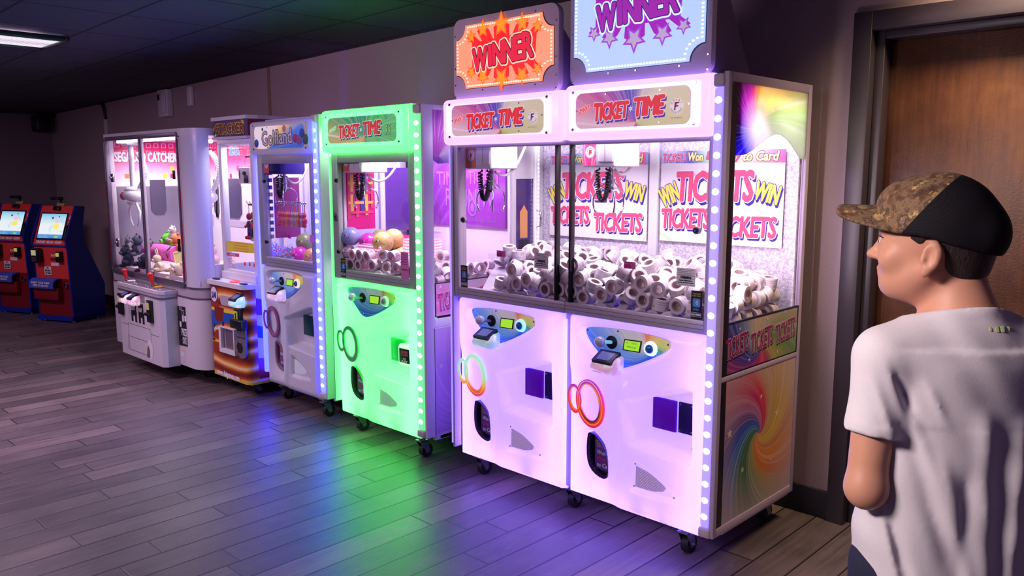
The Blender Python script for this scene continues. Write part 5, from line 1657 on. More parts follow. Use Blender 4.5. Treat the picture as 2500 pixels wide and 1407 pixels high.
# settled resting places of the ticket rolls and balls: x, y, z, quaternion (balls: x, y, z, radius)
ROLLS_TWIN = [(-2.755,2.868,1.042,0.67,0.7,0.09,0.22),(-2.772,2.924,1.042,0.67,0.7,0.1,0.23),(-2.752,2.987,1.042,0.71,0.69,0.15,0.01),(-2.763,3.068,1.043,0.4,-0.03,-0.71,0.59),(-2.698,2.835,1.032,0.96,0.04,-0.01,0.26),(-2.682,2.955,1.042,0.71,0.18,0.68,-0.04),(-2.693,3.024,1.042,0.52,-0.69,-0.16,-0.48),(-2.691,3.081,1.042,0.7,0.68,-0.2,-0.07),(-2.609,2.928,1.042,0.59,0.65,0.27,0.39),(-2.55,2.615,0.919,0.3,0.3,-0.64,0.64),(-2.533,2.671,0.909,0,0.99,0.11,-0),(-2.522,2.927,1.033,0.87,-0,0,0.5),(-2.515,2.985,1.043,0.7,0.7,0.12,-0.07),(-2.55,3.096,1.033,0.1,-0,-0,-1),(-2.478,2.633,0.919,0.53,0.67,-0.22,0.47),(-2.435,2.85,1.043,0.69,0.71,0.04,-0.1),(-2.448,2.991,1.042,0.7,0.71,0.05,-0.09),(-2.452,3.049,1.042,0.65,-0.4,0.59,0.28),(-2.389,2.625,0.919,0.25,0.66,-0.25,-0.66),(-2.415,2.699,0.921,0.65,0.09,0.66,0.38),(-2.363,2.872,1.042,0.67,-0.55,-0.44,-0.21),(-2.359,2.931,1.042,0.71,0.69,0.16,0.02),(-2.393,3.082,1.042,0.66,0.7,0.12,0.25),(-2.281,2.628,0.918,0.68,0.67,0.21,-0.19),(-2.282,2.677,0.918,0.61,-0.64,-0.31,-0.36),(-2.283,2.731,0.953,0.34,0.89,0.26,-0.13),(-2.275,2.876,1.042,0.7,0.65,0.29,-0.12),(-2.304,2.953,1.042,0.69,-0,-0.71,0.14),(-2.292,3.062,1.042,0.69,0.71,-0.01,0.13),(-2.218,2.719,0.944,0.11,-0.99,-0.1,-0.01),(-2.235,2.925,1.042,0.69,-0.28,0.65,0.15),(-2.158,2.624,0.918,0.7,0.07,-0.7,-0.07),(-2.151,2.689,0.917,0.01,-0.99,0.1,0.1),(-2.107,2.723,0.953,0.09,0.98,-0.1,-0.17),(-2.123,2.836,1.042,0.36,-0.39,-0.63,0.57),(-2.16,2.936,1.042,0.7,0.7,-0.08,0.06),(-2.176,2.982,1.042,0.68,0.67,-0.22,0.2),(-2.168,3.044,1.042,0.3,-0.42,0.57,-0.64),(-2.066,2.684,0.918,0.69,0.29,0.65,-0.16),(-2.079,2.866,1.042,0.58,-0.02,0.71,0.41),(-2.087,3.093,1.033,0,0.48,0.88,0),(-1.999,2.615,0.919,0.7,0.7,-0.11,0.11),(-1.996,2.671,0.909,0,0.98,-0.2,0),(-1.958,2.73,0.938,0.69,0.29,0.28,-0.6),(-2.006,2.935,1.042,0.69,0.71,-0.02,-0.16),(-2.021,3.076,1.042,0.7,0.71,-0.03,0.1),(-1.905,2.625,0.919,0.49,-0.51,-0.49,0.51),(-1.907,2.701,0.921,0.7,-0.38,-0.54,0.27),(-1.9,2.771,1.006,0.45,0.85,0.27,-0.09),(-1.917,2.997,1.042,0.71,0.69,-0.17,-0.03),(-1.83,2.63,0.918,0.56,0.23,0.67,0.43),(-1.846,2.7,0.925,0.4,0.91,0.02,-0.08),(-1.822,2.909,1.042,0.68,0.64,0.31,0.18),(-1.841,2.993,1.042,0.38,-0.26,-0.66,0.59),(-1.763,2.62,0.918,0.69,0.66,0.25,-0.16),(-1.767,2.666,0.918,0.71,0.7,0.12,-0.02),(-1.762,2.848,1.043,0.58,0.5,0.5,0.41),(-1.774,3.014,1.042,0.7,0.7,-0.04,0.1),(-1.774,3.06,1.042,0.7,0.71,-0.04,0.1),(-1.691,2.615,0.919,0.48,0.48,-0.52,0.52),(-1.672,2.661,0.919,0.41,-0.41,0.58,0.58),(-1.649,2.734,0.954,0.26,-0.02,0.92,-0.29),(-1.686,2.88,1.033,0.86,0,0,0.52),(-1.678,2.943,1.042,0.63,0.62,0.34,-0.32),(-1.682,2.989,1.042,0.7,0.71,-0.05,0.08),(-1.711,3.084,1.033,1,-0,0,0.03),(-1.606,2.639,0.918,0.71,0.69,-0.13,0.01),(-1.605,2.687,0.919,0.66,0.69,0.18,-0.25),(-1.585,2.741,0.94,0.26,0.79,0.39,0.4),(-1.568,2.854,0.978,0.5,0.5,0.5,-0.5),(-1.568,2.904,0.977,0.49,0.51,0.54,-0.45),(-1.555,3.019,0.96,0.54,0.2,-0.22,-0.79),(-1.566,3.091,0.975,0.51,0.43,0.27,-0.7),(-1.538,2.648,0.918,0.66,0.69,0.17,-0.24),(-1.533,2.721,0.918,0.71,0.69,-0.14,0),(-1.518,2.774,0.919,0.08,0.4,0.59,-0.7),(-1.519,2.858,0.919,0.68,0.68,0.18,-0.18),(-1.51,2.918,0.918,0.68,0.67,0.22,-0.19),(-1.509,2.991,0.919,0.31,0.17,-0.67,-0.65),(-1.509,3.056,0.918,0.68,0.68,0.2,-0.21),(-2.725,2.939,1.086,0.34,0.45,0.8,0.22),(-2.815,3.091,1.078,0.47,-0.87,0.15,0.08),(-2.689,2.898,1.042,0.64,0.7,0.12,-0.29),(-2.639,2.961,1.1,0.45,-0.8,-0.24,-0.32),(-2.632,2.999,1.043,0.59,0.32,-0.63,0.39),(-2.623,2.781,0.999,0.19,-0.43,0.81,0.35),(-2.585,3.039,1.043,0.44,-0.71,-0.04,0.56),(-2.54,2.625,0.984,0.77,0.17,-0.57,-0.24),(-2.56,2.72,0.942,0.75,-0.32,0.07,0.57),(-2.561,2.751,0.978,0.3,0.94,-0.03,0.15),(-2.502,2.801,1.017,0.35,0.14,-0.34,0.86),(-2.57,2.894,1.077,0.02,-0.47,0.19,-0.86),(-2.554,3.096,1.079,0,1,-0.1,-0),(-2.482,2.619,0.983,0.21,0.23,0.68,-0.67),(-2.479,2.702,0.925,0.78,-0.11,0.51,0.34),(-2.471,2.743,0.967,0.35,0.88,-0.22,-0.22),(-2.501,2.857,1.048,0.89,-0.26,0.21,0.3),(-2.439,2.93,1.042,0.66,0.7,0.11,0.24),(-2.38,2.672,0.965,0.82,0.32,0.29,-0.38),(-2.345,2.708,0.922,0.95,0.27,0.01,-0.16),(-2.39,2.74,0.962,0.26,0.89,-0.03,-0.38),(-2.397,2.901,1.095,0.42,0.8,-0.27,0.34),(-2.371,2.975,1.043,0.69,0.71,0.04,0.14),(-2.315,2.621,0.974,0.67,0.68,-0.23,0.22),(-2.309,2.671,0.978,0.56,0.51,-0.5,0.41),(-2.277,2.773,0.991,0.9,0.39,-0.08,0.2),(-2.321,2.854,1.085,0.56,-0.18,0.41,-0.69),(-2.29,2.914,1.094,0.48,0.87,0.14,-0.06),(-2.293,3.012,1.042,0.71,0.7,0.09,-0.05),(-2.33,3.05,1.097,0.72,0.65,-0.08,0.24),(-2.215,2.615,0.919,0.63,0.63,0.32,-0.32),(-2.217,2.661,0.918,0.68,0.68,-0.21,0.21),(-2.212,2.757,0.993,0.98,-0.15,0.01,0.1),(-2.22,3.066,1.042,0.66,0.7,-0.11,-0.25),(-2.163,2.615,0.983,0.7,0.7,0.07,-0.07),(-2.157,2.669,0.974,0.7,0.7,-0.08,-0.08),(-2.152,2.767,0.997,0.55,0.49,-0.61,-0.3),(-2.096,2.625,0.909,0.7,-0,-0,0.71),(-2.022,2.735,0.942,0.86,0.4,0.15,-0.29),(-2.12,2.905,1.078,0.91,0.19,0.35,0.1),(-2.073,2.943,1.042,0.66,-0.41,0.58,-0.25),(-2.006,2.615,0.983,0.64,-0.64,0.3,0.3),(-1.991,2.663,0.964,0.69,0.66,-0.24,0.17),(-1.983,2.769,0.985,0.82,0.4,-0.18,0.37),(-1.982,2.81,1.036,0.47,0.87,-0.13,-0.04),(-2.084,3.071,1.079,0.72,-0,-0,0.7),(-1.925,2.657,0.966,0.38,0.92,0.05,-0.02),(-1.892,2.719,0.983,0.11,0.67,0.49,0.54),(-1.867,2.944,1.043,0.1,0.6,0.38,-0.7),(-1.803,2.615,0.983,0.69,0.69,0.14,-0.14),(-1.823,2.672,0.982,0.2,-0.79,0.18,-0.56),(-1.843,2.737,0.96,0.6,-0.19,0.29,0.72),(-1.74,2.625,0.971,0.88,0.04,0.09,0.47),(-1.779,2.725,0.935,0.9,0.44,-0.02,0.03),(-1.766,2.888,1.095,0.87,0.39,-0.16,-0.24),(-1.742,2.914,1.042,0.6,-0.25,0.66,0.38),(-1.807,3.089,1.087,0.77,-0.33,-0.08,0.54),(-1.653,2.619,0.979,0.66,0.75,0.01,0.01),(-1.714,2.714,0.937,0.9,0.11,-0.01,0.42),(-1.604,2.728,1.007,0.69,0.64,0.28,-0.21),(-1.705,2.769,0.985,0.43,-0.89,0.11,0.06),(-1.695,2.873,1.079,0,0.9,-0.43,-0),(-1.637,2.991,1.089,0.74,0.53,0.03,-0.41),(-1.72,3.096,1.088,0.7,-0.07,0.7,-0.07),(-1.589,2.625,0.971,0.89,-0.03,0.1,-0.44),(-1.572,2.683,0.976,0.38,0.46,-0.57,0.56),(-1.568,2.797,0.972,0.23,-0.74,0.48,-0.41),(-1.608,2.848,1.031,0.37,0.43,-0.59,0.58),(-1.606,2.896,1.03,0.47,0.56,-0.48,0.48),(-1.581,2.961,0.997,0.39,0.84,-0.21,0.31),(-1.579,3.103,1.045,0.15,-0.14,0.71,0.67),(-1.503,2.638,0.973,0.69,0.72,0.08,-0.08),(-1.508,2.699,0.968,0.18,-0.13,0.09,-0.97),(-1.503,2.754,0.98,0.66,0.75,-0.05,0.04),(-1.503,2.861,0.982,0.71,0.71,0.05,-0.05),(-1.503,2.93,0.983,0.7,0.7,-0.07,0.08),(-1.502,2.992,0.991,0.52,0.85,-0.09,0.06),(-1.508,3.059,0.984,0.46,-0.61,-0.33,-0.55),(-2.815,2.84,1.047,0.18,-0.06,-0.3,-0.94),(-2.815,2.966,1.033,0.47,0,-0,0.88),(-2.723,3.104,1.099,0.45,0.42,-0.55,0.57),(-2.698,2.999,1.104,0.01,0.7,-0.66,-0.25),(-2.632,2.734,0.955,0.11,-0.7,-0.11,0.7),(-2.634,2.852,1.033,0,0.91,-0.42,-0),(-2.622,2.686,0.924,0.56,0.82,-0.08,0.05),(-2.517,2.73,1.014,0.16,-0.86,-0,0.48),(-2.569,2.838,1.033,0.35,0.05,-0.12,0.93),(-2.51,2.616,1.042,0.66,0.67,-0.24,0.23),(-2.445,2.675,0.979,0.12,-0.52,-0.85,-0.01),(-2.435,2.777,0.995,0.75,0.36,0.24,-0.5),(-2.483,2.955,1.099,0.64,0.69,0.26,-0.21),(-2.407,3.026,1.093,0.57,0.53,0.55,-0.3),(-2.488,3.094,1.08,0.77,0.49,-0.26,0.31),(-2.367,2.624,0.992,0.81,-0.06,-0.57,0.08),(-2.351,2.703,1.024,0.62,0.61,-0.43,0.26),(-2.342,2.765,0.981,0.72,0.36,0.27,-0.52),(-2.332,2.978,1.099,0.96,-0.22,0.07,0.13),(-2.365,3.039,1.042,0.22,-0.08,0.7,-0.67),(-2.342,3.1,1.085,0.69,0.56,0.32,-0.33),(-2.271,2.624,1.023,0.27,0.42,-0.13,-0.86),(-2.278,2.681,1.037,0.51,0.49,0.54,-0.45),(-2.319,2.815,1.027,0.25,-0.82,-0.49,-0.15),(-2.387,2.794,1.032,0.41,-0.38,-0.8,0.22),(-2.227,2.829,1.078,0.04,-0.27,0.95,0.15),(-2.268,3.01,1.103,0.72,0.68,0.09,-0.05),(-2.231,2.615,0.982,0.14,0.14,0.69,-0.69),(-2.224,2.67,0.989,0.7,0.07,0.7,0.07),(-2.234,2.826,1.029,0.71,0.11,-0.11,0.69),(-2.181,2.878,1.042,0.4,0.01,0.71,0.58),(-2.231,3.001,1.042,0.35,0.63,0.32,0.61),(-2.125,2.615,1.036,0.68,0.68,0.2,-0.2),(-2.143,2.674,1.038,0.03,-0.76,-0.13,-0.64),(-2.169,2.794,1.059,0.48,0.51,0.66,-0.27),(-2.101,2.615,0.964,0.7,0.7,-0.07,0.07),(-2.098,2.712,1.001,0.05,0.97,0.12,-0.19),(-2.061,2.768,0.983,0.43,-0.89,0.15,0.07),(-2.132,2.985,1.093,0.87,0.11,-0.48,-0.06),(-1.952,2.615,1.019,0.49,0.49,0.51,-0.51),(-2.036,2.679,1.011,0.22,-0.41,-0.48,-0.74),(-1.951,2.759,1.052,0.85,0.39,0.35,-0.08),(-1.971,2.97,1.083,0.02,0.84,0.4,-0.37),(-2.022,2.988,1.042,0.67,0.68,-0.2,0.21),(-1.878,2.631,0.991,0.19,0.4,-0.2,0.87),(-1.956,2.711,1.001,0.56,0.27,-0.48,-0.62),(-1.917,2.823,1.039,0.61,-0.56,-0.35,0.44),(-1.934,2.93,1.042,0.71,0.58,-0.4,-0.01),(-1.908,3.05,1.042,0.7,0.7,0.06,-0.08),(-1.813,2.615,1.047,0.65,0.65,-0.27,0.27),(-1.823,2.725,1.021,0.09,0.27,-0.9,-0.32),(-1.883,2.879,1.048,0.22,0.11,-0.94,-0.25),(-1.855,3.089,1.048,0.43,0.72,-0.4,-0.37),(-1.747,2.627,1.029,0.7,0.69,0.19,-0.02),(-1.765,2.678,0.984,0.69,0.67,0.22,-0.14),(-1.772,2.755,0.982,0.31,0.94,0.08,-0.08),(-1.776,2.779,1.035,0.31,-0.51,0.74,0.31),(-1.791,2.95,1.066,0.07,-0.41,-0.3,-0.86),(-1.808,3.022,1.099,0.72,0.64,0.04,0.26),(-1.685,2.652,1.035,0.86,0.36,-0.01,0.36),(-1.694,2.691,0.988,0.56,0.76,0.12,-0.32),(-1.728,2.723,1.027,0.23,-0.4,-0.01,0.89),(-1.617,2.787,0.999,0.65,0.16,0.42,-0.61),(-1.735,2.967,1.08,0.54,-0.43,-0.15,-0.71),(-1.724,3.032,1.086,0.56,0.33,-0.54,0.53),(-1.646,3.048,1.046,0.42,-0.42,-0.22,0.78),(-1.586,2.625,1.028,0.75,0.17,-0.61,-0.2),(-1.626,2.676,1.012,0.71,0.68,-0.04,0.19),(-1.55,2.755,1.028,0.37,-0.43,-0.78,0.25),(-1.677,2.793,1.027,0.76,-0.38,0.02,-0.52),(-1.592,2.952,1.06,0.09,-0.09,0.15,-0.98),(-1.593,3.046,0.997,0.82,-0.17,0.43,-0.32),(-1.644,3.104,1.04,0.7,0.69,-0.13,0.13),(-1.523,2.625,1.024,0.1,0.76,0.63,0.15),(-1.541,2.69,1.032,0.45,0.39,0.28,0.75),(-1.493,2.805,1.017,0.02,0.71,-0.02,-0.71),(-1.541,2.857,1.038,0.67,0.73,-0.04,0.14),(-1.54,2.907,1.037,0.64,0.73,-0.16,0.19),(-1.529,2.963,1.042,0.56,0.82,0.12,0.03),(-1.505,3.037,1.038,0.78,-0.01,0.08,-0.62),(-2.757,2.835,1.098,0.78,0.09,0.01,0.62),(-2.81,2.893,1.086,0.38,-0.37,0.23,-0.82),(-2.739,3.041,1.086,0.13,0.5,-0.79,-0.34),(-2.691,2.835,1.079,0.04,-0.9,-0.44,-0.02),(-2.65,2.895,1.086,0.09,-0.87,0.07,0.48),(-2.64,3.06,1.081,0.9,0.25,-0.31,0.17),(-2.616,2.73,1.037,0.63,0.14,-0.51,0.58),(-2.574,2.97,1.069,0.37,0.86,-0.34,-0.04),(-2.615,3.105,1.042,0.68,0.68,-0.21,0.21),(-2.632,2.628,0.919,0.32,0.63,-0.32,-0.63),(-2.594,2.687,0.996,0.45,0.89,0.09,0.01),(-2.601,2.625,0.972,0.98,-0,0.15,-0.11),(-2.569,2.771,1.031,0.54,0.48,0.2,0.66),(-2.457,2.742,1.037,0.57,0.01,-0.44,0.7),(-2.481,3.004,1.098,0.68,0.66,-0.23,0.24),(-2.542,3.031,1.101,0.39,-0.58,0.61,-0.37),(-2.515,2.683,0.977,0.54,0.7,-0.41,0.22),(-2.421,2.688,1.023,0.5,0.12,-0.02,0.86),(-2.478,2.896,1.086,0.26,0.51,-0.82,-0.04),(-2.412,2.964,1.091,0.02,-0.89,-0.19,0.41),(-2.421,2.616,1.005,0.69,0.71,-0.09,0.08),(-2.325,2.629,1.046,0.28,0.57,0.6,0.49),(-2.402,2.837,1.086,0.9,0.12,0.36,0.2),(-2.335,2.76,1.059,0.16,-0.31,0.84,-0.4),(-2.238,2.626,1.068,0.84,-0.16,0.28,-0.44),(-2.292,2.742,1.038,0.03,0.64,-0.63,0.43),(-2.217,2.959,1.093,0.01,-0.56,-0.71,0.43),(-2.193,2.624,1.035,0.44,-0.08,0.89,-0.04),(-2.215,2.701,1.036,0.23,0.95,-0.21,0.05),(-2.228,2.765,1.048,0.75,0.59,-0.11,0.28),(-2.246,3.09,1.086,0.64,-0.34,-0.08,0.68),(-2.16,2.621,1.092,0.6,0.6,-0.39,0.35),(-2.155,2.737,1.055,0.96,0.18,0.09,0.18),(-2.1,2.772,1.046,0.82,0.01,-0.54,0.2),(-2.066,2.624,1.01,0.98,-0.02,0.2,-0.1),(-2.086,2.708,1.047,0.01,0.93,0.32,-0.19),(-2.051,2.797,1.03,0.91,-0.29,0.19,0.24),(-2.035,2.828,1.074,0.3,-0.84,0.2,-0.42),(-2.079,3,1.075,0.9,0.26,0.21,0.27),(-2.112,3.031,1.033,1,-0,0,0.04),(-2.149,3.089,1.07,0.45,0.65,-0.6,0.11),(-1.915,2.63,1.079,0.81,0.31,-0.42,-0.26),(-2.01,2.717,1.019,0.05,0.37,0.68,-0.63),(-2.019,2.888,1.042,0.71,0.7,-0.13,0.01),(-1.973,3.035,1.068,0.52,0.09,0.44,-0.73),(-2.021,3.094,1.106,0.01,0.23,-0.03,-0.97),(-1.916,2.674,1.03,0.2,0.27,-0.87,-0.37),(-1.872,2.665,1.058,0.41,-0.53,-0.74,-0.07),(-1.908,2.795,1.088,0.8,0.19,-0.18,0.53),(-1.955,2.877,1.033,0,0.21,-0.98,0),(-1.962,3.097,1.069,0.34,-0.41,0.69,0.49),(-1.805,2.677,1.044,0.93,0.27,0.11,0.25),(-1.849,2.811,1.042,0.85,-0.33,0.12,0.4),(-1.835,2.779,0.997,0.88,0.4,0.11,-0.24)]
ROLLS_GREEN = [(-3.818,2.638,0.922,0.66,-0.7,0.12,-0.25),(-3.729,2.64,0.913,0,-0.92,0.4,0),(-3.654,2.638,0.922,0.7,0.7,-0.06,0.08),(-3.599,2.64,0.922,0.68,-0.21,0.67,-0.2),(-3.529,2.634,0.922,0.71,0.69,0.17,0.03),(-3.444,2.638,0.922,0.7,0.71,0.05,-0.09),(-3.387,2.628,0.922,0.68,-0.21,-0.68,0.2),(-3.336,2.646,0.922,0.65,0.4,0.59,0.27),(-3.338,2.717,0.923,0.69,0.61,-0.35,-0.17),(-3.196,2.651,0.922,0.69,-0.71,-0.03,0.17),(-3.245,2.715,0.922,0.41,-0.66,0.25,-0.58),(-3.234,2.788,0.922,0.65,-0.6,0.38,0.29),(-3.242,2.87,0.922,0.7,0.71,-0.02,0.12),(-3.236,2.942,0.922,0.54,0.62,-0.35,-0.46),(-3.383,3.064,0.922,0.21,0.44,0.55,-0.67),(-3.399,3.119,0.922,0.36,0.53,0.47,-0.61),(-3.127,2.633,0.922,0.02,-0.41,0.57,-0.71),(-3.122,2.694,0.922,0.61,0.64,0.31,-0.36),(-3.176,2.798,0.922,0.07,-0.7,-0.07,0.7),(-3.174,2.857,0.922,0.71,0.7,-0.1,0.04),(-3.159,2.937,0.913,0.99,-0,0,0.16),(-3.131,3.003,0.913,0,1,0.07,-0),(-3.124,3.073,0.922,0.65,0.69,0.13,-0.28),(-3.83,2.642,0.978,0.29,-0,-0,0.96),(-3.764,2.635,0.969,0.63,0.69,0.26,-0.26),(-3.699,2.634,0.969,0.68,0.72,0.07,-0.09),(-3.556,2.621,0.98,0.64,0.7,0.23,-0.18),(-3.491,2.665,0.969,0.61,0.62,-0.26,0.41),(-3.417,2.652,0.982,0.77,0.58,-0.27,-0.07),(-3.349,2.624,0.984,0.62,0.74,0.23,-0.15),(-3.27,2.628,0.913,0,-0.93,-0.38,-0),(-3.295,2.682,0.957,0.27,0.78,0.5,-0.27),(-3.231,2.622,0.975,0.58,0.66,-0.36,0.32),(-3.226,2.681,0.976,0.46,0.71,0.51,-0.17),(-3.304,2.771,0.922,0.57,0.64,0.31,0.42),(-3.273,2.871,0.97,0.88,0.11,-0.16,-0.43),(-3.204,2.905,0.968,0.26,0.78,0.15,-0.54),(-3.479,3.06,0.922,0.28,0.38,0.59,-0.65),(-3.209,3.098,0.922,0.37,0.3,0.64,-0.6),(-3.161,2.624,0.979,0.7,-0.55,-0.32,-0.31),(-3.149,2.69,0.982,0.49,0.57,-0.27,0.6),(-3.121,2.808,0.922,0.68,0.68,-0.2,0.21),(-3.121,2.853,0.961,0.5,0.56,0.49,-0.44),(-3.147,2.918,0.968,0.66,0.4,-0.58,-0.26),(-3.13,2.988,0.968,0.56,-0.22,0.67,-0.43),(-3.165,3.09,0.971,0.51,0.41,-0.5,0.57),(-3.815,2.634,1.033,0.64,0.56,-0.43,-0.31),(-3.734,2.621,1.025,0.67,0.74,-0.02,0),(-3.668,2.621,1.026,0.65,0.7,0.21,-0.21),(-3.604,2.623,1.025,0.58,0.67,-0.36,0.29),(-3.516,2.654,1.03,0.72,0.64,0.12,0.24),(-3.459,2.694,1.012,0.79,-0.35,0.31,-0.4),(-3.389,2.624,1.038,0.62,0.76,-0.14,0.13),(-3.288,2.631,1.009,0.21,-0.85,0.45,-0.18),(-3.396,2.698,0.922,0.69,-0,-0.71,0.13),(-3.197,2.667,1.022,0.35,0.32,-0.08,0.88),(-3.261,2.742,0.97,0.7,-0.31,0.16,0.63),(-3.273,2.807,0.974,0.01,0.19,-0.76,-0.62),(-3.277,2.862,1.028,0.71,0.69,0.15,-0.04),(-3.275,2.999,0.922,0.16,-0.71,-0.02,-0.69),(-3.201,3.003,0.922,0.7,-0.7,-0.06,-0.08),(-3.273,3.067,0.913,0,-0.33,-0.95,-0),(-3.122,2.629,1.034,0.53,-0.21,0.82,-0.1),(-3.125,2.753,0.958,0.2,-0.47,-0.02,0.86),(-3.185,2.725,0.929,0.05,0.89,0.08,0.45),(-3.212,2.837,0.977,0.29,0.01,0.58,-0.76)]
BALLS_GREEN = [(-3.802,2.745,1.015,0.06),(-3.809,2.857,1.008,0.053),(-3.7,3.043,1.012,0.057),(-3.654,2.746,1.012,0.057),(-3.585,2.831,1.008,0.053),(-3.586,3.044,1.011,0.056),(-3.725,2.707,1.088,0.053),(-3.758,2.815,1.096,0.057),(-3.751,2.945,1.044,0.058),(-3.588,2.702,1.095,0.058),(-3.692,2.853,1.012,0.057),(-3.625,2.942,1.007,0.052),(-3.809,2.648,1.119,0.053),(-3.637,2.813,1.104,0.058),(-3.806,3.044,1.051,0.056)]

# ------------------------------------------------------------------ beds the rolls lie on (parts of the machines)
def ssf(a, b, x):
    t = max(0, min(1, (x - a) / (b - a)))
    return t * t * (3 - 2 * t)


def bed_z(x, y): return .884 + .125 * ssf(2.70, 2.84, y) * ssf(1.535, 1.64, -x)


m = MB()
nx_, ny_ = 40, 20
m.sheet(nx_, ny_, lambda a, b: (-2.848 + 1.386 * a, 2.600 + .55 * b, bed_z(-2.848 + 1.386 * a, 2.600 + .55 * b) + .001), pm('white_prize_bed', srgb(200, 190, 205), .6))
m.build('prize_bed', dbl)
m = MB()
m.box(-3.868, -3.53, 2.685, 3.10, .886, .954, M['white_plastic']); m.box(-3.868, -3.53, 2.677, 2.683, .886, 1.04, M['acrylic']); m.box(-3.528, -3.522, 2.685, 3.10, .886, 1.22, M['acrylic'])
m.build('prize_shelf', grn)


def roll_mesh(name, kind):
    m = MB()
    ro, ri, hl, n = .032, .0185, .022, 26
    lo = []
    A = [(ro * math.cos(2 * PI * k / n), ro * math.sin(2 * PI * k / n)) for k in range(n)]
    B = [(ri * math.cos(2 * PI * k / n), ri * math.sin(2 * PI * k / n)) for k in range(n)]
    C = [((ri + .0035) * math.cos(2 * PI * k / n), (ri + .0035) * math.sin(2 * PI * k / n)) for k in range(n)]
    outer = [(a, b, -hl) for a, b in A] + [(a, b, hl) for a, b in A]
    m.add(outer, [(k, (k + 1) % n, n + (k + 1) % n, n + k) for k in range(n)], M['roll_side' + kind], True)
    inner = [(a, b, -hl) for a, b in B] + [(a, b, hl) for a, b in B]
    m.add(inner, [((k + 1) % n, k, n + k, n + (k + 1) % n) for k in range(n)], M['roll_core'], True)
    for s_ in (-1, 1):
        ring = [(a, b, s_ * hl) for a, b in A] + [(a, b, s_ * hl) for a, b in C]
        m.add(ring, [((k, n + k, n + (k + 1) % n, (k + 1) % n) if s_ < 0 else (k, (k + 1) % n, n + (k + 1) % n, n + k)) for k in range(n)], M['roll_end'])
        ring = [(a, b, s_ * hl) for a, b in C] + [(a, b, s_ * hl) for a, b in B]
        m.add(ring, [((k, n + k, n + (k + 1) % n, (k + 1) % n) if s_ < 0 else (k, (k + 1) % n, n + (k + 1) % n, n + k)) for k in range(n)], M['roll_core'])
    if kind == 'N':
        for k in range(3):
            a0 = 2 * PI * k / 3
            vs, fs, ext = text_mesh('25')
            q = vs * np.array([.020 / ext[0], .020 / ext[1]])
            for (dx, dy) in ((0, 0), (.0008, 0), (0, .0008)):
                m.add([((ro + .0004) * math.cos(a0 + (x + dx) / ro), (ro + .0004) * math.sin(a0 + (x + dx) / ro), y + dy) for x, y in q], fs, M['roll_num'])
    me = m.build('tmp')
    d = me.data; d.name = name
    bpy.data.objects.remove(me)
    return d


def roll_side(name, ink, amt):
    t = NT(name)
    o = t.sep(t.obj())
    ang = t.math('DIVIDE', t.math('ARCTAN2', o[1], o[0]), 2 * PI)
    # barcode like blocks and lines of print round the roll
    f1 = t.math('FRACT', t.math('ADD', t.math('MULTIPLY', ang, 3.0), 3.2))
    blk = t.math('MULTIPLY', t.math('GREATER_THAN', f1, .55), t.math('LESS_THAN', f1, .9))
    f2 = t.math('FRACT', t.math('MULTIPLY', ang, 120.0))
    zb = t.math('LESS_THAN', t.math('ABSOLUTE', t.math('ADD', o[2], .008)), .007)
    bars = t.math('MULTIPLY', t.math('MULTIPLY', blk, zb), t.math('GREATER_THAN', f2, .5))
    f3 = t.math('MULTIPLY', t.math('LESS_THAN', t.math('ABSOLUTE', t.math('SUBTRACT', t.math('ABSOLUTE', t.math('SUBTRACT', o[2], .010)), .004)), .0012), t.math('LESS_THAN', f1, .8))
    ed = t.math('GREATER_THAN', t.math('ABSOLUTE', o[2]), .0205)
    inkf = t.math('MINIMUM', t.math('ADD', t.math('ADD', bars, t.math('MULTIPLY', f3, .6)), t.math('MULTIPLY', ed, .4)), 1.0)
    t.bsdf(t.mix(t.math('MULTIPLY', inkf, amt), srgb(232, 222, 230), ink), .5)
    return t.m


M['roll_sideA'] = roll_side('roll_print_violet', srgb(90, 70, 130), .75)
M['roll_sideB'] = roll_side('roll_print_brown', srgb(120, 90, 100), .8)
M['roll_sideN'] = pm('roll_pale_pink', srgb(232, 206, 222), .5, noise=.03)
M['roll_num'] = pm('roll_number_print', srgb(130, 60, 150), .5)
M['roll_core'] = pm('roll_card_core', srgb(196, 172, 178), .6)
rt_ = NT('roll_wound_end'); o_ = rt_.sep(rt_.obj())
r_ = rt_.math('SQRT', rt_.math('ADD', rt_.math('MULTIPLY', o_[0], o_[0]), rt_.math('MULTIPLY', o_[1], o_[1])))
rt_.bsdf(rt_.mix(rt_.math('GREATER_THAN', rt_.math('FRACT', rt_.math('MULTIPLY', r_, 520.0)), .5), srgb(236, 228, 236), srgb(206, 192, 206)), .55)
M['roll_end'] = rt_.m
RM = [roll_mesh('roll_a', 'A'), roll_mesh('roll_b', 'B')]
RN = roll_mesh('roll_n', 'N')
for i, r in enumerate(ROLLS_TWIN):
    o = bpy.data.objects.new('ticket_roll', RM[i % 3 % 2]); COL.objects.link(o)
    o.location = r[:3]; o.rotation_mode = 'QUATERNION'; o.rotation_quaternion = r[3:]
    tag(o, 'white printed ticket roll in the heap behind the glass of the twin pink machine', 'ticket roll', 'ticket rolls heaped in the twin pink machine')
for i, r in enumerate(ROLLS_GREEN):
    o = bpy.data.objects.new('ticket_roll', RN if i % 5 else RM[0]); COL.objects.link(o)
    o.location = r[:3]; o.rotation_mode = 'QUATERNION'; o.rotation_quaternion = r[3:]
    tag(o, 'pinkish ticket roll lying in the heap low in the green-lit machine', 'ticket roll', 'ticket rolls heaped in the green machine')


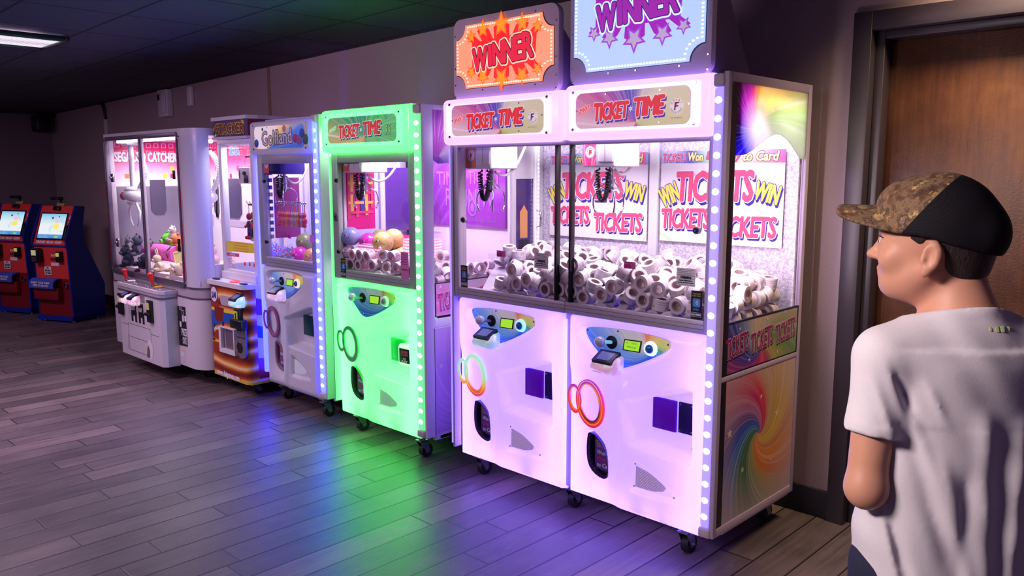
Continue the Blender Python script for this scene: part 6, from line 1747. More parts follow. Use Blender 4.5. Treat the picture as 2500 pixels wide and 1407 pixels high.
def spot_ball(name, c1, c2):
    t = NT(name)
    v = t.n('ShaderNodeTexVoronoi'); v.inputs['Scale'].default_value = 52.0; t.l(t.obj(), v.inputs['Vector'])
    f = t.math('LESS_THAN', v.outputs['Distance'], .22)
    nz = t.noise(t.obj(), 9, 2)
    t.bsdf(t.mix(f, t.mix(t.math('MULTIPLY', nz, .3), c1, c2), c2), .3, coat=.3)
    return t.m


BALLC = [('pale yellow', srgb(232, 208, 130), srgb(150, 130, 70)), ('magenta pink', srgb(226, 60, 190), srgb(150, 30, 120)), ('olive grey', srgb(150, 158, 110), srgb(110, 120, 80)),
         ('pale blue', srgb(150, 160, 214), srgb(110, 110, 180)), ('peach orange', srgb(240, 180, 120), srgb(190, 120, 80)), ('crimson pink', srgb(222, 54, 110), srgb(150, 30, 80))]
BMAT = [spot_ball('ball_' + n.replace(' ', '_'), a, b) for n, a, b in BALLC]
BORD = [2, 4, 1, 3, 0, 5, 1, 2, 2, 0, 4, 1, 3, 0, 5]


def ball(x, y, z, r, ci, label, group):
    m = MB(); m.ell((x, y, z), r, BMAT[ci], 28, 18)
    m.cyl((x + r * .30, y - r * .93, z + r * .18), (x + r * .305, y - r * .955, z + r * .185), r * .07, M['blackp'], 8)
    tag(m.build('play_ball', None, origin=(x, y, z)), label, 'ball', group)


nm = {}
for i, (x, y, z, r) in enumerate(BALLS_GREEN):
    ci = BORD[i]
    ball(x, y, z, r, ci, '%s speckled ball in the pile inside the green-lit machine' % BALLC[ci][0], 'balls in the green machine, %s' % BALLC[ci][0])
for (px_, py_, y_, r, ci, lb) in ((746, 592, 2.84, .062, 2, 'grey-green speckled ball topping the ball stack in lavender machine'), (733, 628, 2.78, .060, 1, 'magenta ball at lower front of the lavender machine'), (762, 628, 2.76, .055, 4, 'peach orange ball at right bottom of lavender machine')):
    x, z = PY(px_, py_, y_)
    ball(x, y_, max(z, .886 + r), r, ci, lb, 'balls in the lavender machine')

# keychains hung on a rail and heaped below in the lavender machine
KC = [('pink', srgb(236, 90, 150)), ('orange', srgb(240, 150, 90)), ('clear blue', srgb(170, 180, 220)), ('red', srgb(226, 70, 90)), ('coral', srgb(240, 120, 120))]
KM = [pm('keychain_' + n.replace(' ', '_'), c, .25, coat=.4) for n, c in KC]
bx, bz = PY(690, 498, 2.72)
m = MB(); m.tube([(bx - .06, 2.725, bz + .012), (bx + .27, 2.725, bz + .012)], .004, M['chrome']); m.build('keychain_rail', glf)
for i in range(14):
    x = bx - .045 + .0225 * i
    y = 2.725
    ci = [0, 0, 4, 0, 1, 4, 0, 2, 1, 2, 1, 3, 2, 3][i]
    z0 = bz + .008
    k = thing('keychain', (x, y, z0), 'small %s figure keychain hanging on the rail in the lavender machine' % KC[ci][0], 'keychain', 'keychains hanging in the lavender machine, %s' % KC[ci][0])
    m = MB(); m.tube([(x + .009 * math.cos(t), y, z0 + .010 * math.sin(t)) for t in [2 * PI * q / 14 for q in range(15)]], .0016, M['chrome'], 6); m.build('ring', k)
    m = MB(); m.tube([(x, y, z0 - .008), (x + .002, y - .004, z0 - .035), (x, y, z0 - .055)], .0022, KM[ci], 6); m.build('strap', k)
    m = MB()
    m.ell((x, y - .004, z0 - .072), (.014, .013, .017), KM[ci], 14, 10); m.ell((x, y - .004, z0 - .108), (.019, .016, .026), KM[ci], 14, 10)
    m.ell((x - .010, y - .006, z0 - .137), (.008, .010, .012), KM[ci], 10, 8); m.ell((x + .010, y - .006, z0 - .137), (.008, .010, .012), KM[ci], 10, 8)
    m.ell((x - .019, y - .006, z0 - .104), (.007, .008, .014), KM[ci], 10, 8); m.ell((x + .019, y - .006, z0 - .104), (.007, .008, .014), KM[ci], 10, 8)
    m.build('figure', k)
rk = random.Random(5)
for i in range(26):
    px_, py_ = 668 + (i % 8) * 6.8 + rk.uniform(-2, 2), 634 - (i // 8) * 10.5 + rk.uniform(-2, 2)
    y_ = 2.72 + (i // 8) * .05
    x, z = PY(px_, py_, y_)
    ci = rk.choice([2, 2, 1, 4, 3, 2])
    k = thing('keychain', (x, y_, z), 'small clear charm keychain in the heap at the bottom of lavender machine', 'keychain', 'charm keychains heaped in the lavender machine')
    m = MB(); m.ell((x, y_, z), (.017, .014, .021), KM[ci], 12, 9, Matrix.Rotation(rk.uniform(0, 3), 3, 'Y')); m.ell((x + rk.uniform(-.01, .01), y_ - .008, z + .018), (.009, .009, .009), KM[2], 10, 8); m.build('charm', k)
    m = MB(); a = rk.uniform(0, 3); m.tube([(x + .010 * math.cos(t) * math.cos(a), y_ - .012 + .010 * math.cos(t) * math.sin(a), z + .030 + .010 * math.sin(t)) for t in [2 * PI * q / 12 for q in range(13)]], .0016, M['chrome'], 6); m.build('ring', k)
m = MB(); m.box(OX0 + .02, OX1 - .02, 2.68, 3.2, .885, .90, M['white_plastic']); m.box(OX0 + .04, OX0 + .36, 2.70, 2.92, .90, .925, M['white_plastic'], .01)
m.build('prize_bed', glf)

# ================================================================== tall prize machine with printed base
RS = (-5.10, 2.55, 0.0)
stk = thing('prize_machine', RS, 'tall narrow prize machine with white tower on an orange and blue printed base', 'prize machine')
SX0, SX1, SY0 = -5.342, -4.852, 2.55
TY, TX0, TX1 = 2.65, -5.340, -4.862
bt = NT('orange_swirl_print')
ob = bt.sep(bt.obj())
wv = bt.n('ShaderNodeTexWave', wave_type='BANDS', bands_direction='Z'); wv.inputs['Scale'].default_value = 1.3; wv.inputs['Distortion'].default_value = 3.2; wv.inputs['Detail'].default_value = 1.5; wv.inputs['Detail Scale'].default_value = 1.2
bt.l(bt.obj(), wv.inputs['Vector'])
bt.bsdf(bt.ramp(wv.outputs[0], [(0, srgb(120, 34, 20)), (.22, srgb(200, 84, 24)), (.42, srgb(236, 160, 60)), (.6, srgb(244, 226, 190)), (.75, srgb(240, 190, 90)), (.9, srgb(196, 70, 24)), (1, srgb(110, 30, 24))]), .4)
m = MB()
foot = [(SX0, SY0), (SX1 - .05, SY0)] + [(SX1 - .05 + .05 * math.sin(t), SY0 + .05 - .05 * math.cos(t)) for t in [PI / 2 * k / 8 for k in range(1, 9)]] + [(SX1, 3.10), (SX0, 3.10)]
TF = Frame((0, 0, 0), (1, 0, 0), (0, 1, 0), (0, 0, 1))
m.prism(foot, TF, .100, .720, bt.m)
m.prism([(a, b) for a, b in foot], TF, .084, .100, pm('yellow_base_trim', srgb(226, 190, 40), .4))
b0 = m.build('base_cabinet', stk)
m = MB()
top = [(SX0 - .004, SY0 - .02), (SX1 - .05, SY0 - .02)] + [(SX1 - .05 + .054 * math.sin(t), SY0 + .05 - .07 * math.cos(t)) for t in [PI / 2 * k / 8 for k in range(1, 9)]] + [(SX1 + .006, 3.10), (SX0 - .004, 3.10)]
m.prism(top, TF, .720, .750, M['white_plastic'])
m.box(SX0, SX1 - .02, TY - .015, TY + .02, .750, .80, M['white_plastic'], .004)
m.build('control_shelf', stk)
m = MB(); fr = FY(SY0)


def S2(pts, y=SY0): return [(min(max(q[0], SX0 + .002), SX1 - .05), q[1]) for q in [PY(490 + a / 4.395, 660 + b / 4.397, y) for a, b in pts]]


M['band_blue'] = pm('band_blue', srgb(22, 84, 190), .4)
M['band_yel'] = pm('band_yellow', srgb(244, 214, 30), .4)
M['brick'] = pm('brick_red_print', srgb(160, 44, 26), .4, noise=.12)
M['dkred'] = pm('dark_red_print', srgb(124, 24, 20), .4, noise=.1)
for (pts, c, d) in (([(95, 385), (240, 420), (380, 452), (600, 500), (600, 530), (380, 480), (240, 450), (95, 415)], 'band_yel', .001), ([(95, 415), (240, 452), (380, 480), (530, 520), (530, 600), (380, 575), (240, 560), (150, 600), (110, 680), (118, 560)], 'band_blue', .0012),
                    ([(150, 380), (250, 410), (240, 540), (180, 560), (150, 500)], 'dkred', .0014), ([(170, 640), (230, 620), (225, 720), (150, 720)], 'brick', .0016), ([(125, 735), (240, 760), (240, 785), (125, 752)], 'band_yel', .0014), ([(125, 752), (240, 785), (240, 870), (130, 860)], 'brick', .0014),
                    ([(390, 590), (530, 620), (530, 800), (390, 770)], 'band_blue', .001), ([(390, 770), (530, 805), (530, 830), (390, 800)], 'band_yel', .0012), ([(395, 870), (540, 880), (520, 960), (460, 990), (400, 920)], 'dkred', .0012),
                    ([(85, 300), (190, 320), (190, 400), (100, 385)], 'brick', .0008), ([(390, 390), (530, 410), (530, 500), (390, 460)], 'dkred', .0009),
                    ([(130, 720), (160, 735), (160, 758), (128, 742)], 'blackp', .002), ([(148, 565), (156, 570), (154, 610), (146, 610)], 'blackp', .002), ([(236, 550), (252, 556), (250, 600), (232, 590)], 'blackp', .002)):
    m.poly(S2(pts), fr, d, M[c])
c = S2([(145, 255)])[0]
m.poly(ellipse(c[0], c[1], .050, .056), fr, .002, M['wprint']); m.band(ellipse(c[0], c[1], .050, .056), ellipse(c[0], c[1], .046, .052), fr, .002, .0025, M['navy'])
m.text('LAI', fr, c[0], c[1] - .004, .052, .040, M['navy'], d=.003, bold=.003)
m.text('www.laigames.com', fr, *S2([(300, 1130)])[0], .31, .048, M['wprint'], d=.002, rot=0, bold=.0026)
m.build('base_print', stk)
m = MB()
p0, p1 = S2([(215, 265)])[0], S2([(350, 415)])[0]
m.prism(rrect(p0[0], p1[0], p1[1] + .01, p0[1], .03), fr, .002, .006, M['alu']); m.build('vent_plate', stk)
m = MB()
q0, q1 = S2([(222, 592)])[0], S2([(390, 915)])[0]
zt, zb = q0[1], q1[1]
m.band([(q0[0], zb), (q1[0] + .012, zb), (q1[0] + .012, zt), (q0[0], zt)], [(q0[0] + .028, zb + .028), (q1[0], zb + .028), (q1[0], zt - .006), (q0[0] + .028, zt - .006)], fr, 0, .022, M['white_plastic'])
m.build('prize_door', stk)
m = MB(); m.poly([(q0[0] + .028, zb + .028), (q1[0], zb + .028), (q1[0], zt - .006), (q0[0] + .028, zt - .006)], fr, .003, pm('smoky_prize_window', srgb(110, 92, 112), .12, spec=.8, coat=.5)); m.box(q0[0] + .06, q0[0] + .066, SY0 - .006, SY0 - .003, zb + .03, zt - .01, M['alu']); m.build('prize_window', stk)
# reader, bill acceptor, grey speaker shaped unit
m = MB(); a0 = S2([(388, 235)])[0]; a1 = S2([(535, 410)])[0]
m.obox(fr, a0[0], a1[0] - .01, a1[1] - .12, a0[1], 0, .004, pm('clear_cover_plate', srgb(196, 150, 120), .3), .003); m.build('reader_plate', stk)
ca = S2([(450, 330)])[0]
card_reader(stk, fr, ca[0], ca[1] + .005, .004, (.16, .75, .78, 1), .6, .105, scr=em('reader_lcd_blue', srgb(60, 70, 160), .9, (.05, .05, .08, 1)))
m = MB(); cb = S2([(425, 485)])[0]
m.obox(fr, cb[0] - .032, cb[0] + .035, cb[1] - .045, cb[1] + .045, .0, .03, M['black'], .004)
m.obox(fr, cb[0] - .022, cb[0] + .022, cb[1] - .035, cb[1] + .032, .03, .033, pm('lime_acceptor_label', srgb(214, 226, 90), .4)); m.text('$', fr, cb[0], cb[1], .02, .04, M['blackp'], d=.0335, bold=.001)
cc = S2([(450, 570)])[0]
m.obox(fr, cc[0] - .075, cc[0] + .07, cc[1] - .032, cc[1] + .03, .0, .055, M['black'], .008); m.build('bill_acceptor', stk)
m = MB(); cd_ = S2([(455, 760)])[0]
m.prism(rrect(cd_[0] - .055, cd_[0] + .058, cd_[1] - .115, cd_[1] + .12, .045), fr, .002, .014, pm('grey_speaker_plate', srgb(110, 106, 118), .4))
m.obox(fr, cd_[0] - .055, cd_[0] + .058, cd_[1] + .022, cd_[1] + .026, .014, .016, M['black'])
for (a, b, r) in ((-.036, .075, .013), (-.004, .077, .013)): m.cyl(fr.p(cd_[0] + a, cd_[1] + b, .014), fr.p(cd_[0] + a, cd_[1] + b, .017), r, M['black'], 18)
m.cyl(fr.p(cd_[0] - .022, cd_[1] - .045, .014), fr.p(cd_[0] - .022, cd_[1] - .045, .018), .040, M['black'], 24, r2=.034); m.build('speaker_unit', stk)
# buttons on the shelf
m = MB()
a = PY(573, 690, 2.58)[0]
m.ell((a, 2.58, .752), (.045, .030, .012), em('red_lit_button', (.9, .1, .08, 1), .6, (.6, .05, .05, 1)), 20, 10); m.build('red_button', stk)
m = MB(); m.box(PY(530, 683, 2.57)[0] - .03, PY(530, 683, 2.57)[0] + .03, 2.55, 2.58, .750, .760, M['black'], .003); m.build('black_button', stk)
m = MB(); m.box((SX1 - .05) - .03, (SX1 - .05) + .03, 2.55, 2.58, .750, .760, pm('dark_blue_button', srgb(40, 40, 110), .4), .003); m.build('blue_button', stk)
# right face print
m = MB(); fx_ = FX(SX1)
m.poly([(2.62, .12), (3.08, .12), (3.08, .73), (2.62, .73)], fx_, .0005, M['white_plastic'])
for (pts, c) in (([(2.62, .40), (2.8, .34), (3.0, .36), (3.0, .42), (2.8, .42), (2.62, .48)], 'band_blue'), ([(2.62, .12), (2.9, .12), (2.9, .22), (2.62, .26)], 'brick'), ([(2.62, .55), (2.75, .52), (2.75, .62), (2.62, .66)], 'dkred')): m.poly(pts, fx_, .001, M[c])
m.build('side_print', stk)
# tower
m = MB()
W_ = M['white_plastic']
for (a0, a1) in ((TX0, TX0 + .045), (TX1 - .045, TX1)):
    m.box(a0, a1, TY, TY + .045, .750, 1.70, W_, .004); m.box(a0, a1, 3.06, 3.10, .750, 1.70, W_, .004)
m.box(TX0 + .045, TX1 - .045, TY, TY + .04, .765, .815, W_, .004)
m.box(TX0, TX1, TY - .005, 3.10, 1.655, 1.705, W_, .006)
m.build('tower_frame', stk)
m = MB(); m.box(TX0 + .045, TX1 - .045, TY + .01, TY + .014, .815, 1.655, M['glass']); m.build('front_pane', stk)
m = MB(); m.box(TX0 + .008, TX0 + .012, TY + .045, 3.06, .765, 1.655, M['glass']); m.build('side_pane', stk)
m = MB(); m.box(-5.12, TX1 - .046, 3.03, 3.05, .79, 1.65, W_); m.build('tower_back', stk)
# header with the bent right end
m = MB()
hd = [(TX0 - .004, TY - .02), (-4.875, TY - .02), (-4.853, TY + .04), (-4.853, 3.10), (TX0 - .004, 3.10)]
m.prism(hd, TF, 1.705, 1.812, pm('header_dark_print', srgb(60, 34, 90), .4), M['plum'] if 'plum' in M else M.setdefault('plum', pm('plum_header', srgb(120, 24, 70), .4)))
cap_ = [(TX0 - .008, TY - .034), (-4.872, TY - .034), (-4.846, TY + .036), (-4.846, 3.11), (TX0 - .008, 3.11)]
m.prism(cap_, TF, 1.812, 1.835, M['white'])
m.prism(cap_, TF, 1.690, 1.705, M['white'])
m.build('header', stk)
m = MB(); fr = FY(TY - .02)
rg = random.Random(4)
m.poly([(TX0 - .003, 1.707), (-4.880, 1.707), (-4.880, 1.810), (TX0 - .003, 1.810)], fr, .0006, pm('header_plum_print', srgb(74, 40, 110), .4))
for k in range(26):
    a, b = rg.uniform(TX0, -4.89), rg.uniform(1.715, 1.80)
    t = rg.uniform(0, PI); r = rg.uniform(.015, .035)
    pts = [(a + r * math.cos(t), b + r * .8 * math.sin(t)), (a + .3 * r * math.cos(t + 1.6), b + .3 * r * math.sin(t + 1.6)), (a - r * math.cos(t), b - r * .8 * math.sin(t)), (a + .3 * r * math.cos(t - 1.6), b + .3 * r * math.sin(t - 1.6))]
    pts = [(min(max(u, TX0 - .002), -4.882), min(max(v, 1.708), 1.809)) for u, v in pts]
    m.poly(pts, fr, .001 + .00002 * k, M[rg.choice(['band_yel', 'wprint', 'blackp', 'dkred', 'blackp'])])
m.text('STACKER', fr, -5.115, 1.757, .38, .062, M['dkred'], d=.002, bold=.004, outline=M['yellow'], ow=.0035, shadow=M['blackp'], sh=(.004, -.006))
m.build('header_print', stk)
for (x_, y_) in ((-5.25, 2.63), (-4.93, 2.63), (-5.25, 3.02), (-4.93, 3.02)): caster(x_, y_, .085, stk)
# stickers on the pane
m = MB(); fr = FY(TY + .010)
def S4(a, b): return PY(500 + a / 3.35, 270 + b / 3.35, TY)
p = [S4(162, 1065), S4(415, 1092), S4(418, 1172), S4(165, 1150)]
m.poly(p, fr, .001, pm('yellow_notice', srgb(238, 222, 60), .5))
cx, cz = sum(q[0] for q in p) / 4, sum(q[1] for q in p) / 4
for k in range(4): m.text('PLAYERS MUST READ NOTICE', fr, cx, cz + .027 - .018 * k, .19, .008, M['orange'], d=.0015)
p = [S4(165, 1160), S4(270, 1172), S4(272, 1200), S4(168, 1188)]
m.poly(p, fr, .001, M['redp']); m.text('PLAYER INSTRUCTION', fr, sum(q[0] for q in p) / 4, sum(q[1] for q in p) / 4, .075, .010, M['wprint'], d=.0015, bold=.0004)
for k in range(6):
    q = S4(182, 1208 + 14 * k); m.poly([(q[0], q[1]), (q[0] + .07 + .012 * (k % 3), q[1]), (q[0] + .07 + .012 * (k % 3), q[1] + .003), (q[0], q[1] + .003)], fr, .001, M['orange'])
for (a, b) in ((318, 1255), (357, 1258), (395, 1268)):
    q = S4(a, b); m.poly([(q[0] - .010, q[1] - .012), (q[0] + .010, q[1] - .012), (q[0] + .010, q[1] + .012), (q[0] - .010, q[1] + .012)], fr, .001, M['red'])
m.build('pane_sticker', stk)
# hanging prizes
hx, hz = PY(605, 385, 2.69)
m = MB(); m.box(hx - .03, TX1 - .05, 2.685, 2.695, hz, hz + .01, M['dkred']); m.build('prize_hook_rail', stk)
bx, bz = PY(598, 428, 2.69)
k = thing('prize_box', (bx, 2.69, bz), 'white box with a dark speaker picture hanging near the top of prize machine', 'box')
m = MB(); m.box(bx - .060, bx + .085, 2.676, 2.71, bz - .055, bz + .05, M['wprint'], .002); m.build('carton', k)
m = MB(); fr = FY(2.676)
m.poly(ellipse(bx - .047, bz + .005, .009, .030, n=18), fr, .001, M['alu_d']); m.poly(ellipse(bx + .02, bz + .012, .026, .014), fr, .001, M['blackp']); m.prism(rrect(bx + .01, bx + .07, bz - .05, bz - .015, .012), fr, 0, .001, M['blackp']); m.poly(ellipse(bx + .042, bz - .010, .028, .012), fr, .0015, M['alu_d']); m.build('box_print', k)
m = MB(); m.tube([(bx + .01, 2.69, bz + .05), (bx + .005, 2.69, bz + .09), (bx + .03, 2.69, hz + .004), (hx, 2.69, hz + .012)], .002, M['steel'], 6); m.build('hang_loop', k)
rx, rz = PY(612, 500, 2.72)
m = MB(); m.box(rx - .03, TX1 - .05, 2.715, 2.725, rz - .006, rz + .006, M['dkred'])
for q in range(3): m.tube([(rx - .02 + .04 * q, 2.72, rz), (rx - .022 + .04 * q, 2.70, rz + .02), (rx - .012 + .04 * q, 2.695, rz + .024), (rx - .008 + .04 * q, 2.70, rz + .01)], .002, M['steel'], 6)
m.build('doll_hook_rail', stk)
DOLL = [(609, 548, 'red and blue', srgb(176, 66, 70), srgb(70, 60, 130)), (619, 545, 'dark green', srgb(60, 70, 76), srgb(50, 56, 80)), (622, 553, 'white and violet', srgb(200, 190, 210), srgb(100, 80, 150))]
for i, (px_, py_, cn, c1, c2) in enumerate(DOLL):
    y_ = 2.695 + .030 * i
    x, z = PY(px_, py_, y_)
    a, b = pm('doll_cloth_a', c1, .8, noise=.2, nscale=40), pm('doll_cloth_b', c2, .8, noise=.2, nscale=40)
    k = thing('plush_doll', (x, y_, z), 'small %s plush doll hanging in the tall prize machine' % cn, 'plush doll')
    m = MB(); m.ell((x, y_, z - .01), (.020, .016, .036), b, 16, 10); m.ell((x, y_, z + .052), (.019, .018, .024), a, 16, 12)
    m.tube([(x - .015, y_, z + .018), (x - .034, y_, z - .012), (x - .044, y_ - .01, z - .02)], [.009, .008, .009], a, 8); m.tube([(x + .015, y_, z + .018), (x + .032, y_, z - .01), (x + .036, y_ - .01, z - .03)], [.009, .008, .009], a, 8)
    m.tube([(x - .010, y_, z - .035), (x - .012, y_, z - .075)], [.011, .010], b, 8); m.tube([(x + .010, y_, z - .035), (x + .012, y_, z - .075)], [.011, .010], b, 8)
    m.ell((x - .014, y_ - .010, z - .088), (.014, .020, .013), a, 12, 8); m.ell((x + .014, y_ - .010, z - .088), (.014, .020, .013), a, 12, 8)
    m.build('body', k)
    m = MB(); m.tube([(x, y_, z + .074), (x, y_, rz + .002)], .002, M['steel'], 6); m.build('cord', k)
area('cabinet_lamp', (-5.10, 2.82, 1.645), (0, 0, 0), .3, .3, 4.5, (1, .95, 1.0))

# ================================================================== big white plush crane machine
RU = (-6.10, 2.47, 0.0)
ufo = thing('plush_crane_machine', RU, 'big white two-player plush crane machine with two red joysticks, leftmost of the row', 'crane machine')
UX0, UX1, UY = -6.88, -5.352, 2.47
M['ufo'] = pm('white_painted_steel', srgb(216, 210, 222), .35, noise=.03)
M['ufoblue'] = pm('glossy_white_column', srgb(214, 214, 232), .22, noise=.02, coat=.5)


def ufoot(ins=0.0, x0=UX0):
    cx, cy, r = UX1 - .15, UY + .105, .0
    arc = []
    for k in range(21):
        t = PI / 2 * k / 20
        arc.append((UX1 - .15 + (.15 - ins) * math.sin(t), UY + .11 - (.11 - ins) * math.cos(t)))
    return [(x0 + ins, UY + ins)] + arc + [(UX1 - ins, 3.26), (x0 + ins, 3.26)]


m = MB()
m.prism(ufoot(), TF, .105, .60, M['ufo'])
m.prism(ufoot(.004), TF, .685, .70, M['ufo'])
m.build('base_cabinet', ufo)
m = MB(); m.prism(ufoot(-.002), TF, .60, .612, M['alu_d']); m.prism(ufoot(.003), TF, .612, .672, M['alu']); m.prism(ufoot(-.002), TF, .672, .685, M['alu_d'])
m.build('trim_band', ufo)
# upper frame: posts, rails, roof
m = MB()
post = [(UX1 - .17, UY), (UX1 - .15, UY)] + ufoot()[2:22] + [(UX1, UY + .125), (UX1 - .03, UY + .125), (UX1 - .03, UY + .105), (UX1 - .17, UY + .03)]
m.prism(post, TF, .685, 1.72, M['ufoblue'], M['ufoblue'])
m.prism(ufoot(), TF, 1.72, 1.768, M['ufo'])
m.box(UX0, UX0 + .035, UY, UY + .06, .685, 1.72, M['ufo'], .004)
m.box(UX0, UX0 + .035, 3.20, 3.26, .685, 1.72, M['ufo'], .004)
m.box(UX1 - .035, UX1, 3.19, 3.26, .70, 1.72, M['ufo'], .004)
m.box(UX0 + .035, UX1 - .035, 3.235, 3.255, .70, 1.72, M['ufo'])
m.box(UX1 - .03, UX1, UY + .125, 3.19, .685, .84, M['ufo'], .003)
m.box(UX0, UX0 + .02, UY + .06, 3.20, .70, 1.72, M['ufo'])
m.build('upper_frame', ufo)
m = MB()
M['berry'] = pm('berry_red_strip', srgb(150, 20, 70), .35)
m.box(UX1 - .20, UX1 - .172, UY - .004, UY + .02, .70, 1.71, M['alu'], .003); m.box(UX1 - .192, UX1 - .180, UY - .007, UY - .003, .72, 1.70, M['berry'])
m.build('front_edge_strip', ufo); m = MB()
m.box(UX0 + .002, UX0 + .03, UY - .006, UY + .0, .70, 1.71, M['alu'], .002); m.box(UX0 + .006, UX0 + .018, UY - .009, UY - .005, .72, 1.40, M['berry'])
m.build('front_edge_strip', ufo)
m = MB(); GA, GB = UX0 + .05, UX1 - .205
for (a0, a1, b0, b1) in ((GA - .02, GA, .685, 1.74), (GB, GB + .012, .685, 1.74), (GA, GB, 1.715, 1.745), (GA, GB, .672, .715)): m.box(a0, a1, UY - .012, UY + .02, b0, b1, M['alu_d'], .002)
xm = PY(352, 500, UY)[0]
m.box(xm - .010, xm + .012, UY - .016, UY + .012, .715, 1.715, M['alu_d'], .002); m.box(xm + .012, xm + .026, UY - .006, UY + .012, .715, 1.715, M['alu'], .002)
m.build('sliding_frame', ufo)
m = MB(); m.box(GA, GB, UY - .001, UY + .003, .715, 1.715, M['glass']); m.build('front_pane', ufo)
m = MB(); m.box(UX1 - .012, UX1 - .008, UY + .125, 3.19, .84, 1.72, M['glass']); m.build('side_pane', ufo)
m = MB()
for (px_, py_) in ((281, 434), (294, 592)):
    m = MB(); a, b = PY(px_, py_, UY); m.box(a - .035, a + .012, UY - .022, UY - .006, b - .035, b + .03, M['chrome'], .004); m.cyl((a - .01, UY - .022, b), (a - .01, UY - .034, b), .012, M['steel'], 14); m.build('pane_latch', ufo)
m = MB(); a, b = PY(428, 427, UY); m.box(a - .014, a + .012, UY - .014, UY - .004, b - .03, b + .03, M['black'], .002)
m.build('pane_handle', ufo); m = MB(); a, b = PY(441, 599, UY); m.box(a - .018, a + .012, UY - .014, UY - .004, b - .045, b + .045, M['black'], .002)
m.build('pane_handle', ufo)
# interior back wall print
YB = 3.234
fr = FY(YB)
m = MB()
bn = NT('pink_square_banner'); o_ = bn.sep(bn.obj())
f = bn.n('ShaderNodeMapRange'); bn.l(o_[2], f.inputs[0]); f.inputs[1].default_value = 1.36; f.inputs[2].default_value = 1.72
g_ = bn.ramp(f.outputs[0], [(0, srgb(240, 232, 240)), (.25, srgb(236, 190, 214)), (.55, srgb(226, 90, 150)), (.8, srgb(206, 30, 90)), (1, srgb(170, 20, 110))])
f2 = bn.n('ShaderNodeMapRange'); bn.l(o_[0], f2.inputs[0]); f2.inputs[1].default_value = .2; f2.inputs[2].default_value = .8
g_ = bn.mix(bn.math('MULTIPLY', f2.outputs[0], f.outputs[0]), g_, srgb(150, 20, 150))
bn.bsdf(g_, .4)
m.poly([(UX0 + .03, 1.36), (UX1 - .036, 1.36), (UX1 - .036, 1.72), (UX0 + .03, 1.72)], fr, .002, bn.m)
rg = random.Random(2)
sqm = [pm('square_print_%s' % n, c, .4) for n, c in (('orange', srgb(240, 120, 60)), ('pink', srgb(236, 130, 180)), ('crimson', srgb(206, 40, 90)), ('yellow', srgb(240, 200, 70)))]
for r_i in range(5):
    for c_i in range(24):
        a, b = UX0 + .08 + .062 * c_i, 1.69 - .062 * r_i
        if rg.random() < (1.0, .85, .5, .3, .12)[r_i]:
            if r_i < 2: m.band([(a - .02, b - .02), (a + .02, b - .02), (a + .02, b + .02), (a - .02, b + .02)], [(a - .013, b - .013), (a + .013, b - .013), (a + .013, b + .013), (a - .013, b + .013)], fr, .002, .003, sqm[1])
            else: m.poly([(a - .018, b - .018), (a + .018, b - .018), (a + .018, b + .018), (a - .018, b + .018)], fr, .003, rg.choice(sqm))
XW = UX0 + .022
fw2 = FX(XW)
m.poly([(UY + .06, 1.36), (3.20, 1.36), (3.20, 1.72), (UY + .06, 1.72)], fw2, .002, bn.m)
for r_i in range(5):
    for c_i in range(12):
        a, b = UY + .09 + .062 * c_i, 1.69 - .062 * r_i
        if rg.random() < (1.0, .8, .15, .3, .12)[r_i] and a < 3.17:
            if r_i < 2: m.band([(a - .02, b - .02), (a + .02, b - .02), (a + .02, b + .02), (a - .02, b + .02)], [(a - .013, b - .013), (a + .013, b - .013), (a + .013, b + .013), (a - .013, b + .013)], fw2, .002, .003, sqm[1])
            else: m.poly([(a - .018, b - .018), (a + .018, b - .018), (a + .018, b + .018), (a - .018, b + .018)], fw2, .003, rg.choice(sqm))
m.text('SEGA UFO CATCHER', fw2, 2.785, 1.595, .50, .075, M['wprint'], d=.0045, bold=.0035, shadow=M['alu_d'], sh=(.005, -.005), space=1.05)
a, b = PY(573, 368, YB)
m.text('SEGA', fr, a, b, .17, .062, pm('sky_blue_letter', srgb(110, 170, 226), .4), d=.0045, bold=.004, outline=M['wprint'], ow=.004)
m.build('back_print', ufo)
mr = pm('satin_back_panel', srgb(150, 146, 160), .25, .6, noise=.15, nscale=3)
m = MB()
m.poly([(UY + .06, .74), (3.20, .74), (3.20, 1.355), (UY + .06, 1.355)], fw2, .003, mr); m.build('satin_panel', ufo)
dkp = pm('dark_mirror_window', srgb(70, 62, 88), .2, spec=.8, noise=.2)
m = MB()
m.prism([(2.80, 1.16), (2.83, 1.12), (2.90, 1.12), (2.925, 1.16), (2.925, 1.41), (2.80, 1.41)], fw2, .003, .010, dkp)
for (p0_, p1_) in (((523, 438), (537, 526)), ((549, 436), (592, 528))):
    u0, v0 = PY(*p0_, YB); u1, v1 = PY(*p1_, YB)
    m.prism([(u0, v1 + .03), (u0 + .05, v1 - .02), (u1 - .05, v1 - .02), (u1, v1 + .03), (u1, v0), (u0, v0)], fr, .003, .012, dkp)
m.build('dark_back_panel', ufo)
m = MB()
u0, v0 = PY(540, 545, YB); u1, _ = PY(597, 545, YB)
m.poly([(u0, v0 - .02), (u1, v0 - .02), (u1 + .02, v0 + .03), (u0 - .02, v0 + .03)], fr, .003, M['alu']); m.build('back_ledge', ufo)
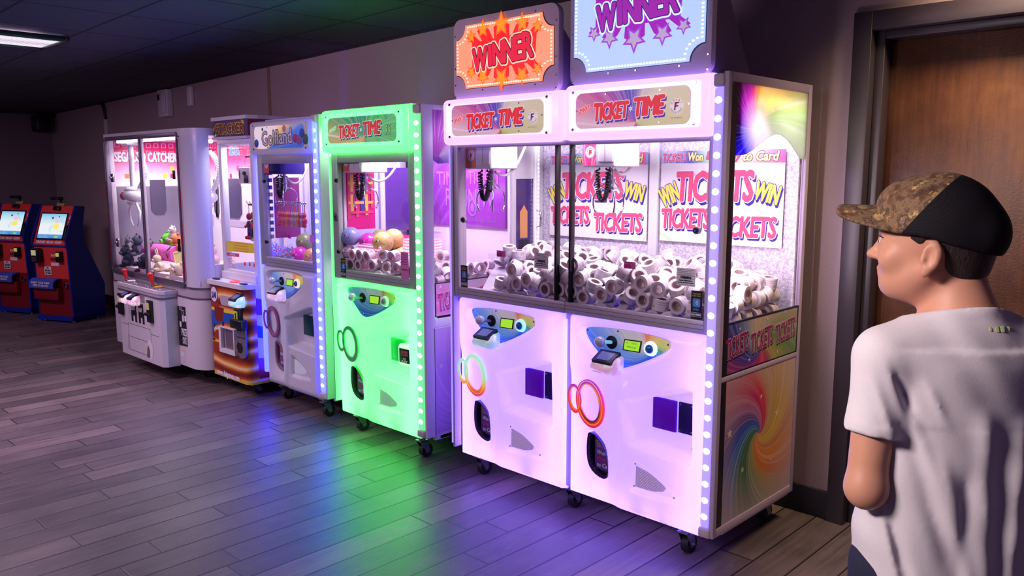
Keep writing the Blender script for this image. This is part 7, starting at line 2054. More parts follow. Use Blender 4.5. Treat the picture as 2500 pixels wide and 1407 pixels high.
# claw pods
def pod(px_, py_, y_, name, lens, k=1.0):
    x, z = PY(px_, py_, y_)
    mm = MB(); mm.ell((x, y_, z), (.092, .08, .052), M['white_plastic'], 26, 16); mm.ell((x, y_, z + .038), (.074, .066, .030), M['ufo'], 24, 12); mm.cyl((x, y_, z - .055), (x, y_, z - .080), .055, M['ufo'], 24, r2=.04)
    p = mm.build('claw_pod', ufo)
    mm = MB(); mm.ell((x - .046, y_ - .060, z - .008), (.032, .026, .034), lens, 18, 12); mm.build('pod_lens', ufo).parent = p
    mm = MB(); mm.cyl((x, y_, z + .05), (x, y_, 1.70), .020, M['white_plastic'], 18); mm.box(x - .07, x + .06, y_ - .05, y_ + .05, 1.68, 1.71, M['white_plastic'], .01); mm.build('pod_mast', ufo).parent = p
    for s_ in (-1, 1):
        mm = MB(); mm.tube([(x + s_ * .045, y_, z - .06), (x + s_ * .105, y_, z - .13), (x + s_ * .085, y_, z - .20), (x + s_ * .045, y_, z - .245)], [.010, .009, .008, .006], M['white_plastic'], 8); mm.build('pod_arm', ufo).parent = p
    mm = MB(); pts = []
    for i in range(301):
        t = i / 300
        q = t * 2 * PI * 26
        cxx = x + .05 + .12 * math.sin(t * PI) ; czz = z + .05 + (1.62 - z - .05) * t
        pts.append((cxx + .017 * math.cos(q), y_ + .03 + .017 * math.sin(q), czz + .006 * math.cos(q)))
    mm.tube(pts, .0055, M['white_plastic'], 5); mm.build('coil_cable', ufo).parent = p


pod(326, 476, 2.585, 'pod', pm('rose_lens', srgb(196, 70, 110), .15, spec=.8, coat=.6))
pod(503, 482, 2.76, 'pod', pm('lilac_lens', srgb(110, 90, 150), .15, spec=.8))
# control console
CX0, CX1, CY = -6.46, -5.70, 2.355
m = MB()
cons = [(CX0, CY), (CX1 - .03, CY), (CX1, CY + .03), (CX1, UY), (CX0, UY)]
m.prism(cons, TF, .095, .585, M['ufo']); m.build('console', ufo)
m = MB()
def grow(p, e): return [(CX0 - e, CY - e), (CX1 - .03 + e * .5, CY - e), (CX1 + e, CY + .03 - e * .5), (CX1 + e, UY), (CX0 - e, UY)]
m.prism(grow(0, .006), TF, .585, .597, M['alu_d']); m.prism(grow(0, .004), TF, .597, .620, M['alu']); m.prism(grow(0, .010), TF, .620, .645, M['ufo'])
m.prism([(CX0 + .01, CY + .004), (CX1 - .035, CY + .004), (CX1 - .008, CY + .032), (CX1 - .008, UY - .004), (CX0 + .01, UY - .004)], TF, .645, .648, pm('printed_control_top', srgb(140, 120, 140), .3, noise=.5, nscale=26, coat=.4)); m.build('console_top', ufo)
for (px_, py_) in ((307, 665), (370, 675)):
    x, z = PY(px_, py_, 2.42)
    mm = MB(); mm.cyl((x + .02, 2.42, .648), (x + .018, 2.42, .656), .016, M['chrome'], 16); mm.cyl((x + .018, 2.42, .656), (x, 2.41, z + .012), .009, M['red'], 12, r2=.018); mm.ell((x - .001, 2.409, z + .014), (.021, .021, .016), M['red'], 18, 10); mm.build('joystick', ufo)
for (px_, py_, c) in ((320, 667, 'wprint'), (385, 680, 'amber')):
    x, z = PY(px_, py_, 2.41)
    mm = MB(); mm.cyl((x, 2.41, .648), (x, 2.41, .660), .030, M[c] if c in M else M.setdefault(c, pm('amber_button', srgb(236, 170, 30), .3, coat=.4)), 24); mm.cyl((x, 2.41, .648), (x, 2.41, .652), .036, M['chrome'], 24); mm.build('push_button', ufo)
mm = MB()
for k in range(7): mm.ell((CX0 + .05 + .105 * k, 2.385 + .03 * (k % 2), .648), (.008, .008, .004), M['chrome'], 10, 6)
mm.build('console_screws', ufo)
fr = FY(CY)
def S7(a, b, y=CY): return PY(240 + a / 4.54, 620 + b / 4.54, y)
m = MB()
for (a, b) in ((355, 470), (440, 500)): pass
p = S7(430, 375); p = (p[0], p[1] - .075); m.obox(fr, p[0] - .17, p[0] + .12, p[1] - .030, p[1] + .022, -.002, .002, M['alu_d'])
m.obox(fr, p[0] - .03, p[0] + .015, p[1] - .02, p[1] + .016, .002, .003, pm('blue_display', srgb(90, 90, 200), .3, emit=(.1, .1, .8, 1), es=.5)); m.build('name_plate', ufo)
card_reader(ufo, fr, *S7(365, 475), .006, (.95, .34, .68, 1), .6, .085, scr=em('reader_lcd_navy', srgb(60, 60, 150), .9, (.05, .05, .08, 1)))
card_reader(ufo, fr, *S7(450, 500), .006, (.95, .24, .58, 1), .6, .085, scr=em('reader_lcd_dark', srgb(30, 36, 110), .9, (.05, .05, .08, 1)))
for (a, b) in ((265, 545), (588, 630)):
    p = S7(a, b); mm = MB(); mm.obox(fr, p[0] - .038, p[0] + .038, p[1] - .085, p[1] + .075, .0, .022, M['black'], .004); mm.obox(fr, p[0] - .024, p[0] + .018, p[1] + .008, p[1] + .058, .022, .026, pm('acceptor_lamp_window', srgb(190, 180, 110), .4, emit=(.5, .45, .2, 1), es=.25)); mm.obox(fr, p[0] - .034, p[0] + .034, p[1] - .035, p[1] - .012, .022, .040, M['black'], .003); mm.build('bill_acceptor', ufo)
for (a, b, s_) in ((395, 605, 'LEFT'), (475, 630, 'RIGHT')):
    p = S7(a, b); mm = MB(); mm.obox(fr, p[0] - .040, p[0] + .040, p[1] - .052, p[1] + .052, .0, .004, M['blackp']); mm.text(s_, fr, p[0], p[1] + .004, .058, .030, M['wprint'], d=.0045, bold=.001); mm.build('coin_plate', ufo)
for (a, b) in ((380, 685), (420, 698), (462, 710), (503, 722)):
    p = S7(a, b); mm = MB(); mm.obox(fr, p[0] - .016, p[0] + .014, p[1] - .040, p[1] + .038, -.001, .0025, M['hole']); mm.build('coin_slot', ufo)
m = MB()
def seamline(a, b, c_, d_, w_=.003):
    p, q = S7(a, b), S7(c_, d_)
    x0_, x1_ = min(p[0], q[0]), max(p[0], q[0]); z0_, z1_ = min(p[1], q[1]), max(p[1], q[1])
    m.obox(fr, x0_ - w_ / 2, x1_ + w_ / 2, z0_ - w_ / 2, z1_ + w_ / 2, -.0005, .001, M['alu_d'])
zt = S7(350, 770)[1]
xA, xB, xC, xD = S7(262, 700)[0], S7(335, 800)[0], S7(580, 850)[0], S7(660, 700)[0]
for (x0_, x1_, z0_, z1_) in ((xB, xC, zt, zt + .003), (xB, xC, zt - .10, zt - .097), (xB, xB + .003, .14, zt), (xC, xC + .003, .14, zt), (xA, xB, .33, .333), (xC, xD, .31, .313), (xB, xC, .14, .143)):
    m.obox(fr, x0_, x1_, z0_, z1_, -.0005, .001, M['alu_d'])
m.obox(fr, xB - .03, xB - .012, .15, .29, 0, .006, M['ufo'], .002)
m.build('panel_seam', ufo)
m = MB()
p = S7(575, 1060)
m.poly([(p[0] - .05, p[1] - .06), (p[0] + .035, p[1] - .075), (p[0] + .055, p[1] + .02), (p[0] + .02, p[1] + .075), (p[0] - .03, p[1] + .06)], fr, .0015, M['wprint'])
m.poly([(p[0] - .06, p[1] - .065), (p[0] - .005, p[1] - .065), (p[0] + .0, p[1] - .005), (p[0] - .025, p[1] + .03), (p[0] - .045, p[1] + .0)], fr, .002, pm('tan_sticker', srgb(120, 96, 84), .5)); m.build('torn_sticker', ufo)
# PRIZE OUT sign right of the console
fr = FY(UY)
def S7b(a, b): return PY(240 + a / 4.54, 620 + b / 4.54, UY)
m = MB()
p = [S7b(862, 572), S7b(965, 590), S7b(993, 1032), S7b(895, 1008)]
m.poly(p, fr, .0015, M['blackp'])
for (a, b, r) in ((910, 590, 0), (938, 655, 0), (942, 720, 1), (915, 778, 1), (968, 722, 1)):
    q = S7b(a, b)
    sq = [(q[0] - .014, q[1] - .020), (q[0] + .014, q[1] - .020), (q[0] + .014, q[1] + .020), (q[0] - .014, q[1] + .020)]
    if r: m.poly(sq, fr, .002, M['wprint'])
    else: m.band(sq, [(q[0] - .010, q[1] - .016), (q[0] + .010, q[1] - .016), (q[0] + .010, q[1] + .016), (q[0] - .010, q[1] + .016)], fr, .0015, .002, M['wprint'])
q = S7b(950, 868); m.text('PRIZE', fr, q[0] + .012, q[1], .085, .050, M['wprint'], d=.002, bold=.0015)
q = S7b(958, 962); m.text('OUT', fr, q[0] + .006, q[1], .062, .050, M['wprint'], d=.002, bold=.0015)
q = S7b(935, 1075); m.poly([(q[0] - .03, q[1] - .004), (q[0] + .03, q[1] - .004), (q[0] + .03, q[1] + .006), (q[0] - .03, q[1] + .006)], fr, .001, M['yellow']); m.poly([(q[0] - .03, q[1] - .04), (q[0] + .03, q[1] - .04), (q[0] + .03, q[1] - .006), (q[0] - .03, q[1] - .006)], fr, .001, M['paper'])
m.build('prize_out_sign', ufo)
for (x_, y_) in ((-5.60, 2.60), (-6.75, 2.60), (-5.50, 3.15), (-6.75, 3.15)): caster(x_, y_, .105, ufo)
area('cabinet_lamp', (-6.1, 2.75, 1.70), (math.radians(10), 0, 0), 1.1, .15, 20.0, (1, .93, 1.0))
m = MB(); m.box(UX0 + .1, UX1 - .25, UY + .06, UY + .08, 1.700, 1.718, M['led_white']); m.build('roof_tube_lamp', ufo)
m = MB(); m.box(UX0 + .022, UX1 - .036, UY + .03, 3.23, .70, .735, pm('pale_pink_prize_floor', srgb(232, 206, 216), .7)); m.build('prize_bed', ufo)
m = MB(); a, b = PY(376, 640, 2.53); m.box(a - .012, a + .012, 2.52, 2.54, .735, b + .09, M['acrylic']); m.build('chute_guard', ufo)


def fuzz(name, col, sc=60, amt=.25):
    t = NT(name)
    nz = t.noise(t.obj(), sc, 4, .7)
    b = t.bsdf(t.mix(t.math('MULTIPLY', nz, amt * 2), col, tuple(c * .6 for c in col[:3]) + (1,)), .9, spec=.15)
    bp = t.n('ShaderNodeBump'); bp.inputs['Strength'].default_value = .5; bp.inputs['Distance'].default_value = .006
    t.l(nz, bp.inputs['Height']); t.l(bp.outputs[0], b.inputs['Normal'])
    return t.m


def plush(x, y, z, s_, col, label, kind='bear', rz=0.0, col2=None):
    a = fuzz('plush_' + kind, col)
    b = fuzz('plush_pale_' + kind, col2 or tuple(min(1, c * 1.5 + .08) for c in col[:3]) + (1,))
    k = thing('plush_toy', (x, y, z), label, 'plush toy')
    R_ = Matrix.Rotation(rz, 3, 'Y')
    def P_(u, v, w_): return Vector((x, y, z)) + R_ @ Vector((u * s_, v * s_, w_ * s_))
    m = MB(); m.ell(P_(0, 0, .38), (.40 * s_, .34 * s_, .40 * s_), a, 20, 14, R_)
    for q in (-1, 1):
        m.ell(P_(q * .40, -.12, .45), (.13 * s_, .13 * s_, .27 * s_), a, 12, 10, R_ @ Matrix.Rotation(q * -.7, 3, 'Y'))
        m.ell(P_(q * .27, -.34, .12), (.15 * s_, .26 * s_, .14 * s_), a, 12, 10, R_)
    m.build('body', k)
    m = MB(); m.ell(P_(0, -.06, .98), (.36 * s_, .32 * s_, .33 * s_), a, 20, 14, R_)
    for q in (-1, 1):
        if kind == 'bunny': m.ell(P_(q * .16, 0, 1.48), (.09 * s_, .06 * s_, .32 * s_), a, 12, 10, R_)
        else: m.ell(P_(q * .25, 0, 1.28), (.12 * s_, .07 * s_, .12 * s_), a, 12, 10, R_)
    m.build('head', k)
    m = MB(); m.ell(P_(0, -.36, .90), (.15 * s_, .11 * s_, .12 * s_), b, 14, 10, R_); m.build('muzzle', k)
    m = MB()
    for q in (-1, 1): m.ell(P_(q * .13, -.355, 1.05), .035 * s_, M['black'], 10, 8)
    m.ell(P_(0, -.47, .94), (.045 * s_, .03 * s_, .035 * s_), M['black'], 10, 8)
    m.build('face', k)


def atp(px_, py_, x_): a, b = PX(px_, py_, x_); return x_, a, b


for (px_, py_, y_, s_, c, lb, kd, rz) in (
    (316, 632, -6.66, .120, srgb(58, 62, 88), 'dark navy plush bear at left behind the front glass of the white machine', 'bear', -.5),
    (346, 640, -6.45, .125, srgb(44, 50, 76), 'second navy plush, lower and right of the leftmost one', 'bear', .9),
    (336, 606, -6.62, .120, srgb(96, 96, 120), 'grey-blue plush further back at left in white machine', 'bear', .2),
    (312, 590, -6.78, .075, srgb(150, 146, 160), 'light grey plush at far left back of the white machine', 'bear', .3),
    (408, 612, -6.32, .150, srgb(120, 214, 70), 'bright green plush behind the pink crayon pillow', 'bear', .35),
    (422, 572, -6.20, .085, srgb(236, 228, 232), 'small white plush sitting on top of the green one', 'bear', .1),
    (436, 606, -6.12, .120, srgb(226, 140, 90), 'orange plush half hidden behind the right post', 'bear', -.2),
    (392, 672, -6.12, .100, srgb(236, 220, 190), 'cream plush with raised ear at the bottom of front glass', 'bunny', -.35),
    (424, 676, -5.90, .125, srgb(240, 226, 196), 'larger cream plush lying at lower right of front glass', 'bear', 1.2),
    (366, 605, -6.55, .090, srgb(120, 110, 120), 'small grey plush at the back behind the sliding pane', 'bear', .4),
    (503, 632, -5.66, .125, srgb(196, 140, 90), 'tan brown plush seen through the right side window', 'bear', .25),
    (524, 634, -5.62, .120, srgb(244, 214, 226), 'pale pink plush seen through the right side window', 'bear', -.2),
    (512, 672, -5.50, .075, srgb(246, 226, 232), 'small white and pink plush low in the right side window', 'bear', 1.0),
    (532, 684, -5.42, .060, srgb(240, 190, 210), 'pink plush at bottom corner of right side window', 'bear', -.9),
):
    x, y, z = atp(px_, py_, y_)
    plush(x, y, max(z - .05, .735), s_, c, lb, kd, rz)
# crayon shaped pillow and a yellow sheet
x, y, z = atp(385, 616, -6.26)
k = thing('crayon_pillow', (x, y, z), 'pink crayon-shaped plush pillow lying across the pile', 'plush pillow')
pc = fuzz('pink_pillow', srgb(226, 110, 190), 50, .12); pc2 = fuzz('magenta_pillow_tip', srgb(222, 60, 190), 50, .12)
m = MB(); m.cyl((x - .04, y, z + .005), (x + .17, y + .07, z - .01), .062, pc, 28); m.build('barrel', k)
m = MB(); m.cyl((x - .04, y, z + .005), (x - .070, y, z + .008), .052, pc2, 24, r2=.044); m.cyl((x - .070, y, z + .008), (x - .16, y - .03, z + .012), .042, pc2, 24, r2=.030); m.build('tip', k)
m = MB()
for q in (-.025, .155):
    pts = []
    for i in range(25):
        t = 2 * PI * i / 24
        pts.append((x + q + .010 * math.sin(6 * t), y + .0628 * math.cos(t) + (q + .04) * .33, z + .004 - q * .06 + .0628 * math.sin(t)))
    m.tube(pts, .004, M['blackp'], 6)
m.build('stripe', k)
x, y, z = atp(433, 630, -5.92)
m = MB(); m.add([(x - .07, y, z + .03), (x + .06, y + .03, z + .06), (x + .07, y + .01, z - .07), (x + .01, y - .02, z - .05), (x - .07, y + .004, z + .034), (x + .06, y + .034, z + .064), (x + .07, y + .014, z - .066), (x + .01, y - .016, z - .046)], [(0, 1, 2, 3), (7, 6, 5, 4), (0, 4, 5, 1), (1, 5, 6, 2), (2, 6, 7, 3), (3, 7, 4, 0)], pm('pale_yellow_felt', srgb(238, 232, 150), .7))
tag(m.build('felt_flag', None, origin=(x, y, z)), 'pale yellow felt piece beside the pink crayon pillow', 'felt piece')

# ================================================================== card kiosks at the far end
KB = pm('deep_blue_kiosk_side', srgb(10, 40, 150), .4, noise=.04)
KR = pm('red_kiosk_front', srgb(226, 62, 62), .4, noise=.05)
KD = pm('dark_red_kiosk_tray', srgb(130, 18, 34), .4, noise=.06)
KBL = pm('blue_shelf_label', srgb(66, 84, 200), .4)
sc_ = NT('kiosk_screen_picture'); o_ = sc_.sep(sc_.obj())
f = sc_.n('ShaderNodeMapRange'); sc_.l(o_[2], f.inputs[0]); f.inputs[1].default_value = .80; f.inputs[2].default_value = 1.04
nz = sc_.noise(sc_.obj(), 9, 3)
cl = sc_.ramp(f.outputs[0], [(0, srgb(60, 130, 210)), (.17, srgb(90, 160, 225)), (.19, srgb(240, 246, 250)), (.55, srgb(235, 245, 250)), (.85, srgb(170, 220, 240)), (1, srgb(110, 190, 235))])
cl = sc_.mix(sc_.math('MULTIPLY', sc_.math('GREATER_THAN', nz, .56), .35), cl, srgb(150, 205, 235))
sc_.bsdf((.05, .05, .05, 1), .3, emit=cl, es=.95)


def kiosk(loc, rz, label):
    k = thing('card_kiosk', loc, label, 'kiosk', None, rz)
    Wk, Dk = .46, .40
    prof = [(.02, .02), (Dk, .02), (Dk + .02, .34), (.22, .74), (.20, .92), (.24, 1.10), (.13, 1.115), (-.01, .80), (-.01, .74), (.005, .70)]  # (depth, z)
    SF = Frame((0, 0, 0), (0, 1, 0), (0, 0, 1), (1, 0, 0))
    for s_ in (-1, 1):
        m = MB(); d0 = s_ * Wk / 2 - (.018 if s_ > 0 else 0)
        m.prism(prof, SF, d0, d0 + .018, KB); m.build('side_panel', k)
    def strip(a, b, mat, nm, th=.012, ins=.019):
        m = MB()
        nrm = Vector((0, -(b[1] - a[1]), b[0] - a[0])).normalized() if True else None
        A = [(-Wk / 2 + ins, a[0], a[1]), (Wk / 2 - ins, a[0], a[1]), (Wk / 2 - ins, b[0], b[1]), (-Wk / 2 + ins, b[0], b[1])]
        Bk = [(p[0], p[1] + th, p[2] - .001) for p in A]
        m.add(A + Bk, [(0, 1, 2, 3), (7, 6, 5, 4), (0, 4, 5, 1), (1, 5, 6, 2), (2, 6, 7, 3), (3, 7, 4, 0)], mat)
        return m.build(nm, k)
    strip((.02, .06), (.02, .42), KD, 'lower_panel')
    strip((.012, .42), (.004, .73), KR, 'middle_panel')
    strip((-.004, .74), (.135, 1.11), KR, 'screen_panel')
    m = MB(); m.box(-Wk / 2, Wk / 2, .0, Dk, .015, .06, KB); m.build('plinth', k)
    m = MB(); m.box(-Wk / 2 + .019, Wk / 2 - .019, .14, .25, 1.085, 1.105, KD); m.build('top_panel', k)
    for (a, b) in ((-.19, .05), (.19, .05), (-.19, .34), (.19, .34)):
        m = MB(); m.cyl((a, b, 0), (a, b, .018), .018, M['chrome'], 14); m.build('foot', k)
    # sloped screen
    u = Vector((0, .139, .37)).normalized(); n_ = Vector((0, -.37, .139)).normalized()
    F = Frame(Vector((0, -.004, .74)), (1, 0, 0), u, n_)
    m = MB(); m.obox(F, -.185, .165, .055, .325, .0, .008, pm('navy_bezel', srgb(16, 22, 80), .3), .003); sb = m.build('screen_bezel', k)
    m = MB(); m.poly([(-.172, .068), (.152, .068), (.152, .312), (-.172, .312)], F, .0085, sc_.m)
    m.poly(smooth_loop([(.00, .165), (.07, .155), (.085, .20), (.06, .225), (.005, .20)]), F, .009, em('screen_yellow', srgb(240, 226, 60), .95)); m.poly(ellipse(.045, .245, .035, .022), F, .009, em('screen_rose', srgb(226, 190, 214), .9))
    m.poly(star(-.02, .27, .016, .5), F, .009, M['blackp']); m.poly(star(.06, .285, .010, .5), F, .009, M['blackp']); m.obox(F, .05, .10, .075, .092, .0085, .009, em('screen_green_button', srgb(110, 200, 60), .9)); m.build('screen', k).parent = sb
    m = MB(); m.text('PURCHASE • RELOAD • REDEEM', F, -.01, .032, .33, .022, M['wprint'], d=.001, bold=.0018); m.build('slogan_print', k)
    m = MB(); m.obox(F, .168, .200, .05, .20, .0, .022, M['black'], .004); m.build('card_slot', k)
    m = MB(); m.obox(F, -.03, .05, .345, .385, .0, .03, M['black'], .006); m.build('camera', k)
    m = MB(); m.text('i', F, .190, .28, .012, .035, M['wprint'], d=.001, bold=.001); m.text('CARDS', F, .188, .235, .03, .010, M['wprint'], d=.001); m.build('side_note', k)
    m = MB(); m.obox(F, -.212, .212, -.012, .004, -.004, .006, KB); m.build('ledge', k)
    FF = Frame((0, .004, 0), (1, 0, 0), (0, 0, 1), (0, -1, 0))
    m = MB()
    m.obox(FF, -.185, -.095, .57, .71, .0, .07, M['black'], .012, 3); t_ = m.build('card_terminal', k)
    m = MB(); m.obox(FF, -.170, -.110, .645, .695, .07, .073, pm('terminal_screen', srgb(200, 196, 150), .4, emit=(.6, .58, .35, 1), es=.4)); m.build('terminal_screen', k).parent = t_
    m = MB()
    for r_i in range(3):
        for c_i in range(3): m.obox(FF, -.165 + .020 * c_i, -.151 + .020 * c_i, .588 + .016 * r_i, .598 + .016 * r_i, .07, .073, M['alu_d'])
    m.build('keypad', k).parent = t_
    m = MB(); m.text('RECEIPT', FF, .035, .645, .06, .018, M['wprint'], d=-.001, bold=.001); m.obox(FF, .0, .07, .600, .618, -.004, .004, KD); m.obox(FF, .0, .10, .545, .575, -.004, .001, M['paper']); m.build('receipt_slot', k)
    m = MB(); m.obox(FF, .105, .165, .585, .685, -.004, .04, M['black'], .005); b_ = m.build('bill_acceptor', k)
    m = MB(); m.obox(FF, .115, .155, .640, .675, .04, .043, pm('lime_lamp', srgb(196, 210, 60), .4, emit=(.6, .7, .1, 1), es=.4)); m.build('acceptor_lamp', k).parent = b_
    m = MB(); m.poly(rrect(-.095, -.005, .455, .535, .008), FF, .0, M['paper']); m.text('NO', FF, -.05, .522, .03, .014, M['blackp'], d=.0005, bold=.001); m.text('REFUNDS', FF, -.05, .497, .07, .018, M['blackp'], d=.0005, bold=.001); m.text('ON CARDS', FF, -.05, .472, .07, .014, M['blackp'], d=.0005, bold=.001); m.build('notice', k)
    # rolled shelf
    m = MB(); pts = [(.01, .425), (-.03, .425), (-.06, .415), (-.078, .395), (-.082, .335), (-.075, .335), (-.070, .390), (-.055, .405), (-.03, .413), (.01, .413)]
    m.prism(pts, SF, -.215, .10, KBL); m.build('rolled_shelf', k)
    m = MB(); FS = Frame((0, -.082, 0), (1, 0, 0), (0, 0, 1), (0, -1, 0))
    m.text('INSERT YOUR CARD', FS, -.06, .388, .24, .018, M['wprint'], d=.002, bold=.0012); m.text('HERE TO RELOAD', FS, -.06, .362, .20, .018, M['wprint'], d=.002, bold=.0012); m.build('shelf_print', k)
    m = MB(); m.obox(FF, -.21, .11, .22, .335, -.016, .045, KD, .004); m.build('card_tray', k)
    m = MB(); m.cyl((.17, .02, .37), (.17, -.008, .37), .014, M['chrome'], 14); m.box(.155, .185, -.006, .0, .34, .36, M['chrome'], .002); m.build('lock', k)
    # lamp arm on top
    m = MB(); m.tube([(-.03, .20, 1.10), (-.03, .20, 1.16), (-.02, .15, 1.185), (.03, .10, 1.185)], .010, M['black'], 8); m.box(.00, .10, .05, .12, 1.165, 1.195, M['black'], .008); m.build('sign_arm', k)
    m = MB(); m.obox(F, -.01, .09, .392, .43, .005, .012, pm('small_tag', srgb(150, 140, 110), .5), .002); m.build('top_tag', k)
    return k


ang = math.radians(24)
mid = ((-8.97 - 8.577) / 2 - .03, (2.493 + 2.718) / 2 - .02, 0)
k1 = kiosk(mid, ang, 'red and blue card kiosk with lit screen, whole and right of its twin')
k1.scale = (1, 1, 1.03)
k2 = clone(k1, (mid[0] - .86, mid[1] - .13, 0), None, 'red and blue card kiosk cut by the left edge of the picture')

# ================================================================== the boy in the cap
class Field:
    """signed distance grid with smooth unions, turned into one closed surface"""
    def __init__(s, lo, hi, h):
        s.lo, s.h = np.array(lo, float), h
        s.n = np.ceil((np.array(hi) - s.lo) / h).astype(int) + 1
        s.F = np.full(s.n, .08, np.float32)

    def sub(s, lo, hi, pad):
        a = np.clip(np.floor((np.array(lo) - pad - s.lo) / s.h).astype(int), 0, s.n - 1)
        b = np.clip(np.ceil((np.array(hi) + pad - s.lo) / s.h).astype(int) + 1, 1, s.n)
        ax = [s.lo[k] + s.h * np.arange(a[k], b[k]) for k in range(3)]
        X = np.meshgrid(*ax, indexing='ij')
        return tuple(slice(a[k], b[k]) for k in range(3)), np.stack(X, -1)

    def merge(s, sl, d, k, op='u'):
        a = s.F[sl]
        if op == 'u':
            hh = np.clip(.5 + .5 * (a - d) / k, 0, 1)
            s.F[sl] = (a * (1 - hh) + d * hh) - k * hh * (1 - hh)
        else:
            hh = np.clip(.5 - .5 * (a + d) / k, 0, 1)
            s.F[sl] = (a * (1 - hh) + (-d) * hh) + k * hh * (1 - hh)

    def cone(s, p, q, r1, r2, k=.02, op='u'):
        p, q = np.array(p, float), np.array(q, float)
        r = max(r1, r2)
        sl, X = s.sub(np.minimum(p, q) - r, np.maximum(p, q) + r, .05 + k)
        e = q - p
        t = np.clip(((X - p) @ e) / max(e @ e, 1e-12), 0, 1)
        d = np.linalg.norm(X - p - t[..., None] * e, axis=-1) - (r1 + (r2 - r1) * t)
        s.merge(sl, d, k, op)

    def ell(s, c, r, k=.02, R=None, op='u'):
        c, r = np.array(c, float), np.array(r, float)
        m = r.max()
        sl, X = s.sub(c - m, c + m, .05 + 1.5 * k)
        Y = X - c
        if R is not None: Y = Y @ np.array(R)          # columns of R are the local axes
        k0 = np.linalg.norm(Y / r, axis=-1)
        k1 = np.linalg.norm(Y / (r * r), axis=-1)
        d = np.where(k1 > 1e-9, k0 * (k0 - 1) / np.maximum(k1, 1e-9), -r.min())
        s.merge(sl, d, k, op)

    def mesh(s):
        F = s.F; nx, ny, nz = F.shape
        ins = F < 0
        cnt = np.zeros((nx - 1, ny - 1, nz - 1), np.int32)
        acc = np.zeros((nx - 1, ny - 1, nz - 1, 3), np.float32)
        offs = [(i, j, k) for i in (0, 1) for j in (0, 1) for k in (0, 1)]
        def cut(o): return tuple(slice(o[a], F.shape[a] - 1 + o[a]) for a in range(3))
        for a in offs:
            for ax in range(3):
                if a[ax] == 1: continue
                b = list(a); b[ax] = 1; b = tuple(b)
                fa, fb = F[cut(a)], F[cut(b)]
                x = (fa < 0) != (fb < 0)
                t = np.where(x, fa / np.where(x, fa - fb, 1), 0)
                cnt += x
                for c in range(3):
                    acc[..., c] += np.where(x, a[c] + (t if c == ax else 0), 0)
        act = cnt > 0
        idx = np.full(act.shape, -1, np.int64)
        idx[act] = np.arange(act.sum())
        ijk = np.argwhere(act)
        V = s.lo + s.h * (ijk + acc[act] / cnt[act][:, None])
        quads = []
        for ax in range(3):
            o1, o2 = [(1, 2), (2, 0), (0, 1)][ax]
            A = [slice(1, -1)] * 3; A[ax] = slice(0, F.shape[ax] - 1)
            B = [slice(1, -1)] * 3; B[ax] = slice(1, F.shape[ax])
            x = ins[tuple(A)] != ins[tuple(B)]
            P_ = np.argwhere(x)
            base = P_.copy(); base[:, o1] += 1; base[:, o2] += 1
            sgn = ins[tuple(A)][x]
            def at(d1, d2):
                q = base.copy(); q[:, o1] -= d1; q[:, o2] -= d2
                return idx[q[:, 0], q[:, 1], q[:, 2]]
            Q = np.stack([at(1, 1), at(0, 1), at(0, 0), at(1, 0)], 1)
            Q[~sgn] = Q[~sgn][:, ::-1]
            quads.append(Q)
        Q = np.concatenate(quads)
        return V, Q[(Q >= 0).all(1)]


def relax(V, Q, it=2, lam=.5):
    n = len(V)
    for _ in range(it):
        S_ = np.zeros_like(V); C = np.zeros(n)
        for a, b in ((0, 1), (1, 2), (2, 3), (3, 0)):
            np.add.at(S_, Q[:, a], V[Q[:, b]]); np.add.at(S_, Q[:, b], V[Q[:, a]])
            np.add.at(C, Q[:, a], 1); np.add.at(C, Q[:, b], 1)
        V = V + lam * (S_ / np.maximum(C, 1)[:, None] - V)
    return V


def mesh_obj(name, V, Q, mats, par, pick=None):
    me = bpy.data.meshes.new(name)
    me.vertices.add(len(V)); me.vertices.foreach_set('co', V.astype(np.float32).ravel())
    me.loops.add(len(Q) * 4); me.loops.foreach_set('vertex_index', Q.astype(np.int32).ravel())
    me.polygons.add(len(Q)); me.polygons.foreach_set('loop_start', np.arange(0, len(Q) * 4, 4, dtype=np.int32))
    me.update(calc_edges=True)
    me.polygons.foreach_set('use_smooth', np.ones(len(Q), bool))
    for mt in mats: me.materials.append(mt)
    if pick is not None:
        c = V[Q].mean(1)
        me.polygons.foreach_set('material_index', pick(c).astype(np.int32))
    me.update(); me.validate()
    o = bpy.data.objects.new(name, me); COL.objects.link(o); o.parent = par
    return o


BX, BD = .772, 1.40                                   # lateral place and distance ahead of the camera
bp = _rt * BX + _h * BD
boy = thing('person', (float(bp[0]), float(bp[1]), 0), 'boy in pale grey t-shirt and camouflage cap with black back, seen from behind looking left', 'person', None, math.atan2(_rt[1], _rt[0]))


def L(px, py, D=BD):                                  # pixel -> local point of the boy on the plane D
    a, z = PH(px, py, D)
    return np.array([a - BX, D - BD, z])


# head frame
HC = L(2277, 634)
HF = np.array([-.81, .585, -.02]); HF /= np.linalg.norm(HF)
HL = np.cross([0, 0, 1], HF); HL /= np.linalg.norm(HL)
HU = np.cross(HF, HL)
HC = HC + np.array([.022, .03, 0])
HR = np.stack([HF, HL, HU], 1)


def hp(f, l, u): return HC + HF * f + HL * l + HU * u


sk = NT('boy_skin'); 
nz = sk.noise(sk.obj(), 24, 4)
b_ = sk.bsdf(sk.mix(sk.math('MULTIPLY', nz, .35), srgb(196, 142, 120), srgb(168, 104, 88)), .5, spec=.35)
b_.inputs['Subsurface Weight'].default_value = .12
b_.inputs['Subsurface Radius'].default_value = (.012, .004, .002)
M['skin'] = sk.m

bd = Field((-.26, -.16, -.005), (.27, .30, 1.49), .0038)
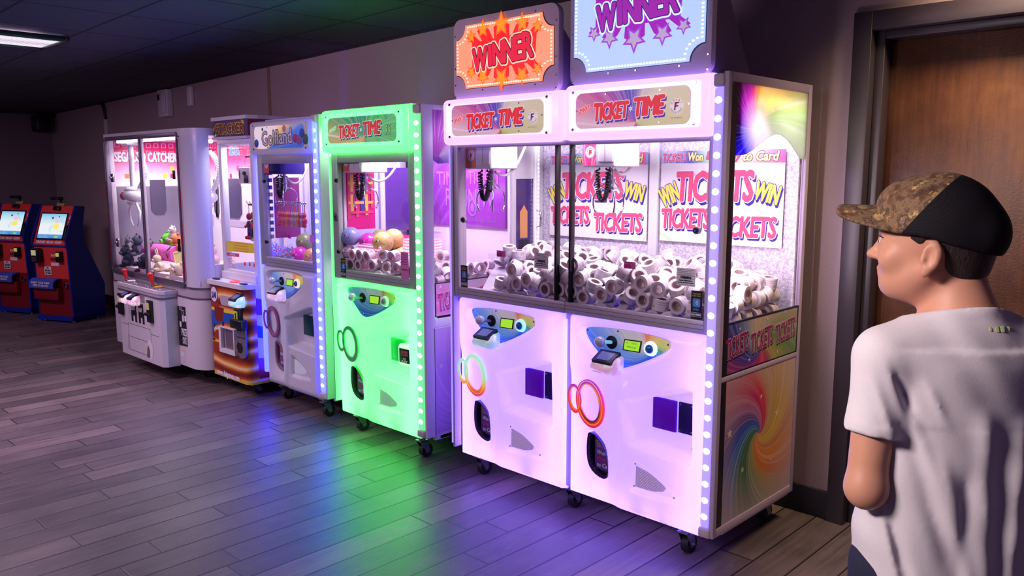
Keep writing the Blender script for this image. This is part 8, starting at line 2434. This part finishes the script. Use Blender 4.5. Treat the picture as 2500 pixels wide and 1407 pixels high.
# trunk
bd.ell((0, 0, 1.07), (.128, .080, .150)); bd.ell((0, 0, .92), (.110, .075, .15)); bd.ell((0, 0, .78), (.122, .085, .10))
bd.cone((-.05, 0, 1.18), (-.125, -.01, 1.165), .045, .042, .03); bd.cone((.05, 0, 1.18), (.125, -.01, 1.165), .045, .042, .03)
NB = np.array([.012, -.005, 1.20])
bd.cone(NB, hp(-.030, 0, -.02), .049, .047, .035)
bd.cone(NB + [0, 0, -.02], NB + [0, 0, .02], .060, .050, .04)
# head
bd.ell(hp(-.004, 0, .058), (.088, .073, .086), .02, HR)
bd.ell(hp(.030, 0, .000), (.062, .060, .082), .03, HR)
bd.ell(hp(.042, 0, -.040), (.046, .048, .030), .025, HR)
bd.cone(hp(.010, .052, -.022), hp(.066, .018, -.056), .013, .010, .025); bd.cone(hp(.010, -.052, -.022), hp(.066, -.018, -.056), .013, .010, .025)
bd.ell(hp(.074, 0, -.053), (.014, .018, .012), .014, HR)
bd.cone(hp(.086, 0, .034), hp(.105, 0, .004), .006, .0085, .010)
bd.ell(hp(.106, 0, .003), (.0095, .009, .008), .006, HR)
for s_ in (-1, 1): bd.ell(hp(.096, s_ * .010, .000), (.008, .007, .006), .006, HR)
bd.ell(hp(.079, 0, .047), (.014, .042, .011), .014, HR)
for s_ in (-1, 1):
    bd.ell(hp(.095, s_ * .031, .030), (.014, .015, .009), .010, HR, 's')
    bd.ell(hp(.076, s_ * .031, .029), (.0125, .013, .0115), .004, HR)
    bd.ell(hp(.066, s_ * .040, .000), (.020, .020, .020), .02, HR)
bd.ell(hp(.088, 0, -.021), (.009, .018, .0052), .006, HR)
bd.ell(hp(.086, 0, -.031), (.0085, .016, .0055), .006, HR)
bd.cone(hp(.099, .016, -.0262), hp(.099, -.016, -.0262), .0018, .0018, .003, 's')
# ears
for s_ in (1, -1):
    Re = np.stack([HF * .93 + HL * s_ * .0 + HU * .18, HL * s_ * 1.0 - HF * .35, HU * .97 - HF * .2], 1)
    Re = np.linalg.qr(Re)[0]
    bd.ell(hp(-.004, s_ * .079, .008), (.0165, .0075, .0285), .006, Re)
    bd.ell(hp(-.000, s_ * .086, .008), (.0095, .006, .018), .004, Re, 's')
    bd.ell(hp(.004, s_ * .078, -.018), (.008, .006, .010), .006, Re)
    bd.ell(hp(.008, s_ * .080, .004), (.004, .005, .007), .004, Re)
# arms
SHL, ELL_, WRL = np.array([-.128, -.02, 1.160]), L(2113, 1190, 1.36), np.array([.000, .150, .940])
SHR, ELR, WRR = np.array([.140, -.02, 1.160]), np.array([.170, -.03, .915]), np.array([.085, .165, .955])
for (A_, B_, C_, sg) in ((SHL, ELL_, WRL, 1), (SHR, ELR, WRR, -1)):
    bd.cone(A_, B_, .040, .033, .02)
    bd.ell(B_ + np.array([0, -.010, .002]), (.030, .026, .032), .02)
    mid_ = B_ + (C_ - B_) * .3
    bd.cone(B_, mid_, .031, .033, .015); bd.cone(mid_, C_, .033, .022, .015)
    d_ = (C_ - B_) / np.linalg.norm(C_ - B_)
    sd_ = np.cross(d_, [0, 0, 1]); sd_ /= np.linalg.norm(sd_); up_ = np.cross(sd_, d_)
    pc_ = C_ + d_ * .045
    bd.ell(pc_, (.040, .031, .014), .012, np.stack([d_, sd_, up_], 1))
    for i, (off, ln) in enumerate(((-.024, .056), (-.008, .064), (.008, .060), (.023, .046))):
        k0 = pc_ + d_ * .036 + sd_ * off
        k1 = k0 + d_ * ln * .45 - up_ * ln * .18
        k2 = k1 + d_ * ln * .25 - up_ * ln * .35
        k3 = k2 - d_ * ln * .08 - up_ * ln * .32
        bd.cone(k0, k1, .0082, .0078, .004); bd.cone(k1, k2, .0078, .0074, .003); bd.cone(k2, k3, .0074, .0068, .003)
    t0 = pc_ - d_ * .020 + sd_ * .026 * -sg
    t1 = t0 + d_ * .030 + sd_ * .018 * -sg - up_ * .010
    t2 = t1 + d_ * .026 + sd_ * .002 * -sg - up_ * .012
    bd.cone(t0, t1, .0105, .0092, .006); bd.cone(t1, t2, .0092, .0080, .003)
# legs and feet
for s_ in (-1, 1):
    bd.cone((s_ * .068, 0, .76), (s_ * .080, .012, .42), .074, .048, .03)
    bd.cone((s_ * .080, .012, .42), (s_ * .084, .0, .30), .046, .046, .02)
    bd.cone((s_ * .084, .0, .30), (s_ * .088, .0, .07), .045, .032, .02)
    bd.cone((s_ * .088, -.03, .045), (s_ * .098, .12, .034), .033, .030, .02)
V, Q = bd.mesh(); V = relax(V, Q, 1, .4)
lip = pm('boy_lip', srgb(206, 120, 116), .45, noise=.05)


def body_pick(c):
    q = (c - HC) @ HR
    r = np.zeros(len(c))
    r[(q[:, 0] > .085) & (np.abs(q[:, 1]) < .017) & (q[:, 2] > -.0355) & (q[:, 2] < -.0175)] = 1
    return r


mesh_obj('body', V, Q, [M['skin'], lip], boy, body_pick)
# eyes: iris discs and lashes
m = MB()
for s_ in (-1, 1):
    m.ell(hp(.0795, s_ * .031, .029), (.0098, .0098, .0098), pm('eye_white', srgb(226, 220, 224), .2), 16, 12)
    m.ell(hp(.0872, s_ * .031, .029), (.0028, .0050, .0050), pm('eye_iris', srgb(60, 44, 36), .15), 14, 8, Matrix([list(r) for r in HR]))
o = m.build('eyes', boy, origin=None)
m = MB()
for s_ in (-1, 1):
    m.tube([hp(.0845, s_ * .018, .0365), hp(.0885, s_ * .031, .0385), hp(.079, s_ * .044, .0355)], [.0008, .0013, .0008], pm('dark_lash', srgb(30, 20, 22), .6), 6)
m.build('lashes', boy)
# hair
hr = NT('dark_brown_hair')
o_ = hr.sep(hr.obj())
cv = hr.n('ShaderNodeCombineXYZ'); hr.l(hr.math('MULTIPLY', o_[0], 240.0), cv.inputs[0]); hr.l(hr.math('MULTIPLY', o_[1], 240.0), cv.inputs[1]); hr.l(hr.math('MULTIPLY', o_[2], 36.0), cv.inputs[2])
nz = hr.noise(cv.outputs[0], 1.4, 4)
b_ = hr.bsdf(hr.mix(nz, srgb(20, 14, 18), srgb(54, 38, 40)), .55, spec=.3)
bpn = hr.n('ShaderNodeBump'); bpn.inputs['Strength'].default_value = .6; bpn.inputs['Distance'].default_value = .003
hr.l(nz, bpn.inputs['Height']); hr.l(bpn.outputs[0], b_.inputs['Normal'])
hf = Field(HC - .16, HC + .16, .0034)
hf.ell(hp(-.005, 0, .058), (.0915, .0765, .089), .01, HR)
hf.ell(hp(-.040, 0, .012), (.050, .060, .052), .02, HR)
hf.ell(hp(-.044, 0, -.018), (.034, .046, .030), .02, HR)
sl, X = hf.sub(HC - .16, HC + .16, 0)
q = (X - HC) @ HR
front = q[..., 0] - np.where(q[..., 2] > .030, .041 - .6 * (q[..., 2] - .03), np.where(q[..., 2] > -.004, .026 + .5 * q[..., 2], -.020))
hf.F[sl] = np.maximum(hf.F[sl], front)
# keep the ear clear
dE = np.linalg.norm((q - np.array([-.002, 0, .006])) / np.array([.020, 1e3, .031]), axis=-1)
hf.F[sl] = np.maximum(hf.F[sl], np.where(np.abs(q[..., 1]) > .045, (1 - dE) * .022, -1))
V, Q = hf.mesh(); V = relax(V, Q, 2, .5)
mesh_obj('hair', V, Q, [hr.m], boy)

# shirt
sh = Field((-.26, -.17, .64), (.27, .17, 1.29), .0040)
sl, X = sh.sub((-.25, -.17, .64), (.26, .17, 1.15), .03)
zz_ = [.62, .80, .95, 1.06, 1.15, 1.25]
A_ = np.interp(X[..., 2], zz_, [.158, .150, .144, .141, .134, .110])
B_ = np.interp(X[..., 2], zz_, [.108, .103, .098, .095, .088, .066])
rad = (np.abs((X[..., 0] - .004) / A_) ** 2.4 + np.abs(X[..., 1] / B_) ** 2.4) ** (1 / 2.4)
sh.merge(sl, np.maximum((rad - 1) * np.minimum(A_, B_), X[..., 2] - 1.17), .012)
sh.ell((.006, -.002, 1.150), (.128, .078, .075), .05)
sh.cone((-.035, -.012, 1.192), SHL + [0, .0, .004], .054, .050, .03); sh.cone((.050, -.012, 1.192), SHR + [0, 0, .004], .054, .050, .03)
sh.cone(NB + [0, 0, -.01], NB + [0, -.004, .06], .072, .057, .03)
dl = (ELL_ - SHL); dr = (ELR - SHR)
for S0, dv, r2 in ((SHL, dl, .047), (SHR, dr, .049)):
    u = dv / np.linalg.norm(dv)
    e = S0 + dv * .585
    sl, X = sh.sub(np.minimum(S0, S0 + dv * .7) - .06, np.maximum(S0, S0 + dv * .7) + .06, .03)
    t = np.clip(((X - S0) @ dv) / (dv @ dv), 0, 1)
    d = np.linalg.norm(X - S0 - t[..., None] * dv, axis=-1) - (.049 + (r2 - .049) * t)
    hemb = ((X - e) @ u)
    d = d - .0016 * (hemb > -.020)                       # stitched cuff band stands out a little
    sh.merge(sl, np.maximum(d, hemb), .012)
sl, X = sh.sub((-.3, -.2, .6), (.3, .2, 1.3), 0)
x, y, z = X[..., 0], X[..., 1], X[..., 2]


def ridge(x0, z0, x1, z1, w_, amp, side=-1):
    ex, ez = x1 - x0, z1 - z0; Ln = math.hypot(ex, ez)
    t = ((x - x0) * ex + (z - z0) * ez) / Ln
    n_ = ((x - x0) * ez - (z - z0) * ex) / Ln
    return amp * np.exp(-(n_ / w_) ** 2) * sstep(-.02, .04, t) * sstep(Ln + .03, Ln - .05, t) * (y * side > -.03)


fold = ridge(-.105, 1.09, -.03, .86, .010, .007) + ridge(-.085, 1.13, -.05, 1.06, .007, .005) - ridge(-.10, 1.06, -.02, .78, .018, .008) + ridge(-.055, 1.0, .02, .70, .012, .006)
fold = fold + ridge(.01, 1.08, .03, .72, .016, .006) - ridge(.045, 1.06, .055, .74, .016, .007) + ridge(.085, 1.07, .07, .70, .014, .006) - ridge(-.01, .98, -.015, .70, .012, .005)
fold = fold + ridge(-.15, 1.16, -.10, 1.03, .006, .004) - ridge(-.135, 1.15, -.085, 1.05, .007, .006) + ridge(-.165, 1.13, -.13, 1.02, .006, .004)
fold = fold + ridge(-.14, .92, -.09, .68, .010, .006) - ridge(-.12, .90, -.07, .66, .010, .006) + ridge(-.10, .80, -.02, .72, .010, .005)
fold = fold + .0016 * np.sin(46 * x + 9 * np.sin(7 * z)) * (z < 1.05) + .0012 * np.sin(60 * (x * .5 + z) + 3 * np.sin(20 * x))
F0 = sh.F[sl] - fold
F1 = F0 - .0014 * ((z > 1.228 - .40 * y - .019) & (np.abs(x) < .10))          # ribbed collar
F1 = np.maximum(F1, .685 + .012 * np.sin(14 * x) - z)                       # hem
F1 = np.maximum(F1, z - (1.228 - .40 * y) - np.where(np.abs(x) > .10, 1, 0))     # neckline
sh.F[sl] = F1
V, Q = sh.mesh(); V = relax(V, Q, 4, .5)
ts = NT('pale_grey_cotton')
nz = ts.noise(ts.obj(), 420, 2, .6)
b_ = ts.bsdf(ts.mix(nz, srgb(214, 206, 216), srgb(196, 188, 200)), .85, spec=.2)
bpn = ts.n('ShaderNodeBump'); bpn.inputs['Strength'].default_value = .15; bpn.inputs['Distance'].default_value = .001
ts.l(nz, bpn.inputs['Height']); ts.l(bpn.outputs[0], b_.inputs['Normal'])
shirt = mesh_obj('t_shirt', V, Q, [ts.m], boy)
# cuff and collar seams, printed mark at the nape
m = MB()
u = dl / np.linalg.norm(dl); e = SHL + dl * .50
a_ = np.cross(u, [0, 1, 0]); a_ /= np.linalg.norm(a_); c_ = np.cross(u, a_)
pk = srgb(178, 200, 128)
V_ = V
def on_back(px_, py_):
    p = L(px_, py_)
    d2 = (V_[:, 0] - p[0]) ** 2 + (V_[:, 2] - p[2]) ** 2 + np.where(V_[:, 1] < .0, 0, 1)
    return float(np.median(V_[np.argsort(d2)[:6]][:, 1]))
mk = pm('lime_nape_print', pk, .6)
for (px_, w_, h_) in ((2358, .0016, .007), (2373, .0026, .010), (2386, .0026, .010), (2403, .0016, .007)):
    p = L(px_, 784); yb = on_back(px_, 784)
    F_ = Frame((p[0], yb - .0002, p[2]), (1, 0, 0), (0, .35, .94), (0, -.94, .35))
    m.prism(rrect(-w_, w_, -h_ / 2, h_ / 2, .0012), F_, 0, .0008, mk)
m.build('nape_print', boy).parent = shirt

# trousers and shoes (below the picture)
tr = Field((-.19, -.13, .06), (.19, .14, .83), .0055)
for s_ in (-1, 1):
    tr.cone((s_ * .068, 0, .76), (s_ * .080, .012, .42), .085, .064, .02); tr.cone((s_ * .080, .012, .42), (s_ * .088, .0, .10), .064, .052, .02)
tr.ell((0, 0, .775), (.134, .095, .08), .02)
sl2, X2 = tr.sub((-.2, -.2, .0), (.2, .2, .9), 0)
tr.F[sl2] = np.maximum(np.maximum(tr.F[sl2], X2[..., 2] - .815), .085 - X2[..., 2])
V, Q = tr.mesh(); V = relax(V, Q, 2)
mesh_obj('trousers', V, Q, [fuzz('dark_denim', srgb(44, 46, 70), 90, .2)], boy)
for s_ in (-1, 1):
    shf = Field((s_ * .095 - .08, -.10, -.004), (s_ * .095 + .08, .20, .12), .005)
    shf.cone((s_ * .088, -.035, .050), (s_ * .099, .13, .038), .042, .038, .02); shf.cone((s_ * .088, .0, .06), (s_ * .088, .0, .095), .044, .040, .02)
    sl2, X2 = shf.sub((-.3, -.2, -.01), (.3, .3, .13), 0)
    shf.F[sl2] = np.maximum(shf.F[sl2], .004 - X2[..., 2])
    shf.F[sl2] = np.maximum(shf.F[sl2], X2[..., 2] - .105)
    V, Q = shf.mesh(); V = relax(V, Q, 2)
    mesh_obj('shoe', V, Q, [pm('grey_trainer', srgb(90, 88, 96), .6), pm('white_sole', srgb(210, 208, 210), .6)], boy, lambda c: (c[:, 2] < .022).astype(int))

# cap
CAMO_STOPS = [(.28, srgb(44, 32, 34)), (.42, srgb(92, 66, 52)), (.50, srgb(126, 100, 78)), (.58, srgb(70, 52, 46)), (.68, srgb(160, 132, 104)), (.8, srgb(60, 44, 40))]


def camo():
    t = NT('camouflage_cloth')
    nz = t.noise(t.obj(), 26, 5, .65)
    n2 = t.noise(t.obj(), 58, 4, .7)
    c = t.ramp(nz, CAMO_STOPS)
    c = t.mix(t.ramp(n2, [(.58, (0, 0, 0, 1)), (.66, (1, 1, 1, 1))]), c, srgb(186, 150, 96))
    b = t.bsdf(c, .8, spec=.2)
    return t.m


CAMO = camo()
cf = Field(HC - .20, HC + .20, .0034)
CE, CR = (.001, 0, .050), (.103, .086, .100)
cf.ell(hp(*CE), CR, .001, HR)
cf.ell(hp(-.078, 0, .042), (.030, .048, .036), .03, HR)
cf.ell(hp(.060, 0, .095), (.034, .052, .034), .03, HR)
sl, X = cf.sub(HC - .2, HC + .2, 0)
q = (X - HC) @ HR
rim = np.where(q[..., 0] > 0, .040 + .12 * np.maximum(q[..., 0], 0), .040 + .34 * np.minimum(q[..., 0], 0))
F0 = np.maximum(cf.F[sl], rim - q[..., 2])
cf.F[sl] = np.maximum(F0, -(np.maximum(cf.F[sl] + .0075, rim - .02 - q[..., 2])))
V, Q = cf.mesh(); V = relax(V, Q, 2, .45)


cm = NT('cap_cloth')
o_ = cm.obj()
dt = cm.n('ShaderNodeVectorMath', operation='DOT_PRODUCT'); cm.l(o_, dt.inputs[0])
pl_n = HF * 1.0 + HU * .80
dt.inputs[1].default_value = tuple(float(v) for v in pl_n)
msk = cm.math('GREATER_THAN', dt.outputs['Value'], float(HC @ pl_n) + .046 + .036)
nz = cm.noise(o_, 26, 5, .65); n2 = cm.noise(o_, 58, 4, .7)
cc_ = cm.ramp(nz, CAMO_STOPS)
cc_ = cm.mix(cm.ramp(n2, [(.58, (0, 0, 0, 1)), (.66, (1, 1, 1, 1))]), cc_, srgb(186, 150, 96))
chk = cm.n('ShaderNodeTexChecker'); cm.l(o_, chk.inputs[0]); chk.inputs['Scale'].default_value = 420
cm.bsdf(cm.mix(msk, cm.mix(chk.outputs[1], srgb(10, 8, 14), srgb(22, 18, 28)), cc_), .8, spec=.2)
cap = mesh_obj('cap', V, Q, [cm.m], boy)
m = MB()
NU, NV = 28, 14
top, bot = [], []
for j in range(NV + 1):
    for i in range(NU + 1):
        a = -1 + 2 * i / NU; t = j / NV
        l = .074 * a
        f0 = .094 * math.sqrt(max(0, 1 - (l / .086) ** 2)) - .010
        f1 = .072 + .092 * max(0, 1 - abs(a) ** 5) ** .5
        f = f0 + (max(f1, f0 + .004) - f0) * t
        u = .088 - (5.2 + 30 * max(0, .13 - f)) * l * l + .02 * (f - .10)
        th = .0045
        top.append(hp(f, l, u + th)); bot.append(hp(f, l, u))
w1 = NU + 1
fs = []
for j in range(NV):
    for i in range(NU):
        a = j * w1 + i
        fs.append((a, a + w1, a + w1 + 1, a + 1))
nb = len(top)
fs2 = [tuple(reversed([k + nb for k in f])) for f in fs]
edge = [i for i in range(w1)] + [j * w1 + NU for j in range(1, NV + 1)] + [NV * w1 + i for i in range(NU - 1, -1, -1)] + [j * w1 for j in range(NV - 1, 0, -1)]
fs3 = [(edge[k], edge[(k + 1) % len(edge)], edge[(k + 1) % len(edge)] + nb, edge[k] + nb) for k in range(len(edge))]
m.add(top + bot, fs + fs2 + fs3, CAMO, True)
m.build('cap_bill', boy).parent = cap
